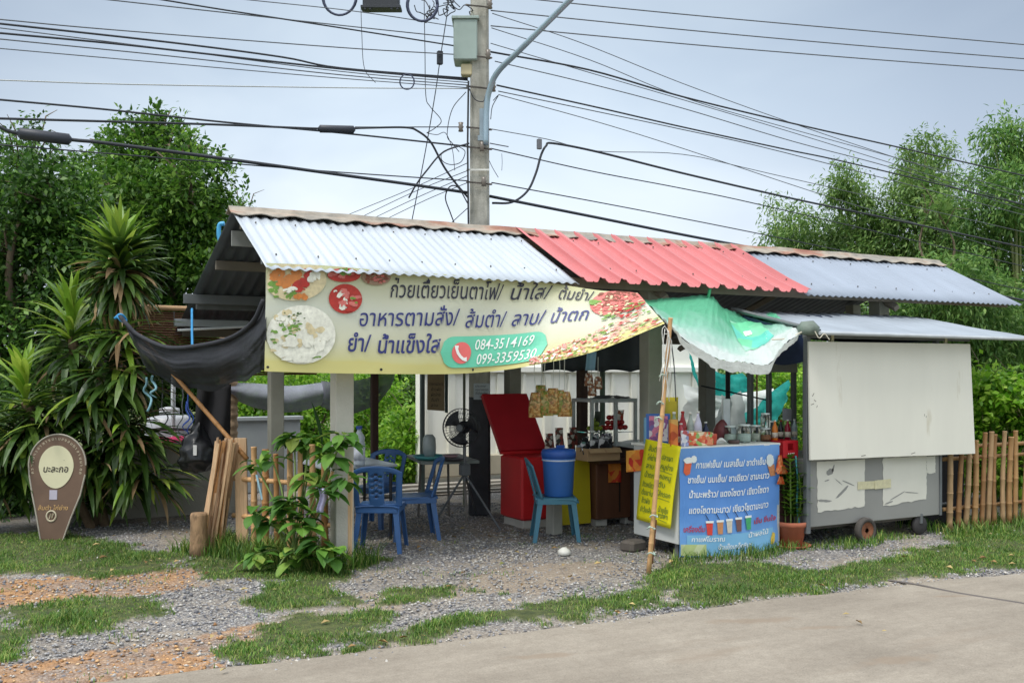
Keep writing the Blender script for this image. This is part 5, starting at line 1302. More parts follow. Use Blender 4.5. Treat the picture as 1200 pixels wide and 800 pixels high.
# red chest with the lid up
redp = mat('red_chest_paint', S(208, 34, 40), 0.45, 0.1, 3); redd = mat('red_lid_inside', S(190, 34, 46), 0.5, 0.1, 3)
t = thing('red_chest', 'bright red ice chest with its lid standing open', 'chest', (5.25, 9.4, 0))
MB().box((5.24, 9.36, 0.045), (0.5, 0.44, 0.09)).build('base', mat('pale_plinth', S(196, 192, 184), 0.6), t)
MB().box((5.24, 9.36, 0.42), (0.56, 0.5, 0.66), ch=0.02).build('body', redp, t)
MB().box((5.24, 9.6, 0.765), (0.56, 0.04, 0.03)).build('hinge', redp, t)
def lid(u, v): return (4.96 + 0.57 * u, 9.60 + 0.46 * v, 0.78 + 0.60 * v)
MB().shell(lid, 2, 2, 0.05).build('lid', redd, t)
# bucket on the chair
bk = np.array((5.01, 8.445, 0.428))
t = thing('blue_bucket', 'big round blue lidded bucket sitting on the blue green chair', 'bucket', bk)
bb = mat('bucket_blue', S(70, 124, 206), 0.4, 0.07, 3)
MB().lathe([(0.125, 0), (0.14, 0.005), (0.158, 0.34), (0.165, 0.345), (0.165, 0.37), (0.158, 0.375)], bk, 28).build('pail', bb, t, True)
MB().lathe([(0.170, 0.375), (0.172, 0.43), (0.16, 0.455), (0.05, 0.47), (0.0, 0.47)], bk, 28).build('lid', mat('bucket_lid_blue', S(48, 92, 176), 0.4, 0.07, 3), t, True)
MB().lathe([(0.1665, 0.348), (0.1668, 0.36)], bk, 28).build('rim_band', mat('white_rim', S(206, 214, 224), 0.4), t)
MB().box((bk[0] + 0.02, bk[1], 0.908), (0.09, 0.03, 0.03)).build('knob', mat('bucket_lid_blue', S(48, 92, 176)), t)
tag(MB().box((5.12, 8.72, 0.18), (0.13, 0.13, 0.36), R(10), taper=0.92, ch=0.01).build('concrete_stub', post_m), 'short concrete stub standing behind the bucket chair', 'stub')

# yellow board, brown cabinet, display case
tag(MB().box((5.49, 8.98, 0.39), (0.44, 0.03, 0.70), rx=R(-3)).build('yellow_board', mat('yellow_paint', S(202, 186, 30), 0.6, 0.1, 3)), 'plain mustard yellow board leaning beside the brown cabinet', 'board')
t = thing('brown_cabinet', 'dark brown wooden cabinet under the snack boxes', 'cabinet', (6.0, 9.2, 0))
MB().box((6.03, 9.25, 0.38), (0.6, 0.75, 0.6), ch=0.01).build('body', mat('cabinet_brown', S(104, 66, 46), 0.6, 0.2, 4, stretch=(3, 3, .5)), t)
MB().box((6.05, 9.2, 0.70), (0.72, 0.9, 0.035)).build('top', mat('cabinet_top', S(74, 46, 36), 0.5, 0.2), t)
for x in (5.83, 6.2): MB().box((x, 8.98, 0.045), (0.14, 0.12, 0.09)).build('foot', mat('white_block', S(206, 204, 196), 0.8), t)
MB().box((6.02, 8.87, 0.4), (0.012, 0.014, 0.5)).build('door_gap', mat('dark_gap', S(40, 28, 24)), t)
t = thing('cardboard_box', 'open cardboard box full of snack packets on the cabinet', 'box', (5.75, 8.85, 0.72))
cbm = mat('cardboard', S(190, 158, 120), 0.85, 0.08, 4)
b0 = np.array((5.72, 8.72, 0.72))
for c, sz, rz in (((0, 0, .065), (.4, .008, .13), 0), ((0, .22, .065), (.4, .008, .13), 0), ((-.2, .11, .065), (.008, .22, .13), 0), ((.2, .11, .065), (.008, .22, .13), 0)):
    MB().box(b0 + np.array(c), sz, ch=0).build('side', cbm, t)
MB().box(b0 + np.array((0, .11, .006)), (.4, .22, .008), ch=0).build('bottom', cbm, t)
MB().box(b0 + np.array((-0.1, -0.03, .105)), (.19, .06, .008), rx=R(40), ch=0).build('flap', cbm, t); MB().box(b0 + np.array((0.1, -0.03, .105)), (.19, .06, .008), rx=R(46), ch=0).build('flap', cbm, t)
# snack packets
random.seed(51)
def packet(name, label, m, c, w_, h, rz, tilt, group, seal=True, fat=0.35):
    mb = MB(); c = np.array(c); M3 = Matrix.Rotation(rz, 3, 'Z') @ Matrix.Rotation(tilt, 3, 'X'); sd = rnd(0, 50)
    def f(s):
        def g(u, v):
            e = (math.sin(math.pi * u) ** 0.5) * (math.sin(math.pi * v) ** 0.5)
            cr = 0.12 * mnoise.noise((u * 4 + sd, v * 4, s))
            x = (u - .5) * w_ * (1 - 0.06 * math.sin(math.pi * v)); z = v * h
            return V3(c) + M3 @ Vector((x, s * (w_ * fat * e * .5 * (1 + cr) + 0.001), z))
        return g
    mb.sheet(f(-1), 8, 8); mb.sheet(f(1), 8, 8)
    o = mb.build(name, m, None, True)
    return tag(o, label, 'snack packet', group)
pk = [confetti('black_white_packet', [S(30, 30, 34), S(40, 40, 46), S(210, 210, 214), S(36, 36, 40), S(120, 120, 128)], 22), confetti('black_teal_packet', [S(30, 32, 36), S(36, 38, 44), S(120, 160, 150), S(206, 206, 206)], 20), confetti('pink_black_packet', [S(30, 30, 34), S(210, 140, 160), S(40, 40, 46)], 20)]
names = ['black and white', 'black and teal', 'black and pink']
for i in range(12):
    k = [0, 0, 1, 0, 2, 0, 1, 0, 0, 0, 1, 0][i]
    packet('snack_packet', '%s snack packet heaped in the open cardboard box' % names[k], pk[k], b0 + np.array((-0.16 + 0.06 * (i % 6), 0.06 + 0.09 * (i // 6), 0.06 + 0.02 * (i // 6) + rnd(0, .03))), 0.11, 0.16, rnd(-.7, .7), rnd(-.5, .5) - .2, names[k] + ' packets in the box')
packet('striped_packet', 'big striped silver packet standing at the right of the box', confetti('striped_silver', [S(190, 186, 196), S(70, 60, 70), S(214, 210, 216), S(120, 110, 124)], 26), b0 + np.array((0.12, 0.2, 0.1)), 0.2, 0.18, 0.4, 0.3, None)
# checkered paper pieces
chk = confetti('orange_red_print', [S(206, 50, 36), S(232, 140, 52), S(220, 70, 40), S(240, 170, 70)], 14)
tag(MB().shell(lambda u, v: (5.86 + 0.16 * u, 8.845 + .006 * math.sin(6 * u), 0.67 - 0.2 * v), 6, 6, 0.004).build('printed_paper', chk), 'orange and red printed paper stuck on the brown cabinet front', 'paper')
# glass display case
t = thing('display_case', 'aluminium framed glass display case of fruit and snacks on the cabinet', 'display case', (6.12, 9.3, 0.72))
al = mat('aluminium', S(182, 188, 188), 0.4, 0.08, 5, 0, 30, 0.1)
x0, x1, y0, y1, z0, z1 = 5.83, 6.40, 9.12, 9.5, 0.72, 1.33
for x in (x0, (x0 + x1) / 2 + .02, x1):
    for y in (y0, y1):
        MB().box((x, y, (z0 + z1) / 2), (0.035, 0.03, z1 - z0), ch=0.003).build('upright', al, t)
for z in (z0 + 0.015, z1):
    for y in (y0, y1): MB().box(((x0 + x1) / 2, y - .002, z), (x1 - x0 + .034, 0.034, 0.04), ch=0.003).build('cross_bar', al, t)
    for x in (x0, x1): MB().box((x, (y0 + y1) / 2, z + .002), (0.034, y1 - y0 - .034, 0.036), ch=0.003).build('side_bar', al, t)
MB().box(((x0 + x1) / 2, (y0 + y1) / 2, 0.98), (x1 - x0 - .04, y1 - y0 - .04, 0.01), ch=0).build('shelf', glass('shelf_glass'), t)
MB().box(((x0 + x1) / 2, (y0 + y1) / 2, 0.745), (x1 - x0 - .04, y1 - y0 - .04, 0.02), ch=0).build('floor', mat('dark_shelf', S(56, 50, 48)), t)
MB().shell(lambda u, v: (x0 + .18 + 0.34 * u, y0 + .02 + 0.3 * v, 1.355 + 0.02 * math.sin(3.14 * u) + 0.018 * mnoise.noise((u * 6, v * 6, 1))), 14, 10, 0.006).build('crumpled_cover', mat('grey_plastic_cover', S(112, 118, 118), 0.4, 0.2, 8), t, True)
def fruit(label, cat, m, c, r, grp, nm, sq=0.92):
    return tag(MB().lathe([(0, -r * sq), (r * .6, -r * .8 * sq), (r * .95, -r * .3), (r, 0), (r * .9, r * .4), (r * .5, r * .8 * sq), (0.12 * r, r * .82 * sq), (0, r * .74 * sq)], c, 12).build(nm, m, None, True), label, cat, grp)
lime = mat('lime_skin', S(140, 160, 44), 0.4, 0.15); tom = mat('tomato_skin', S(170, 36, 34), 0.3, 0.2, 9)
random.seed(61)
l0 = fruit('green lime piled on the left of the display case shelf', 'lime', lime, (0, 0, 0), 0.03, 'limes in the display case', 'lime'); t0 = fruit('red tomato piled on the display case shelf', 'tomato', tom, (0, 0, 0), 0.034, 'tomatoes in the display case', 'tomato')
pos = [(5.88 + .05 * (i % 3) , 9.19 + 0.06 * (i // 3), 1.0) for i in range(6)] + [(5.9, 9.2, 1.05), (5.95, 9.21, 1.05), (5.92, 9.24, 1.09)]
for i, p in enumerate(pos):
    if i == 0: l0.location = p
    else: dup(l0, p, rnd(0, 3))
pos = [(6.06 + .062 * (i % 5), 9.19 + 0.066 * (i // 5), 1.0) for i in range(10)] + [(6.09 + .06 * i, 9.2, 1.055) for i in range(4)] + [(6.12, 9.22, 1.11), (6.18, 9.22, 1.11)]
for i, p in enumerate(pos):
    if i == 0: t0.location = p
    else: dup(t0, p, rnd(0, 3))
packet('tall_packet', 'red and white packet standing on the fruit in the display case', confetti('red_white_pack', [S(196, 60, 44), S(232, 224, 214), S(160, 90, 60)], 26), (6.27, 9.25, 1.05), 0.12, 0.17, 0.1, 0.1, None)
packet('dark_packet', 'dark green packet leaning in the display case behind the limes', mat('dark_green_pack', S(60, 70, 54), 0.5, 0.3, 10), (6.03, 9.36, 0.99), 0.12, 0.22, 0.3, 0.2, None)
for i in range(5):
    packet('low_packet', 'dull purple packet on the lower floor of the display case', confetti('dull_purple_pack', [S(70, 56, 66), S(110, 90, 96), S(160, 150, 150), S(60, 50, 50)], 20), (5.92 + i * .1, 9.28, 0.757), 0.1, 0.13, rnd(-.3, .3), 0.5, 'packets on the display case floor')
# clear bottle and clutter left of the case
t = thing('sauce_bottle', 'clear glass bottle standing left of the display case', 'bottle', (5.78, 9.15, 0.72))
MB().lathe([(0.036, 0), (0.04, 0.01), (0.04, 0.17), (0.014, 0.23), (0.014, 0.28)], (5.77, 9.02, 0.72), 16).build('bottle', glass('bottle_glass'), t, True)
MB().lathe([(0.017, 0.275), (0.017, 0.30), (0, 0.30)], (5.77, 9.02, 0.72), 10).build('cap', white, t)
packs = confetti('mixed_dark_packets', [S(60, 40, 36), S(150, 70, 60), S(200, 196, 186), S(50, 60, 50), S(90, 60, 50)], 26)
for i in range(7):
    packet('small_packet', 'small dark mixed packet crowded behind the blue bucket', packs, (5.38 + .075 * i, 9.3 + .05 * (i % 2), 0.72 + 0.06 * (i % 3)), 0.09, 0.2, rnd(-.4, .4), rnd(-.3, .2), 'small packets behind the bucket')
tag(MB().box((5.6, 9.25, 0.70), (0.55, 0.4, 0.02)).build('shelf_board', cream), 'narrow board holding the small packets behind the bucket', 'shelf')
tag(MB().lathe([(0.06, 0), (0.062, 0.14), (0.055, 0.15), (0, 0.15)], (5.63, 8.98, 0.716), 16).build('white_tub', mat('white_tub', S(196, 204, 214), 0.4), None, True), 'small white tub standing behind the cardboard box', 'tub')

# hanging snack bags
def hang(px, py, D, w_, h, m, label, nm, grp, topy=None, tilt=0.0):
    c = DP(px, py, D); top = DP(px, py, D) + np.array((0, 0, h))
    t = thing(nm, label, 'snack bag', c, grp)
    mb = MB(); sd = rnd(0, 60)
    def f(s):
        def g(u, v):
            e = (math.sin(math.pi * min(max(u, .0), 1)) ** .5) * (math.sin(math.pi * min(v * .96 + .04, 1)) ** .45)
            ww = w_ * (1 - 0.35 * v ** 3); a = R(-28) + tilt
            x = (u - .5) * ww; d = s * (w_ * .3 * e * (1 + .35 * mnoise.noise((u * 5 + sd, v * 5, s))) + .001)
            return c + np.array((x * math.cos(a) - d * math.sin(a), x * math.sin(a) + d * math.cos(a), v * h))
        return g
    mb.sheet(f(-1), 9, 10); mb.sheet(f(1), 9, 10); mb.build('bag', m, t, True)
    ty = c + np.array((0, 0, h + (topy if topy else 0.3)))
    MB().tube([top + np.array((0, 0, -.01)), (top + ty) / 2 + np.array((rnd(-.02, .02), 0, 0)), ty], 0.004, 5).build('string', mat('clear_string', S(206, 210, 206), 0.5), t)
    return t
grn_b = confetti('pickle_bag', [S(130, 140, 60), S(160, 150, 80), S(176, 130, 70), S(110, 120, 60), S(190, 170, 110)], 42, 0.25)
brn_b = confetti('crisp_bag', [S(190, 140, 80), S(160, 110, 60), S(206, 170, 110), S(140, 120, 60)], 46, 0.25)
random.seed(71)
for px, py, m, lb in ((628, 489, brn_b, 'leftmost hanging bag of brown crisps by the red lid'), (634, 480, grn_b, 'upper left hanging bag of green pickles'), (640, 487, grn_b, 'middle hanging bag of green pickles in front'), (648, 484, brn_b, 'small brown bag hanging between the pickle bags'), (655, 486, grn_b, 'right front hanging bag of green pickles'), (662, 488, brn_b, 'rightmost hanging bag of golden crisps')):
    hang(px, py, 9.55 + rnd(-.05, .1), 0.14, 0.24, m, lb, 'hanging_bag', 'snack bags hung under the banner', 0.42)
for px, py, lb in ((690, 452, 'upper brown snack bag hanging by the brown post'), (694, 464, 'lower brown snack bag hanging by the brown post'), (701, 456, 'right brown snack bag hanging by the brown post')):
    hang(px, py, 10.2, 0.09, 0.13, confetti('brown_snack_bag', [S(130, 80, 56), S(160, 110, 80), S(214, 206, 196), S(110, 66, 50)], 40, 0.3), lb, 'small_hanging_bag', 'brown snack bags by the post', 0.2)
tag(MB().shell(lambda u, v: DP(688 + 11 * u - 2 * v, 412 + 22 * v, 10.15 + 0.03 * math.sin(3.1 * u)), 6, 6, 0.006).build('blue_bag', mat('pale_blue_bag', S(120, 160, 186), 0.4, 0.12, 6), None, True), 'pale blue plastic bag hanging high by the brown post', 'bag')
# dark scalloped valance between the posts
def val(u, v):
    x = 5.7 + 1.42 * u; z0_ = 2.3; zb = 1.64 + 0.03 * abs(math.sin(u * 11)) 
    return (x, 10.05 + 0.03 * math.sin(20 * u) - 0.06 * v, z0_ + (zb - z0_) * v)
tag(MB().shell(val, 60, 8, 0.004).build('dark_valance', mat('dark_tarp_valance', S(62, 70, 76), 0.6, 0.2, 3, dirt=(S(120, 126, 128), 0.12, 14)), None, True), 'dark grey tarp valance with a scalloped lower edge across the middle', 'tarp')
# white cloth over a crate, blue sheet
def drape(u, v):
    a = u * 2 - 1
    return (6.12 + 0.62 * u - 0.04 * v, 8.62 - 0.05 * abs(a) - 0.06 * v + 0.02 * math.sin(10 * u + 2 * v), 0.88 - 0.33 * v * (0.8 + 0.2 * math.sin(5 * u)) - 0.05 * a * a)
t = thing('white_sheet', 'white plastic sheet draped over crates left of the yellow sign', 'plastic sheet', (6.4, 8.7, 0.4))
MB().shell(drape, 24, 12, 0.006).build('front_fall', mat('white_poly_sheet', S(206, 214, 216), 0.4, 0.08, 3), t, True)
MB().shell(lambda u, v: (6.12 + .62 * u, 8.6 + .6 * v, 0.885 + 0.012 * mnoise.noise((u * 5, v * 5, 4)) - 0.05 * (2 * u - 1) ** 2), 14, 10, 0.006).build('top_fold', mat('white_poly_sheet', S(206, 214, 216)), t, True)
tag(MB().box((6.42, 8.95, 0.43), (0.52, 0.5, 0.78), ch=0.01).build('crate_stack', mat('dark_crate', S(70, 52, 48), 0.7, 0.25, 6)), 'dark crate standing under the white plastic sheet', 'crate')
tag(MB().shell(lambda u, v: (6.06 + 0.2 * u, 8.52 + .02 * math.sin(9 * u + 3 * v), 0.72 - 0.32 * v), 12, 8, 0.006).build('blue_sack', mat('blue_sack', S(48, 82, 160), 0.5, 0.2, 10), None, True), 'crumpled blue plastic sack under the white sheet', 'sack')

# ================================================================== DRINKS COUNTER
CX0, CX1, CY0, CY1, CZ = 5.40, 6.55, 7.04, 7.72, 0.985
t = thing('drinks_counter', 'pale grey drinks counter fronted by a blue menu cloth', 'counter', ((CX0 + CX1) / 2, 7.38, 0))
gp = mat('pale_grey_panel', S(196, 200, 198), 0.55, 0.07, 2, dirt=(S(140, 138, 130), 0.2, 3))
MB().box((CX0 + 0.01, (CY0 + CY1) / 2, 0.545), (0.02, CY1 - CY0, 0.83)).build('side_panel', gp, t)
MB().box((CX1 - 0.01, (CY0 + CY1) / 2, 0.545), (0.02, CY1 - CY0, 0.83)).build('side_panel', gp, t)
MB().box(((CX0 + CX1) / 2, CY0 + 0.03, 0.545), (CX1 - CX0 - .044, 0.02, 0.83)).build('front_panel', gp, t)
MB().box(((CX0 + CX1) / 2, CY1 - 0.03, 0.545), (CX1 - CX0 - .044, 0.02, 0.83)).build('back_panel', gp, t)
MB().box(((CX0 + CX1) / 2, (CY0 + CY1) / 2, CZ - 0.012), (CX1 - CX0 + .04, CY1 - CY0 + .04, 0.024), ch=0.005).build('counter_top', mat('white_counter_top', S(224, 224, 218), 0.4, 0.05), t)
MB().box((CX1 - 0.012, CY0 - 0.012, 0.52), (0.03, 0.02, 0.9)).build('corner_trim', al, t)
for x in (CX0 + .06, CX1 - .06):
    for y in (CY0 + .08, CY1 - .06): MB().box((x, y, 0.065), (0.05, 0.05, 0.13)).build('foot', PT, t)
# blue menu cloth
def bc(a, b, off=0.0):
    bulge = 0.05 * math.sin(math.pi * a) * b * b + 0.014 * mnoise.noise((a * 4, b * 3, 6)) + 0.012 * math.sin(math.pi * 2 * (a - b * .4)) * b
    return np.array((CX0 - .005 + (CX1 - CX0) * a, CY0 - 0.028 - bulge - off, 0.972 - 0.945 * b - 0.03 * math.sin(math.pi * a) * b))
t = thing('blue_menu_cloth', 'blue printed drinks menu cloth hung on the counter front', 'banner', bc(.5, 1))
def cloth_blue():
    tt = NT('blue_menu_print'); co = tt.n('ShaderNodeTexCoord').outputs['UV']; s = tt.n('ShaderNodeSeparateXYZ'); tt.l(co, s.inputs[0])
    n = tt.noise(tt.coord('Object'), 2.5, 3)
    c = tt.ramp(s.outputs[1], [(0.0, S(112, 162, 222)), (0.3, S(88, 142, 214)), (0.62, S(98, 152, 222)), (1.0, S(124, 176, 228))])
    tt.l(tt.mix(1, c, tt.ramp(n, [(.3, (.86, .88, .92, 1)), (.7, (1.1, 1.08, 1.05, 1))]), 'MULTIPLY'), tt.b.inputs['Base Color'])
    tt.b.inputs['Roughness'].default_value = 0.42
    tt.bump(tt.noise(tt.coord('Object', (3, 3, 1)), 3, 3), 0.35, 0.03)
    return tt.m
MB().sheet(lambda u, v: bc(u, v), 60, 40).build('cloth', cloth_blue(), t, True, uv=[(i / 60, j / 40) for i in range(61) for j in range(41)])
fq = lambda off: (lambda x, y: bc(x, -y, off))
whi = mat('white_print', S(240, 244, 240))
def wr(mb, s_, x0, x1, y, h, off=0.006, bold=0.012): write(mb, s_, fq(off), x0, x1, -y, h, bold)
def fquad(mb, x0, y0, x1, y1, off, n=8):
    f = fq(off); mb.add([f(x0 + (x1 - x0) * i / n, -(y0 + (y1 - y0) * j / n)) for i in range(n + 1) for j in range(n + 1)], [(i * (n + 1) + j, (i + 1) * (n + 1) + j, (i + 1) * (n + 1) + j + 1, i * (n + 1) + j + 1) for i in range(n) for j in range(n)])
for s_, a, b, y in (('กาแฟเย็น/ เนสเย็น/ ชาดำเย็น', .15, .85, .185), ('ชาเย็น/ นมเย็น/ ชาเขียว/ ชามะนาว', .07, .89, .32), ('น้ำมะพร้าว/ แดงโซดา/ เขียวโซดา', .08, .88, .455), ('แดงโซดามะนาว/ เขียวโซดามะนาว', .08, .88, .60)):
    wr(mb := MB(), s_, a, b, y, .082, bold=0.02); mb.build('lettering', whi, t)['label'] = 'white menu line'
rdi = mat('red_print', S(190, 66, 90), 0.5)
wr(mb := MB(), 'เครื่องดื่ม', .03, .225, .77, .07, bold=0.02); mb.build('lettering', rdi, t)['label'] = 'red words left of the cups'
wr(mb := MB(), 'เย็น ชื่นใจ', .71, .96, .735, .065, bold=0.02); mb.build('lettering', rdi, t)['label'] = 'red words right of the cups'
fquad(mb := MB(), .06, .80, .93, .995, .004, 14); mb.build('printed_panel', mat('pale_blue_print', S(126, 184, 222), 0.45, 0.06, 3), t)
for s_, a, b, y in (('กาแฟโบราณ', .10, .40, .86), ('น้ำผลไม้', .64, .87, .85), ('น้ำแข็งเกล็ดหิมะ', .34, .66, .935)):
    wr(mb := MB(), s_, a, b, y, .06, .008); mb.build('lettering', whi, t)['label'] = 'white words on the pale panel'
fquad(mb := MB(), .005, .885, .235, .99, .008, 6); mb.build('printed_patch', confetti('pale_green_print', [S(190, 206, 140), S(206, 216, 170), S(170, 190, 120)], 8), t)
for i, (x, colr) in enumerate(((.265, S(220, 70, 56)), (.36, S(206, 142, 96)), (.45, S(216, 206, 186)), (.545, S(120, 84, 80)), (.645, S(70, 170, 110)))):
    f = fq(.010 + 0.0004 * i); mb = MB(); y0, y1 = .685, .80; y0 -= .012 * i * .5; y1 -= .012 * i * .5
    mb.add([f(x - .03, -y0), f(x + .03, -y0), f(x + .022, -y1), f(x - .022, -y1)], [(0, 3, 2, 1)])
    mb.build('printed_cup', mat('cup_print_%s' % ('red', 'tan', 'cream', 'cocoa', 'mint')[i], colr, 0.5, 0.15, 25), t)
    mb = MB(); f2 = fq(.0125); mb.add([f2(x - .034, -(y0 - .014)), f2(x + .034, -(y0 - .014)), f2(x + .034, -(y0 + .006)), f2(x - .034, -(y0 + .006))], [(0, 3, 2, 1)])
    mb.build('printed_lid', whi, t)
    mb = MB(); mb.add([f2(x - .04, -(y0 - .075)), f2(x - .034, -(y0 - .078)), f2(x - .002, -(y0 - .016)), f2(x - .008, -(y0 - .014))], [(0, 3, 2, 1)])
    mb.build('printed_straw', ink, t)
mb = MB(); f = fq(.007); mb.cur = 0
mb.add([f(.045, -.13), f(.115, -.115), f(.095, -.235), (f(.06, -.25)), f(.035, -.22)], [(0, 4, 3, 2, 1)]); disc(mb, .075, .20, .02, .03, .009, fn=fq)
mb.build('printed_drink', [mat('orange_drink_print', S(226, 104, 62), 0.5, 0.15, 30)], t)
mb = MB(); disc(mb, .08, .11, .045, .03, .009, fn=fq, jag=.12); disc(mb, .13, .10, .025, .035, .0105, fn=fq, jag=.15); mb.build('printed_foam', whi, t)
mb = MB(); f = fq(.007); mb.add([f(.875, -.2), f(.945, -.19), f(.955, -.30), f(.905, -.305)], [(0, 3, 2, 1)]); mb.build('printed_cone', mat('cone_print', S(190, 128, 84), 0.5, 0.2, 40), t)
disc(mb := MB(), .90, .15, .04, .06, .009, fn=fq, jag=.1); mb.build('printed_scoop', mat('scoop_print', S(216, 226, 226), 0.5), t)
mb = MB(); f = fq(.010); mb.add([f(.895, -.9), f(.92, -.845), f(.945, -.86), f(.94, -.93), f(.915, -.965), f(.885, -.95)], [(0, 5, 4, 3, 2, 1)]); mb.build('printed_fruit', mat('fruit_print', S(220, 190, 76), 0.5, 0.2, 30), t)

# yellow handwritten sign on the counter side
yq = [XP(757, 514, CX0 - .03), XP(798, 523, CX0 - .03), XP(789, 619, CX0 - .03), XP(746, 608, CX0 - .03)]
def ys(u, v, off=0.0):
    p = (yq[0] * (1 - u) + yq[1] * u) * (1 - v) + (yq[3] * (1 - u) + yq[2] * u) * v
    return p + np.array((-off - 0.012 * math.sin(math.pi * v) - 0.03 * v * u, 0, 0))
t = thing('yellow_sign', 'bright yellow handwritten menu sheet hung on the counter side behind the bamboo pole', 'sign', ys(.5, 1))
MB().shell(lambda u, v: ys(u, v), 10, 16, 0.005).build('sheet', mat('bright_yellow_card', S(226, 218, 20), 0.55, 0.05, 3), t, True)
gi = mat('green_grey_ink', S(110, 136, 60), 0.6)
fy = lambda x, y: ys(x, -y, 0.007)
for s_, a, b, y, ul in (('ส้มตำ', .14, .42, .13, 0), ('ไก่ย่าง', .14, .42, .24, 0), ('ลาบ', .14, .36, .34, 0), ('น้ำตก', .13, .4, .45, 0), ('ข้าวเหนียว', .10, .42, .57, 0), ('ต้มแซ่บ', .10, .42, .67, 0), ('ข้าวผัด', .12, .36, .77, 0), ('ยำวุ้นเส้น', .1, .44, .88, 0),
                     ('ปลาเผา', .55, .85, .2, 0), ('หมูย่าง', .55, .9, .31, 1), ('คอหมู', .55, .88, .43, 0), ('ตับ', .55, .74, .53, 0), ('ไส้กรอก', .54, .92, .64, 1), ('น้ำแข็ง', .62, .9, .83, 1), ('เปล่า', .64, .9, .9, 1)):
    mb = MB(); write(mb, s_, fy, a, b, -y, .09, 0.012, 0.0)
    if ul: mb.add([fy(a, -(y + .02)), fy(b, -(y + .035)), fy(b, -(y + .041)), fy(a, -(y + .026))], [(0, 3, 2, 1)])
    mb.build('lettering', gi, t)['label'] = 'handwritten menu entry'
# orange paper scraps
q = lambda px, py: XP(px, py, CX0 - .01)
tag(MB().shell(lambda u, v: XP(734 + 21 * u, 528 + 25 * v - 2 * u, CX0 - .02) + np.array((-.006 * math.sin(7 * u), 0, 0)), 8, 6, 0.004).build('printed_paper', chk), 'orange and red checkered paper hung left of the yellow sign', 'paper')
t = thing('paper_garland', 'orange paper scraps hanging at the right corner of the blue menu cloth', 'garland', (6.6, 7.0, .6))
for i, (px, py, w_, h) in enumerate(((914, 533, 7, 20), (917, 545, 9, 10), (915, 558, 6, 9))):
    MB().shell(lambda u, v: YP(px + w_ * (u - .5) * (0.5 + v), py + h * v, 7.0 - 0.02 * math.sin(5 * u + i)), 6, 6, .004).build('scrap', confetti('orange_print', [S(220, 96, 48), S(236, 150, 96), S(226, 112, 60)], 30), t)

# things standing on the counter
def on(px, py_base=520, y=None):      # a spot on the counter top under a pixel column
    D = None
    y = 7.35 if y is None else y
    d = ray(px, 500); k = y / d[1]; p = O0 + d * k
    return np.array((p[0], p[1], CZ + 0.001))
def bottle(px, y, h, r, liquid, label, nm='syrup_bottle', group=None, capm=None, glassy=True, shoulder=.62):
    c = on(px, y=y)
    t = thing(nm, label, 'bottle', c, group)
    prof = [(r * .9, 0), (r, h * .03), (r, h * shoulder * .8), (r * .93, h * shoulder), (r * .36, h * .84), (r * .34, h * .95)]
    MB().lathe(prof, c, 14).build('bottle', liquid, t, True)
    MB().lathe([(r * .42, h * .94), (r * .42, h), (0, h * 1.002)], c, 12).build('cap', capm or mat('red_cap', S(170, 40, 40), 0.4), t, True)
    MB().lathe([(r * 1.012, h * .16), (r * 1.012, h * .42)], c, 14).build('label_wrap', mat('pale_label_print', S(206, 196, 180), 0.6, 0.3, 60), t, True)
    return t
liq = lambda n, *c: mat('bottle_clear_' + n, S(*c, 1.15), 0.06, 0.25, 25, trans=.4) if 'clear' in n else mat('liquid_' + n, S(*c), 0.08, 0.12, 12)
wcap = mat('white_cap', S(226, 226, 222), 0.4)
bottle(790, 7.22, .30, .036, liq('clear_green', 170, 184, 160), 'tall clear bottle leftmost in the syrup row', capm=wcap)
bottle(800, 7.30, .30, .038, liq('red', 150, 24, 30), 'tall red syrup bottle beside the clear one')
bottle(798, 7.16, .2, .034, liq('pink', 186, 70, 84), 'shorter pink red bottle in front of the tall red one', capm=wcap)
bottle(809, 7.28, .29, .034, liq('clear', 186, 196, 190), 'clear bottle between the red and the lilac bottles', capm=wcap)
bottle(818, 7.24, .30, .036, liq('lilac', 206, 204, 226), 'white lilac bottle in the middle of the syrup row', capm=wcap)
bottle(827, 7.26, .20, .034, liq('navy', 30, 40, 70), 'short dark navy bottle right of the lilac one', capm=wcap)
bottle(908, 7.2, .20, .030, liq('orange', 214, 122, 40), 'orange juice bottle right of the glass jars', 'juice_bottle', capm=wcap)
bottle(915, 7.3, .19, .028, liq('black', 34, 34, 36), 'dark cola coloured bottle between the orange and the crimson ones', 'juice_bottle')
bottle(923, 7.22, .20, .030, liq('crimson', 140, 20, 44), 'crimson syrup bottle near the cart post', 'juice_bottle', capm=wcap)
bottle(931, 7.26, .20, .028, liq('clear_blue', 176, 190, 196), 'clear bottle next to the cart post', 'juice_bottle', capm=wcap)
# jars
gj = glass('jar_glass', (.86, .95, .93, 1))
random.seed(81)
def jar(px, y, h, r, label, zoff=0.0, fill=None):
    c = on(px, y=y) + np.array((0, 0, zoff))
    t = thing('glass_jar', label, 'jar', c, 'glass jars on the counter')
    MB().lathe([(r * .9, 0), (r, .012), (r, h * .78), (r * .84, h * .88), (r * .84, h)], c, 18).build('jar', gj, t, True)
    MB().lathe([(r * .88, h * .97), (r * .9, h), (r * .9, h * 1.06), (0, h * 1.07)], c, 16).build('lid', mat('clear_grey_lid', S(214, 222, 220), 0.35), t, True)
    if fill: MB().lathe([(0, .01), (r * .9, .012), (r * .9, h * .5), (0, h * .52)], c, 14).build('contents', fill, t, True)
pw = lambda n, *c: mat('powder_' + n, S(*c), 0.9, 0.15, 30)
jar(856, 7.3, .145, .058, 'leftmost squat glass jar behind the counter edge', 0, pw('pale', 206, 214, 204))
jar(872, 7.2, .16, .062, 'largest squat glass jar in the middle of the row', 0, pw('grey', 200, 212, 204))
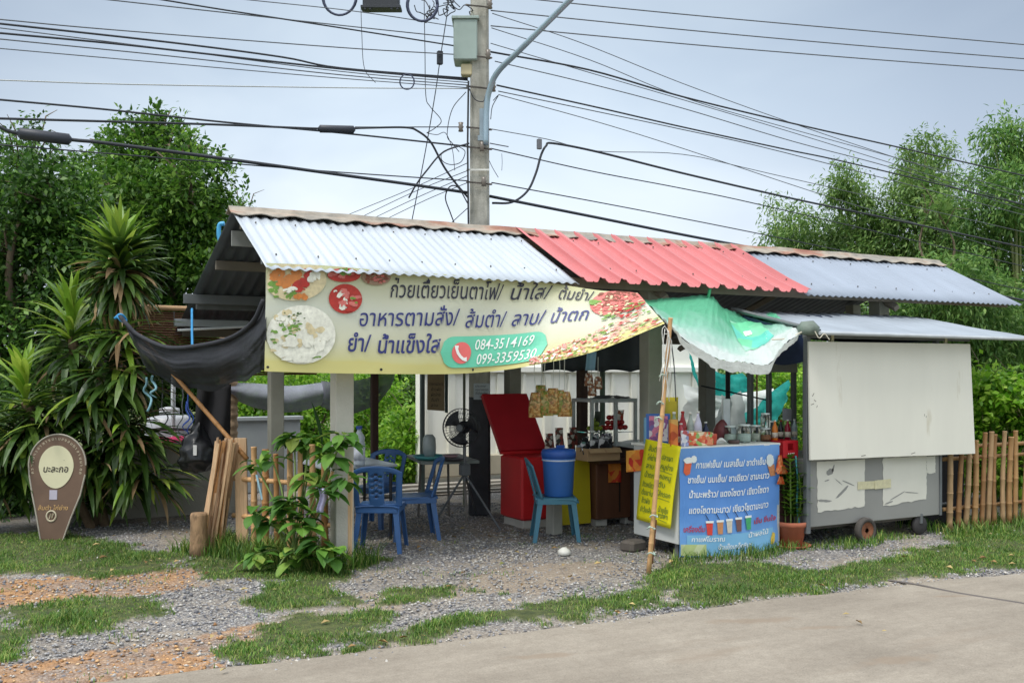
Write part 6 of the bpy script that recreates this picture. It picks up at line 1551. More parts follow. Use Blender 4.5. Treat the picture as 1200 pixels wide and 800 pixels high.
jar(885, 7.28, .145, .055, 'squat glass jar right of the largest one', 0, pw('dun', 190, 190, 176))
jar(897, 7.22, .12, .052, 'lower glass jar with brown contents by the orange bottle', 0, pw('brown', 150, 100, 70))
jar(897, 7.22, .13, .046, 'small glass jar stacked upon the brown one', .13)
jar(903, 7.42, .17, .05, 'tall glass jar standing behind the orange bottle', 0)
# picture frame box, cartons
c = on(771, y=7.45)
t = thing('picture_calendar', 'blue edged picture card standing behind the bamboo pole', 'picture card', c)
MB().box(c + np.array((0, 0, .14)), (.22, .03, .27), R(-28)).build('board', mat('blue_card_edge', S(66, 110, 186), 0.5), t)
MB().box(c + np.array((-.008, -.018, .14)), (.17, .01, .23), R(-28)).build('picture', confetti('pink_purple_pictures', [S(226, 220, 226), S(150, 90, 150), S(220, 130, 160), S(120, 110, 170), S(236, 230, 232)], 22), t)
tag(MB().box(on(761, y=7.5) + np.array((0, 0, .12)), (.1, .06, .24), R(-28)).build('blue_carton', mat('pale_blue_carton', S(110, 160, 196), 0.5)), 'pale blue carton left of the picture card', 'carton')
tag(MB().box(on(789, y=7.12) + np.array((0, 0, .12)), (.07, .07, .24), R(-20)).build('orange_carton', confetti('orange_carton_print', [S(214, 110, 44), S(226, 130, 60), S(190, 80, 36), S(220, 170, 90)], 16)), 'upright orange carton in front of the clear bottle', 'carton')
tag(MB().box(on(819, y=7.1) + np.array((0, 0, .06)), (.24, .1, .12), R(-24)).build('sweets_box', confetti('sweets_print', [S(220, 110, 70), S(236, 220, 190), S(150, 190, 110), S(230, 150, 110), S(206, 70, 60)], 34)), 'low box printed with orange and green sweets on the counter edge', 'box')
tag(MB().box(on(802, y=7.08) + np.array((0, 0, .07)), (.07, .05, .14), R(-24)).build('small_carton', confetti('blue_white_carton', [S(150, 160, 200), S(226, 228, 236), S(190, 90, 96)], 30)), 'small blue and white carton left of the sweets box', 'carton')
c = on(835, y=7.12)
tag(MB().lathe([(.035, 0), (.042, .08), (.04, .1), (.0, .1)], c, 14).build('red_cup', mat('red_orange_cup', S(200, 80, 56), 0.4), None, True), 'red orange cup at the right end of the sweets box', 'cup')
tag(MB().shell(lambda u, v: on(775 + 18 * u, y=7.6) + np.array((0, .02 * math.sin(5 * u), .1 + .32 * v - .06 * u * (1 - v))), 10, 8, .006).build('mustard_bag', mat('mustard_bag', S(176, 160, 36), 0.4, 0.15, 8), None, True), 'mustard yellow bag behind the clear syrup bottle', 'bag')
tag(MB().shell(lambda u, v: on(778 + 16 * u, y=7.58) + np.array((0, -.05 - .05 * math.sin(3 * u), .0 + .2 * v)), 10, 8, .02).build('dark_bag', mat('black_plastic', S(40, 44, 50)), None, True), 'black bag under the mustard yellow one', 'bag')
c = on(851, y=7.5)
t = thing('straw_dispenser', 'white upright straw tube standing behind the glass jars', 'dispenser', c)
MB().box(c + np.array((0, 0, .2)), (.07, .05, .4), R(-28), ch=.006).build('tube', mat('white_pipe', S(206, 212, 216)), t)
MB().box(c + np.array((.01, 0, .02)), (.16, .1, .06), R(-28), ch=.006).build('base', mat('white_pipe', S(206, 212, 216)), t)
c = on(845, y=7.4)
mb = MB(); mb.lathe([(.04, 0), (.07, .03), (.075, .1), (.05, .17), (.02, .2), (0, .205)], c, 14); mb.v = [tuple(np.array(v) + .018 * np.array(mnoise.noise_vector((v[0] * 14, v[1] * 14, v[2] * 14)))) for v in mb.v]
tag(mb.build('maroon_bag', mat('maroon_bag', S(110, 50, 54), 0.4, 0.3, 14), None, True), 'maroon bag slumped beside the straw tube', 'bag')
c = on(860, y=7.12)
tag(MB().lathe([(.05, 0), (.055, .03), (.05, .034), (0, .03)], c, 14).build('dark_saucer', mat('dark_saucer', S(84, 66, 62), 0.5), None, True), 'dark saucer in front of the leftmost glass jar', 'saucer')
tag(MB().shell(lambda u, v: on(838 + 14 * u, y=7.1 + .04 * v) + np.array((0, 0, .01 + .05 * math.sin(3.14 * u) * math.sin(3.14 * min(v + .2, 1)))), 10, 6, .004).build('tissue_pack', mat('white_tissue', S(226, 228, 224), 0.8), None, True), 'white crumpled tissue packet at the counter edge', 'tissue')
# metal window frame by the cart, paper hanging in it
t = thing('stall_frame', 'thin grey metal frame standing between the counter and the cart', 'frame', (6.6, 7.66, CZ))
fa, fb_ = YP(901, 520, 7.66), YP(930, 520, 7.66)
zt = YP(901, 428, 7.66)[2]
for x in (fa[0], fb_[0]): MB().box((x, 7.66, (CZ + zt) / 2), (.05, .04, zt - CZ), ch=.004).build('upright', PT, t)
MB().box(((fa[0] + fb_[0]) / 2, 7.655, zt - .02), (fb_[0] - fa[0] + .05, .045, .1), ch=.004).build('top_bar', mat('pale_steel', S(160, 164, 160), 0.5), t)
tag(MB().shell(lambda u, v: YP(917 + 11 * u, 478 + 14 * v + u, 7.5) + np.array((0, -.01 * math.sin(4 * u), 0)), 4, 4, .004).build('hung_card', mat('grey_card', S(176, 178, 188), 0.6)), 'small grey card hanging inside the metal frame', 'card')
# red drinks crate on a dark stand
t = thing('bottle_crate', 'red plastic bottle crate beside the counter top', 'crate', (6.68, 7.2, .84))
cr_ = mat('crate_red', S(196, 36, 46), 0.4, 0.08); x0, x1, y0, y1, z0, z1 = 6.60, 6.79, 7.03, 7.38, .84, 1.0
MB().box(((x0 + x1) / 2, y0, z0 + .035), (x1 - x0, .016, .07), ch=.003).box(((x0 + x1) / 2, y0, z1 - .012), (x1 - x0, .018, .026), ch=.003).box((x0 + .03, y0, .93), (.058, .0155, .1), ch=0).box((x1 - .03, y0, .93), (.058, .0155, .1), ch=0).build('front_wall', cr_, t)
for x in (x0 + .008, x1 - .008): MB().box((x, (y0 + y1) / 2 + .01, (z0 + z1) / 2), (.016, y1 - y0 - .02, z1 - z0), ch=.003).build('side_wall', cr_, t)
MB().box(((x0 + x1) / 2, y1, (z0 + z1) / 2), (x1 - x0, .016, z1 - z0), ch=.003).box(((x0 + x1) / 2, (y0 + y1) / 2, z0 + .01), (x1 - x0 - .034, y1 - y0 - .02, .016), ch=0).build('base', cr_, t)
write(mb := MB(), 'นส', lambda x, y: (x, y0 - .0105, y), x0 + .06, x1 - .05, z0 + .018, .05, 0.02); mb.build('lettering', white, t)
tag(MB().box((6.68, 7.32, .42), (.2, .5, .84)).build('dark_stand', mat('dark_maroon_board', S(66, 38, 36), 0.7, 0.2, 4)), 'dark maroon stand filling the gap under the red crate', 'stand')
tag(MB().tube(spline([(6.735, 7.0, .86), (6.74, 6.98, .6), (6.73, 6.98, .4), (6.75, 6.96, .2), (6.76, 6.95, .12)], 6), .009, 6).build('teal_hose', mat('teal_hose', S(70, 150, 160), 0.4), None, True), 'thin teal hose hanging down the cart corner post', 'hose')

# pot plant
pb = GP(927, 641)
t = thing('flower_pot', 'terracotta pot with a tall glossy leaved plant between counter and cart', 'potted plant', pb)
tc_ = mat('terracotta', S(176, 104, 76), 0.8, 0.12, 8, 0.2, dirt=(S(206, 170, 140), 0.15, 9))
MB().lathe([(.1, .02), (.135, .2), (.15, .205), (.152, .245), (.138, .248), (.13, .21), (0, .21)], pb, 24).build('pot', tc_, t, True)
MB().lathe([(0, 0), (.15, 0), (.185, .03), (.18, .035), (.13, .018), (0, .018)], pb, 24).build('saucer', tc_, t, True)
MB().lathe([(.13, .205), (.08, .225), (0, .23)], pb, 14).build('soil', mat('potting_soil', S(60, 46, 38), 0.95, 0.3, 20), t)
lf = MB(); st = MB(); random.seed(91)
for k in range(5):
    az = 1.3 * k; a = pb + np.array((.05 * math.cos(az), .05 * math.sin(az), .2)); top_ = pb + np.array((.08 * math.cos(az), .07 * math.sin(az), rnd(.62, .88)))
    P_ = spline([a, (a + top_) / 2 + np.array((rnd(-.03, .03), rnd(-.03, .03), 0)), top_], 8); st.tube(P_, .007, 6)
    for i in range(3, len(P_)):
        for s_ in (0, 1):
            aa = 2.4 * i + s_ * math.pi + k; broad(lf, P_[i], (math.cos(aa), math.sin(aa), .6), rnd(.10, .15), .032, .7, 5)
lf.build('foliage', leafmat('glossy_leaf', [S(50, 92, 26), S(80, 130, 38), S(120, 164, 52), S(150, 184, 70)], 0.3, 0.3, 3), t); st.build('stem', mat('green_stem', S(110, 132, 66)), t)

# bamboo upright in front holding the banner and the awning
culm(mb := MB(), GP(760, 672), DP(786, 372, 8.08), 0.021, 8)
t = thing('bamboo_upright', 'slim leaning bamboo pole in front of the yellow sign tied with string', 'bamboo pole', GP(760, 672))
mb.build('pole', bamb, t, True)
MB().box(GP(765, 660) * 0 + DP(765, 634, 8.15), (.035, .03, .36), R(-28), ry=R(5)).build('splint', mat('brown_splint', S(120, 74, 52), 0.7, 0.2, 10), t)
for px, py in ((763, 618), (763, 648), (766, 604), (772, 490), (774, 472), (777, 440)):
    c = DP(px, py, 8.1); MB().tube([c + np.array((.03 * math.cos(a), .03 * math.sin(a), .012 * math.sin(2 * a))) for a in np.linspace(0, 6.4, 14)], .006, 5).build('tie', mat('pale_green_tie', S(176, 196, 184), 0.7), t)
random.seed(93)
for k in range(7):
    c = DP(781 + rnd(-3, 3), 384 + rnd(-4, 10), 8.05); MB().tube(spline([c, c + np.array((rnd(-.04, .04), 0, -rnd(.05, .2))), c + np.array((rnd(-.05, .05), 0, -rnd(.25, .6)))], 5), .0035, 5).build('loose_string', mat('white_string', S(214, 214, 208), 0.7), t, True)
tag(MB().tube(spline([DP(786, 395, 8.1), DP(790, 430, 8.1), DP(792, 470, 8.1)], 5), .005, 5).build('hanging_string', cblk, None, True), 'thin dark cord hanging beside the slim bamboo pole', 'cord')

# green and white awning sheet
At = spline([DP(752, 352, 9.55), DP(790, 349, 9.7), DP(832, 347, 9.9), DP(850, 362, 10.0), DP(872, 370, 10.2), DP(905, 366, 10.3)], 8)
Ab = spline([DP(784, 380, 8.06), DP(806, 402, 8.15), DP(838, 418, 8.3), DP(868, 427, 8.45), DP(898, 425, 8.6), DP(917, 404, 8.85), DP(937, 391, 9.1)][0:5] + [DP(918, 408, 8.8), DP(938, 391, 9.1)], 7)
def awn(u, v):
    k = u * (len(At) - 1); i = min(int(k), len(At) - 2); f = k - i; a = At[i] * (1 - f) + At[i + 1] * f
    k = u * (len(Ab) - 1); i = min(int(k), len(Ab) - 2); f = k - i; b = Ab[i] * (1 - f) + Ab[i + 1] * f
    p = a * (1 - v) + b * v
    return p + np.array((0, 0, -0.10 * math.sin(math.pi * v) * math.sin(math.pi * min(u * 1.1, 1)) + 0.03 * mnoise.noise((u * 5, v * 4, 2)) + .022 * abs(mnoise.noise((u * 22 + v * 4, v * 5, 7))) + .012 * math.sin(18 * u + 5 * v) * v))
def awn_mat():
    tt = NT('faded_green_sheet'); uv = tt.n('ShaderNodeTexCoord').outputs['UV']; s = tt.n('ShaderNodeSeparateXYZ'); tt.l(uv, s.inputs[0])
    n = tt.noise(tt.coord('Object'), 4, 5); ad = tt.n('ShaderNodeMath'); ad.operation = 'MULTIPLY_ADD'; tt.l(n, ad.inputs[0]); ad.inputs[1].default_value = .5; tt.l(s.outputs[1], ad.inputs[2])
    c = tt.ramp(ad.outputs[0], [(.45, S(104, 200, 156)), (.7, S(160, 220, 196)), (.95, S(204, 234, 222)), (1.1 if False else 1.0, S(230, 240, 236))])
    tt.l(c, tt.b.inputs['Base Color']); tt.b.inputs['Roughness'].default_value = .35
    tt.bump(tt.noise(tt.coord('Object', (1, 3, 2)), 16, 6, .7, .8), .9, .03)
    tr = tt.n('ShaderNodeBsdfTranslucent'); tt.l(c, tr.inputs[0]); mx = tt.n('ShaderNodeMixShader'); mx.inputs[0].default_value = .2
    tt.l(tt.b.outputs[0], mx.inputs[1]); tt.l(tr.outputs[0], mx.inputs[2]); tt.l(mx.outputs[0], tt.out.inputs[0]); return tt.m
t = thing('awning_sheet', 'sagging green to white plastic awning stretched between the red roof and the cart', 'awning', awn(.5, 1))
MB().sheet(awn, 130, 46).build('sheet', awn_mat(), t, True, uv=[(i / 130, j / 46) for i in range(131) for j in range(47)])
def hemf(u, v): p = awn(u, 1.0); return p + np.array((0.02 * math.sin(30 * u), .02 * v, -(.05 + .035 * math.sin(math.pi * u) + .02 * mnoise.noise((u * 14, 0, 5))) * v * (1 if u > .2 else u * 5)))
MB().sheet(hemf, 60, 4).build('hem_fall', mat('white_mottled_sheet', S(240, 244, 241), 0.45, 0.1, 14, 0.9, 40, trans=0.12), t, True)
cc = [(0.62, .32), (.74, .30), (.84, .52), (.80, .72), (.70, .62)]
def lift(u, v): return awn(u, v) + np.array((0, -.002, .004))
tag_ = MB(); tag_.sheet(lambda a, b: lift(.60 + .26 * a, .16 + .52 * b), 14, 12); tag_.build('green_printed_patch', confetti('mint_green_print', [S(110, 206, 156), S(96, 200, 180), S(130, 214, 170), S(160, 222, 190)], 5, .4), t, True)
MB().sheet(lambda a, b: lift(.69 + .07 * a, .3 + .07 * b) + np.array((0, -.004, .006)), 6, 5).build('white_mark', white, t)
tag(MB().tube(spline([DP(831, 345, 9.85), DP(832, 338, 9.82), DP(830, 352, 9.85), DP(836, 357, 9.9)], 5), .016, 6).build('green_knot', mat('green_sheet_knot', S(70, 170, 120), 0.4), None, True), 'twisted green knot tying the awning to the red roof edge', 'knot')
tag(MB().tube(spline([DP(905, 398, 9.0), DP(925, 396, 9.05), DP(940, 389, 9.1), DP(952, 388, 9.1)], 6), .008, 6).build('rope', mat('pale_rope', S(190, 184, 166), 0.8), None, True), 'pale rope lashing the awning corner to the cart roof', 'rope')

# ================================================================== FOOD CART
t = thing('food_cart', 'grey wheeled food cart closed by a big cream shutter panel', 'cart', (7.7, 7.3, 0))
cgm = mat('cart_grey_paint', S(142, 142, 138), 0.55, 0.07, 2, dirt=(S(104, 102, 96), 0.2, 3))
KX0, KX1, KY0, KY1 = 6.80, 8.62, 6.92, 7.75
MB().box(((KX0 + KX1) / 2, (KY0 + KY1) / 2, .51), (KX1 - KX0, KY1 - KY0, .64), ch=.006).build('body', cgm, t)
MB().box(((KX0 + KX1) / 2, KY0 - .006, .835), (KX1 - KX0 + .02, .03, .035)).build('top_trim', cgm, t)
MB().box((KX1 + .005, KY0 - .004, .51), (.03, .02, .65)).build('corner_trim', PT, t)
for x in (KX0 + .02, KX1 - .02):
    for y in (KY0 + .03, KY1 - .03): MB().box((x, y, 1.42), (.05, .05, 1.12), ch=.004).build('post', PT, t)
MB().box((KX0 - .02, KY0 - .02, 1.06), (.05, .05, 1.84), ch=.004).build('post', PT, t)
pan = [YP(947, 400, 6.86), YP(1136, 403, 6.86), YP(1140, 531, 6.86), YP(947, 538.5, 6.86)]
def panf(u, v):
    p = (pan[0] * (1 - u) + pan[1] * u) * (1 - v) + (pan[3] * (1 - u) + pan[2] * u) * v
    return p + np.array((0, -.02 * v + .006 * math.sin(math.pi * u), .004 * mnoise.noise((u * 20, 0, 1)) if v > .9 else 0))
cp = mat('cream_shutter', S(226, 224, 212), 0.5, 0.035, 1.5, dirt=(S(188, 178, 152), 0.26, 1.6), stretch=(2.2, 1, .5))
sh = MB().shell(panf, 16, 8, .018).build('shutter', cp, t)
mb = MB()
for u, v, L, a in ((.68, .64, .012, 1.5), (.69, .655, .01, 1.2), (.02, .45, .02, .9), (.03, .5, .015, -.6), (.015, .53, .02, .3), (.04, .55, .012, 1.1), (.6, .975, .03, .2), (.3, .98, .03, .1)):
    p = panf(u, v) + np.array((0, -.0105, 0)); d = np.array((math.cos(a), 0, math.sin(a))) * L; q = np.array((-math.sin(a), 0, math.cos(a))) * .003
    mb.add([p - d - q, p + d - q, p + d + q, p - d + q], [(0, 1, 2, 3)])
mb.build('scratches', mat('scratch_grey', S(110, 104, 96), 0.7), sh)
for px in (977, 1110): 
    p = YP(px, 397, 6.88); MB().box(p + np.array((0, .02, .0)), (.035, .02, .12)).build('batten', mat('pale_batten', S(190, 184, 150), 0.7), t)
MB().box(((KX0 + KX1) / 2 + .2, KY0, 1.985), (2.3, .04, .05)).build('front_beam', PT, t)
# peeling papers and tape
random.seed(101)
def paper(x0, z0, x1, z1, skew, off, lbl):
    n = 14; outl = []
    for i in range(n): f = i / n; outl.append((x0 + (x1 - x0) * f, z0 + skew * f + rnd(-.008, .008)))
    for i in range(n): f = i / n; outl.append((x1 + rnd(-.006, .006), z0 + skew + (z1 - z0 - skew) * f))
    for i in range(n): f = i / n; outl.append((x1 + (x0 - x1) * f, z1 + rnd(-.003, .003)))
    for i in range(n): f = i / n; outl.append((x0 + rnd(-.012, .008), z1 + (z0 - z1) * f))
    o = MB().prism(outl, lambda u, v, w_: (u, KY0 - .002 - off - w_, v), .0015).build('peeling_paper', mat('old_white_paper', S(214, 212, 200), 0.75, 0.05, 3, dirt=(S(170, 166, 156), 0.1, 5)), t)
    o['label'] = lbl; return o
p1 = paper(6.93, .325, 7.55, .80, .02, 0, 'left peeling white paper'); p2 = paper(7.80, .33, 8.42, .80, .03, 0, 'right peeling white paper')
p3 = paper(8.42, .62, 8.55, .79, 0, .0018, 'small notice at the right corner'); p3.name = 'small_notice'
mb = MB()
for cx, cz, rx, rz, a, sd in ((7.25, .50, .10, .014, .6, 1), (7.02, .43, .09, .012, -.1, 2), (7.09, .70, .05, .028, .3, 3), (7.13, .73, .04, .01, 1.2, 4), (7.33, .58, .09, .006, -.35, 5), (7.2, .6, .06, .004, -.6, 6), (7.05, .62, .03, .006, .2, 7), (8.0, .42, .12, .006, .35, 8), (8.2, .44, .1, .005, -.1, 9), (7.88, .36, .06, .008, .2, 10)):
    n = 18; pts = []
    for i in range(n):
        tt = 6.283 * i / n; k = 1 + .4 * mnoise.noise((math.cos(tt) * 2, math.sin(tt) * 2, sd)); x, z = rx * k * math.cos(tt), rz * k * math.sin(tt)
        pts.append((cx + x * math.cos(a) - z * math.sin(a), KY0 - .0048, cz + x * math.sin(a) + z * math.cos(a)))
    mb.add(pts, [tuple(range(n))])
mb.build('tear', cgm, t)
for k, (xa, za, xb, zb, hh) in enumerate(((7.45, .55, 7.72, .545, .075), (7.68, .545, 7.9, .55, .085))):
    MB().shell(lambda u, v: (xa + (xb - xa) * u, KY0 - .008 - .002 * k - .002 * math.sin(20 * u), za + (zb - za) * u + hh * (v - .5)), 14, 3, .002).build('tape_strip', mat('yellowed_tape', S(206, 200, 164), 0.45, 0.12, 30), t)
# wheels, axle, leg
wc = YP(1014, 621, 6.86); wr_ = wc[2]
def wheel(c, r, lab):
    wo = MB().lathe([(r * .66, -.03), (r * .9, -.035), (r, -.02), (r, .02), (r * .9, .035), (r * .66, .03), (r * .66, -.03)], c, 28, 'Y').build('wheel', mat('dusty_tyre', S(72, 68, 64), 0.85, 0.25, 9, dirt=(S(128, 120, 104), 0.3, 6)), t, True)
    wo['label'] = lab
    mb = MB(); mb.lathe([(0, -.02), (r * .16, -.028), (r * .2, -.02), (r * .2, .02), (0, .02)], c, 14, 'Y')
    for k in range(5):
        a = 1.2566 * k + .4; q = np.array((math.cos(a), 0, math.sin(a))); mb.tube([c + q * r * .15 + np.array((0, -.01, 0)), c + q * r * .68 + np.array((0, -.01, 0))], r * .1, 6, flat=.5)
    mb.lathe([(r * .6, -.02), (r * .67, -.03), (r * .67, .03), (r * .6, .02)], c, 28, 'Y'); mb.build('rim', mat('rusty_orange_rim', S(132, 84, 58), 0.8, 0.25, 12), wo, True)
wheel(wc, wr_, 'front wheel with rusty spokes')
wheel(np.array((wc[0] + .05, 7.72, wr_)), wr_, 'rear wheel')
MB().tube([wc, (wc[0] + .05, 7.72, wr_)], .014, 8).build('axle', mat('rusty_steel', S(96, 90, 84)), t)
cw = YP(1077, 616, 6.95)
MB().lathe([(.02, -.02), (.09, -.022), (.1, 0), (.09, .022), (.02, .02)], (cw[0], cw[1], .1), 18, 'Y').build('caster', mat('dark_rubber', S(56, 54, 54), 0.8, 0.2), t, True)
MB().box((cw[0], cw[1], .17), (.03, .07, .1)).build('caster_fork', PT, t)
MB().box((7.6, 7.0, .172), (1.4, .04, .03)).build('undercarriage', mat('rusty_steel', S(96, 90, 84)), t)
MB().tube([(8.6, 7.2, .25), (9.1, 7.15, .25)], .016, 8).build('push_handle', PT, t)
# cart roof
def crf(u, v):
    x = 6.78 + (9.82 - 6.78) * u; y = 7.95 + (6.70 - 7.95) * v; z = 2.275 - .27 * v
    return (x, y, z + .012 * math.sin(2 * math.pi * x / .16) * (1 - v) * .6 + .02 * mnoise.noise((x * 1.5, y * 2, 0)) - .10 * max(0, u - .9) * 10 * (1 - v) * .5)
cro = MB().shell(crf, 110, 8, .006).build('cart_roof', mat('cart_zinc_roof', S(154, 163, 172), 0.45, 0.12, 2.5, 0.0, 30, 0.2, (S(112, 114, 116), 0.12, 6), 0.5), t, True)
MB().tube([(6.74, 6.70, 2.0), (8.2, 6.69, 1.995), (10.6, 6.72, 1.985)], .018, 8).build('roof_batten', mat('pale_batten_pipe', S(176, 182, 186), 0.4), t)
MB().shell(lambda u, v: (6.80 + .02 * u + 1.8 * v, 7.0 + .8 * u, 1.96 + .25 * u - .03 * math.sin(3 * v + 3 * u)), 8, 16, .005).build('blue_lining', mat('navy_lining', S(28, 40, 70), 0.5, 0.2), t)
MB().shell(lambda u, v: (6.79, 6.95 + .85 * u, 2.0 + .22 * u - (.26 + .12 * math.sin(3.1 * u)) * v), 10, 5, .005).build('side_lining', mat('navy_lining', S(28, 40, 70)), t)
MB().tube([(6.78, 6.74, 2.02), (6.78, 7.95, 2.29)], .02, 6).build('roof_edge', PT, t)
t = thing('tarp_bundle', 'small grey green bundle tied on the cart roof corner', 'bundle', DP(947, 388, 9.1))
mb = MB(); mb.lathe([(0, -.06), (.09, -.04), (.1, .02), (.05, .07), (0, .08)], DP(947, 386, 9.15), 14); mb.v = [tuple(np.array(v) + .02 * np.array(mnoise.noise_vector((v[0] * 12, v[1] * 12, v[2] * 12)))) for v in mb.v]
mb.build('bundle', mat('grey_green_tarp', S(110, 122, 112), 0.7, 0.3, 10), t, True)
MB().tube(spline([DP(955, 388, 9.0), DP(960, 396, 8.98), DP(966, 391, 9.0), DP(972, 398, 9.0)], 5), .005, 5).build('cord', mat('pale_rope', S(190, 184, 166)), t)

# dark box added to fill the dark gap next to the cart
tag(MB().box((9.05, 7.42, .43), (.62, .5, .86)).build('dark_gap_box', mat('dark_gap_box', S(34, 34, 38), 0.8, 0.2, 3)), 'dark box added to fill the dark gap right of the cart body', 'filler box')

# ------------------------------------------------------------------ bamboo fence on the right
random.seed(111)
t = thing('bamboo_fence', 'brown bamboo picket fence running right from the cart', 'fence', (11, 6.99, 0))
x = 8.84; i = 0
fb2 = [mat('honey_bamboo', S(178, 138, 92), 0.6, 0.18, 6, 0.2, 30, stretch=(6, 6, .6), dirt=(S(96, 70, 48), 0.25, 9)), mat('brown_bamboo', S(156, 116, 76), 0.65, 0.2, 6, 0.2, 30, stretch=(6, 6, .6)), mat('greyed_bamboo', S(178, 146, 108), 0.7, 0.2, 6, 0.2, 30, stretch=(6, 6, .6))]
while x < 14.5:
    h = rnd(.9, 1.02) if x > 9.05 else .8
    culm(mb := MB(), (x, 6.97 + rnd(-.015, .015), 0), (x + rnd(-.04, .05), 6.95, h), rnd(.022, .034), 4, .01); mb.build('picket', random.choice(fb2), t, True); x += rnd(.095, .135)
for z in (.22, .74, .86):
    culm(mb := MB(), (8.78 if z < .8 else 9.1, 7.02, z), (14.5, 7.02, z + .01), .022, 16); mb.build('rail', fb2[0], t, True)
tag(MB().tube([GP(1163, 616) + np.array((0, .1, 0)), YP(1152, 545, 7.1)], .012, 6).build('pale_stick', mat('pale_pipe', S(186, 190, 184), 0.6)), 'thin pale stick leaning behind the right bamboo fence', 'stick')
# tarpaulins behind the counter
def tp(pts, nu, nv, wob):
    a, b, c, d = [np.array(p, float) for p in pts]
    return MB().sheet(lambda u, v: (a * (1 - u) + b * u) * (1 - v) + (d * (1 - u) + c * u) * v + np.array((.3, -1, 0)) * wob * (mnoise.noise((u * 5, v * 5, wob * 9)) + .5 * math.sin(7 * u + 4 * v)) + np.array((0, 0, -wob * math.sin(math.pi * u))), nu, nv)
tealn = mat('teal_netting', S(40, 170, 160), 0.6, 0.25, 9, 0.5, 20, trans=0.45)
tag(tp([DP(806, 410, 15.6), DP(814, 440, 15.7), DP(822, 470, 15.8), DP(818, 440, 15.6)], 8, 8, .03).build('teal_netting', tealn, None, True), 'teal netting wedge hanging left of the dark back post', 'netting')
tag(tp([DP(834, 432, 16.0), DP(868, 437, 16.2), DP(882, 455, 16.2), DP(836, 462, 16.0)], 14, 8, .07).build('teal_netting', tealn, None, True), 'teal netting swag high behind the counter', 'netting')
tag(tp([DP(860, 490, 16.0), DP(922, 445, 16.3), DP(925, 462, 16.3), DP(898, 505, 16.0)], 14, 8, .07).build('teal_netting', tealn, None, True), 'teal netting falling right behind the glass jars', 'netting')
wt = mat('white_tarpaulin', S(232, 236, 234), 0.45, 0.08, 2.5, 0.3, 9, trans=0.25)
tag(tp([DP(800, 450, 16.3), DP(904, 455, 16.5), DP(908, 482, 16.4), DP(800, 490, 16.3)], 20, 10, .12).build('white_tarp', wt, None, True), 'white tarpaulin strip slung behind the counter', 'tarpaulin')
tag(tp([DP(846, 462, 15.7), DP(866, 458, 15.8), DP(876, 512, 15.6), DP(826, 512, 15.6)], 14, 10, .08).build('clear_tarp', mat('greyish_clear_tarp', S(176, 184, 182), 0.4, 0.1, 3, trans=0.3), None, True), 'greyish plastic sheet gathered in a cone behind the straw tube', 'plastic sheet')
tag(MB().tube([DP(822, 452, 12.4), DP(850, 458, 12.2), DP(905, 470, 12.0)], .01, 6).build('dark_line', cblk), 'thin dark line strung across behind the counter', 'line')
pole_thing(853, 12.3, .03, 2.2, mat('dark_iron', S(46, 48, 52)), 'slim dark pole behind the straw tube')
pole_thing(887, 13.4, .012, 2.2, bamb2, 'thin bamboo cane behind the counter under the awning')

# ================================================================== TREES AND PLANTS
def leafcloud(name, clumps, n, size, aspect, m, parent=None, twig=14, droop=0.0, spread=0.22, seed=0, up=0.25):
    """leaves gathered on twigs that fill the clumps: (centre, radius); every leaf a bent pair of faces"""
    g = np.random.default_rng(seed + 5)
    C = np.array([c for c, r in clumps], float); Rr = np.array([r if np.ndim(r) else (r, r, r) for c, r in clumps], float)
    wts = np.prod(Rr, 1) ** (2 / 3); wts /= wts.sum()
    nt_ = n // twig; k = g.choice(len(C), nt_, p=wts)
    d = g.normal(0, 1, (nt_, 3)); d /= np.linalg.norm(d, axis=1, keepdims=True)
    rad = g.uniform(0.25, 1.0, nt_) ** 0.5 * g.choice([1.0, 1.0, 1.0, 1.14], nt_)
    T = C[k] + d * Rr[k] * rad[:, None]
    tw = d + g.normal(0, .5, (nt_, 3)); tw[:, 2] += up - droop; tw /= np.linalg.norm(tw, axis=1, keepdims=True)
    T = np.repeat(T, twig, 0); TW = np.repeat(tw, twig, 0); N_ = len(T)
    s_ = g.uniform(-.5, 1, N_)[:, None] * spread
    P0 = T + TW * s_ + g.normal(0, spread * .28, (N_, 3)) - np.array((0, 0, droop * .5)) * np.abs(s_)
    L = TW * .6 + g.normal(0, .6, (N_, 3)); L[:, 2] -= .25 + droop; L /= np.linalg.norm(L, axis=1, keepdims=True)
    W = np.cross(L, g.normal(0, .5, (N_, 3)) + np.array((0, 0, 1.0))); W /= np.linalg.norm(W, axis=1, keepdims=True) + 1e-9
    up_ = np.cross(W, L); sz = g.uniform(.6, 1.25, N_)[:, None] * size
    a = P0; b = P0 + L * sz * .45 + W * sz * aspect + up_ * sz * .08; c = P0 + L * sz; e = P0 + L * sz * .45 - W * sz * aspect + up_ * sz * .08
    V = np.stack((a, b, c, e), 1).reshape(-1, 3); F = np.arange(4 * N_).reshape(-1, 4)
    base = np.array(BASE.get(parent.name, (0, 0, 0))) if parent else np.zeros(3)
    o = fastmesh(name, V - base, F, [m])
    if parent: o.parent = parent
    return o
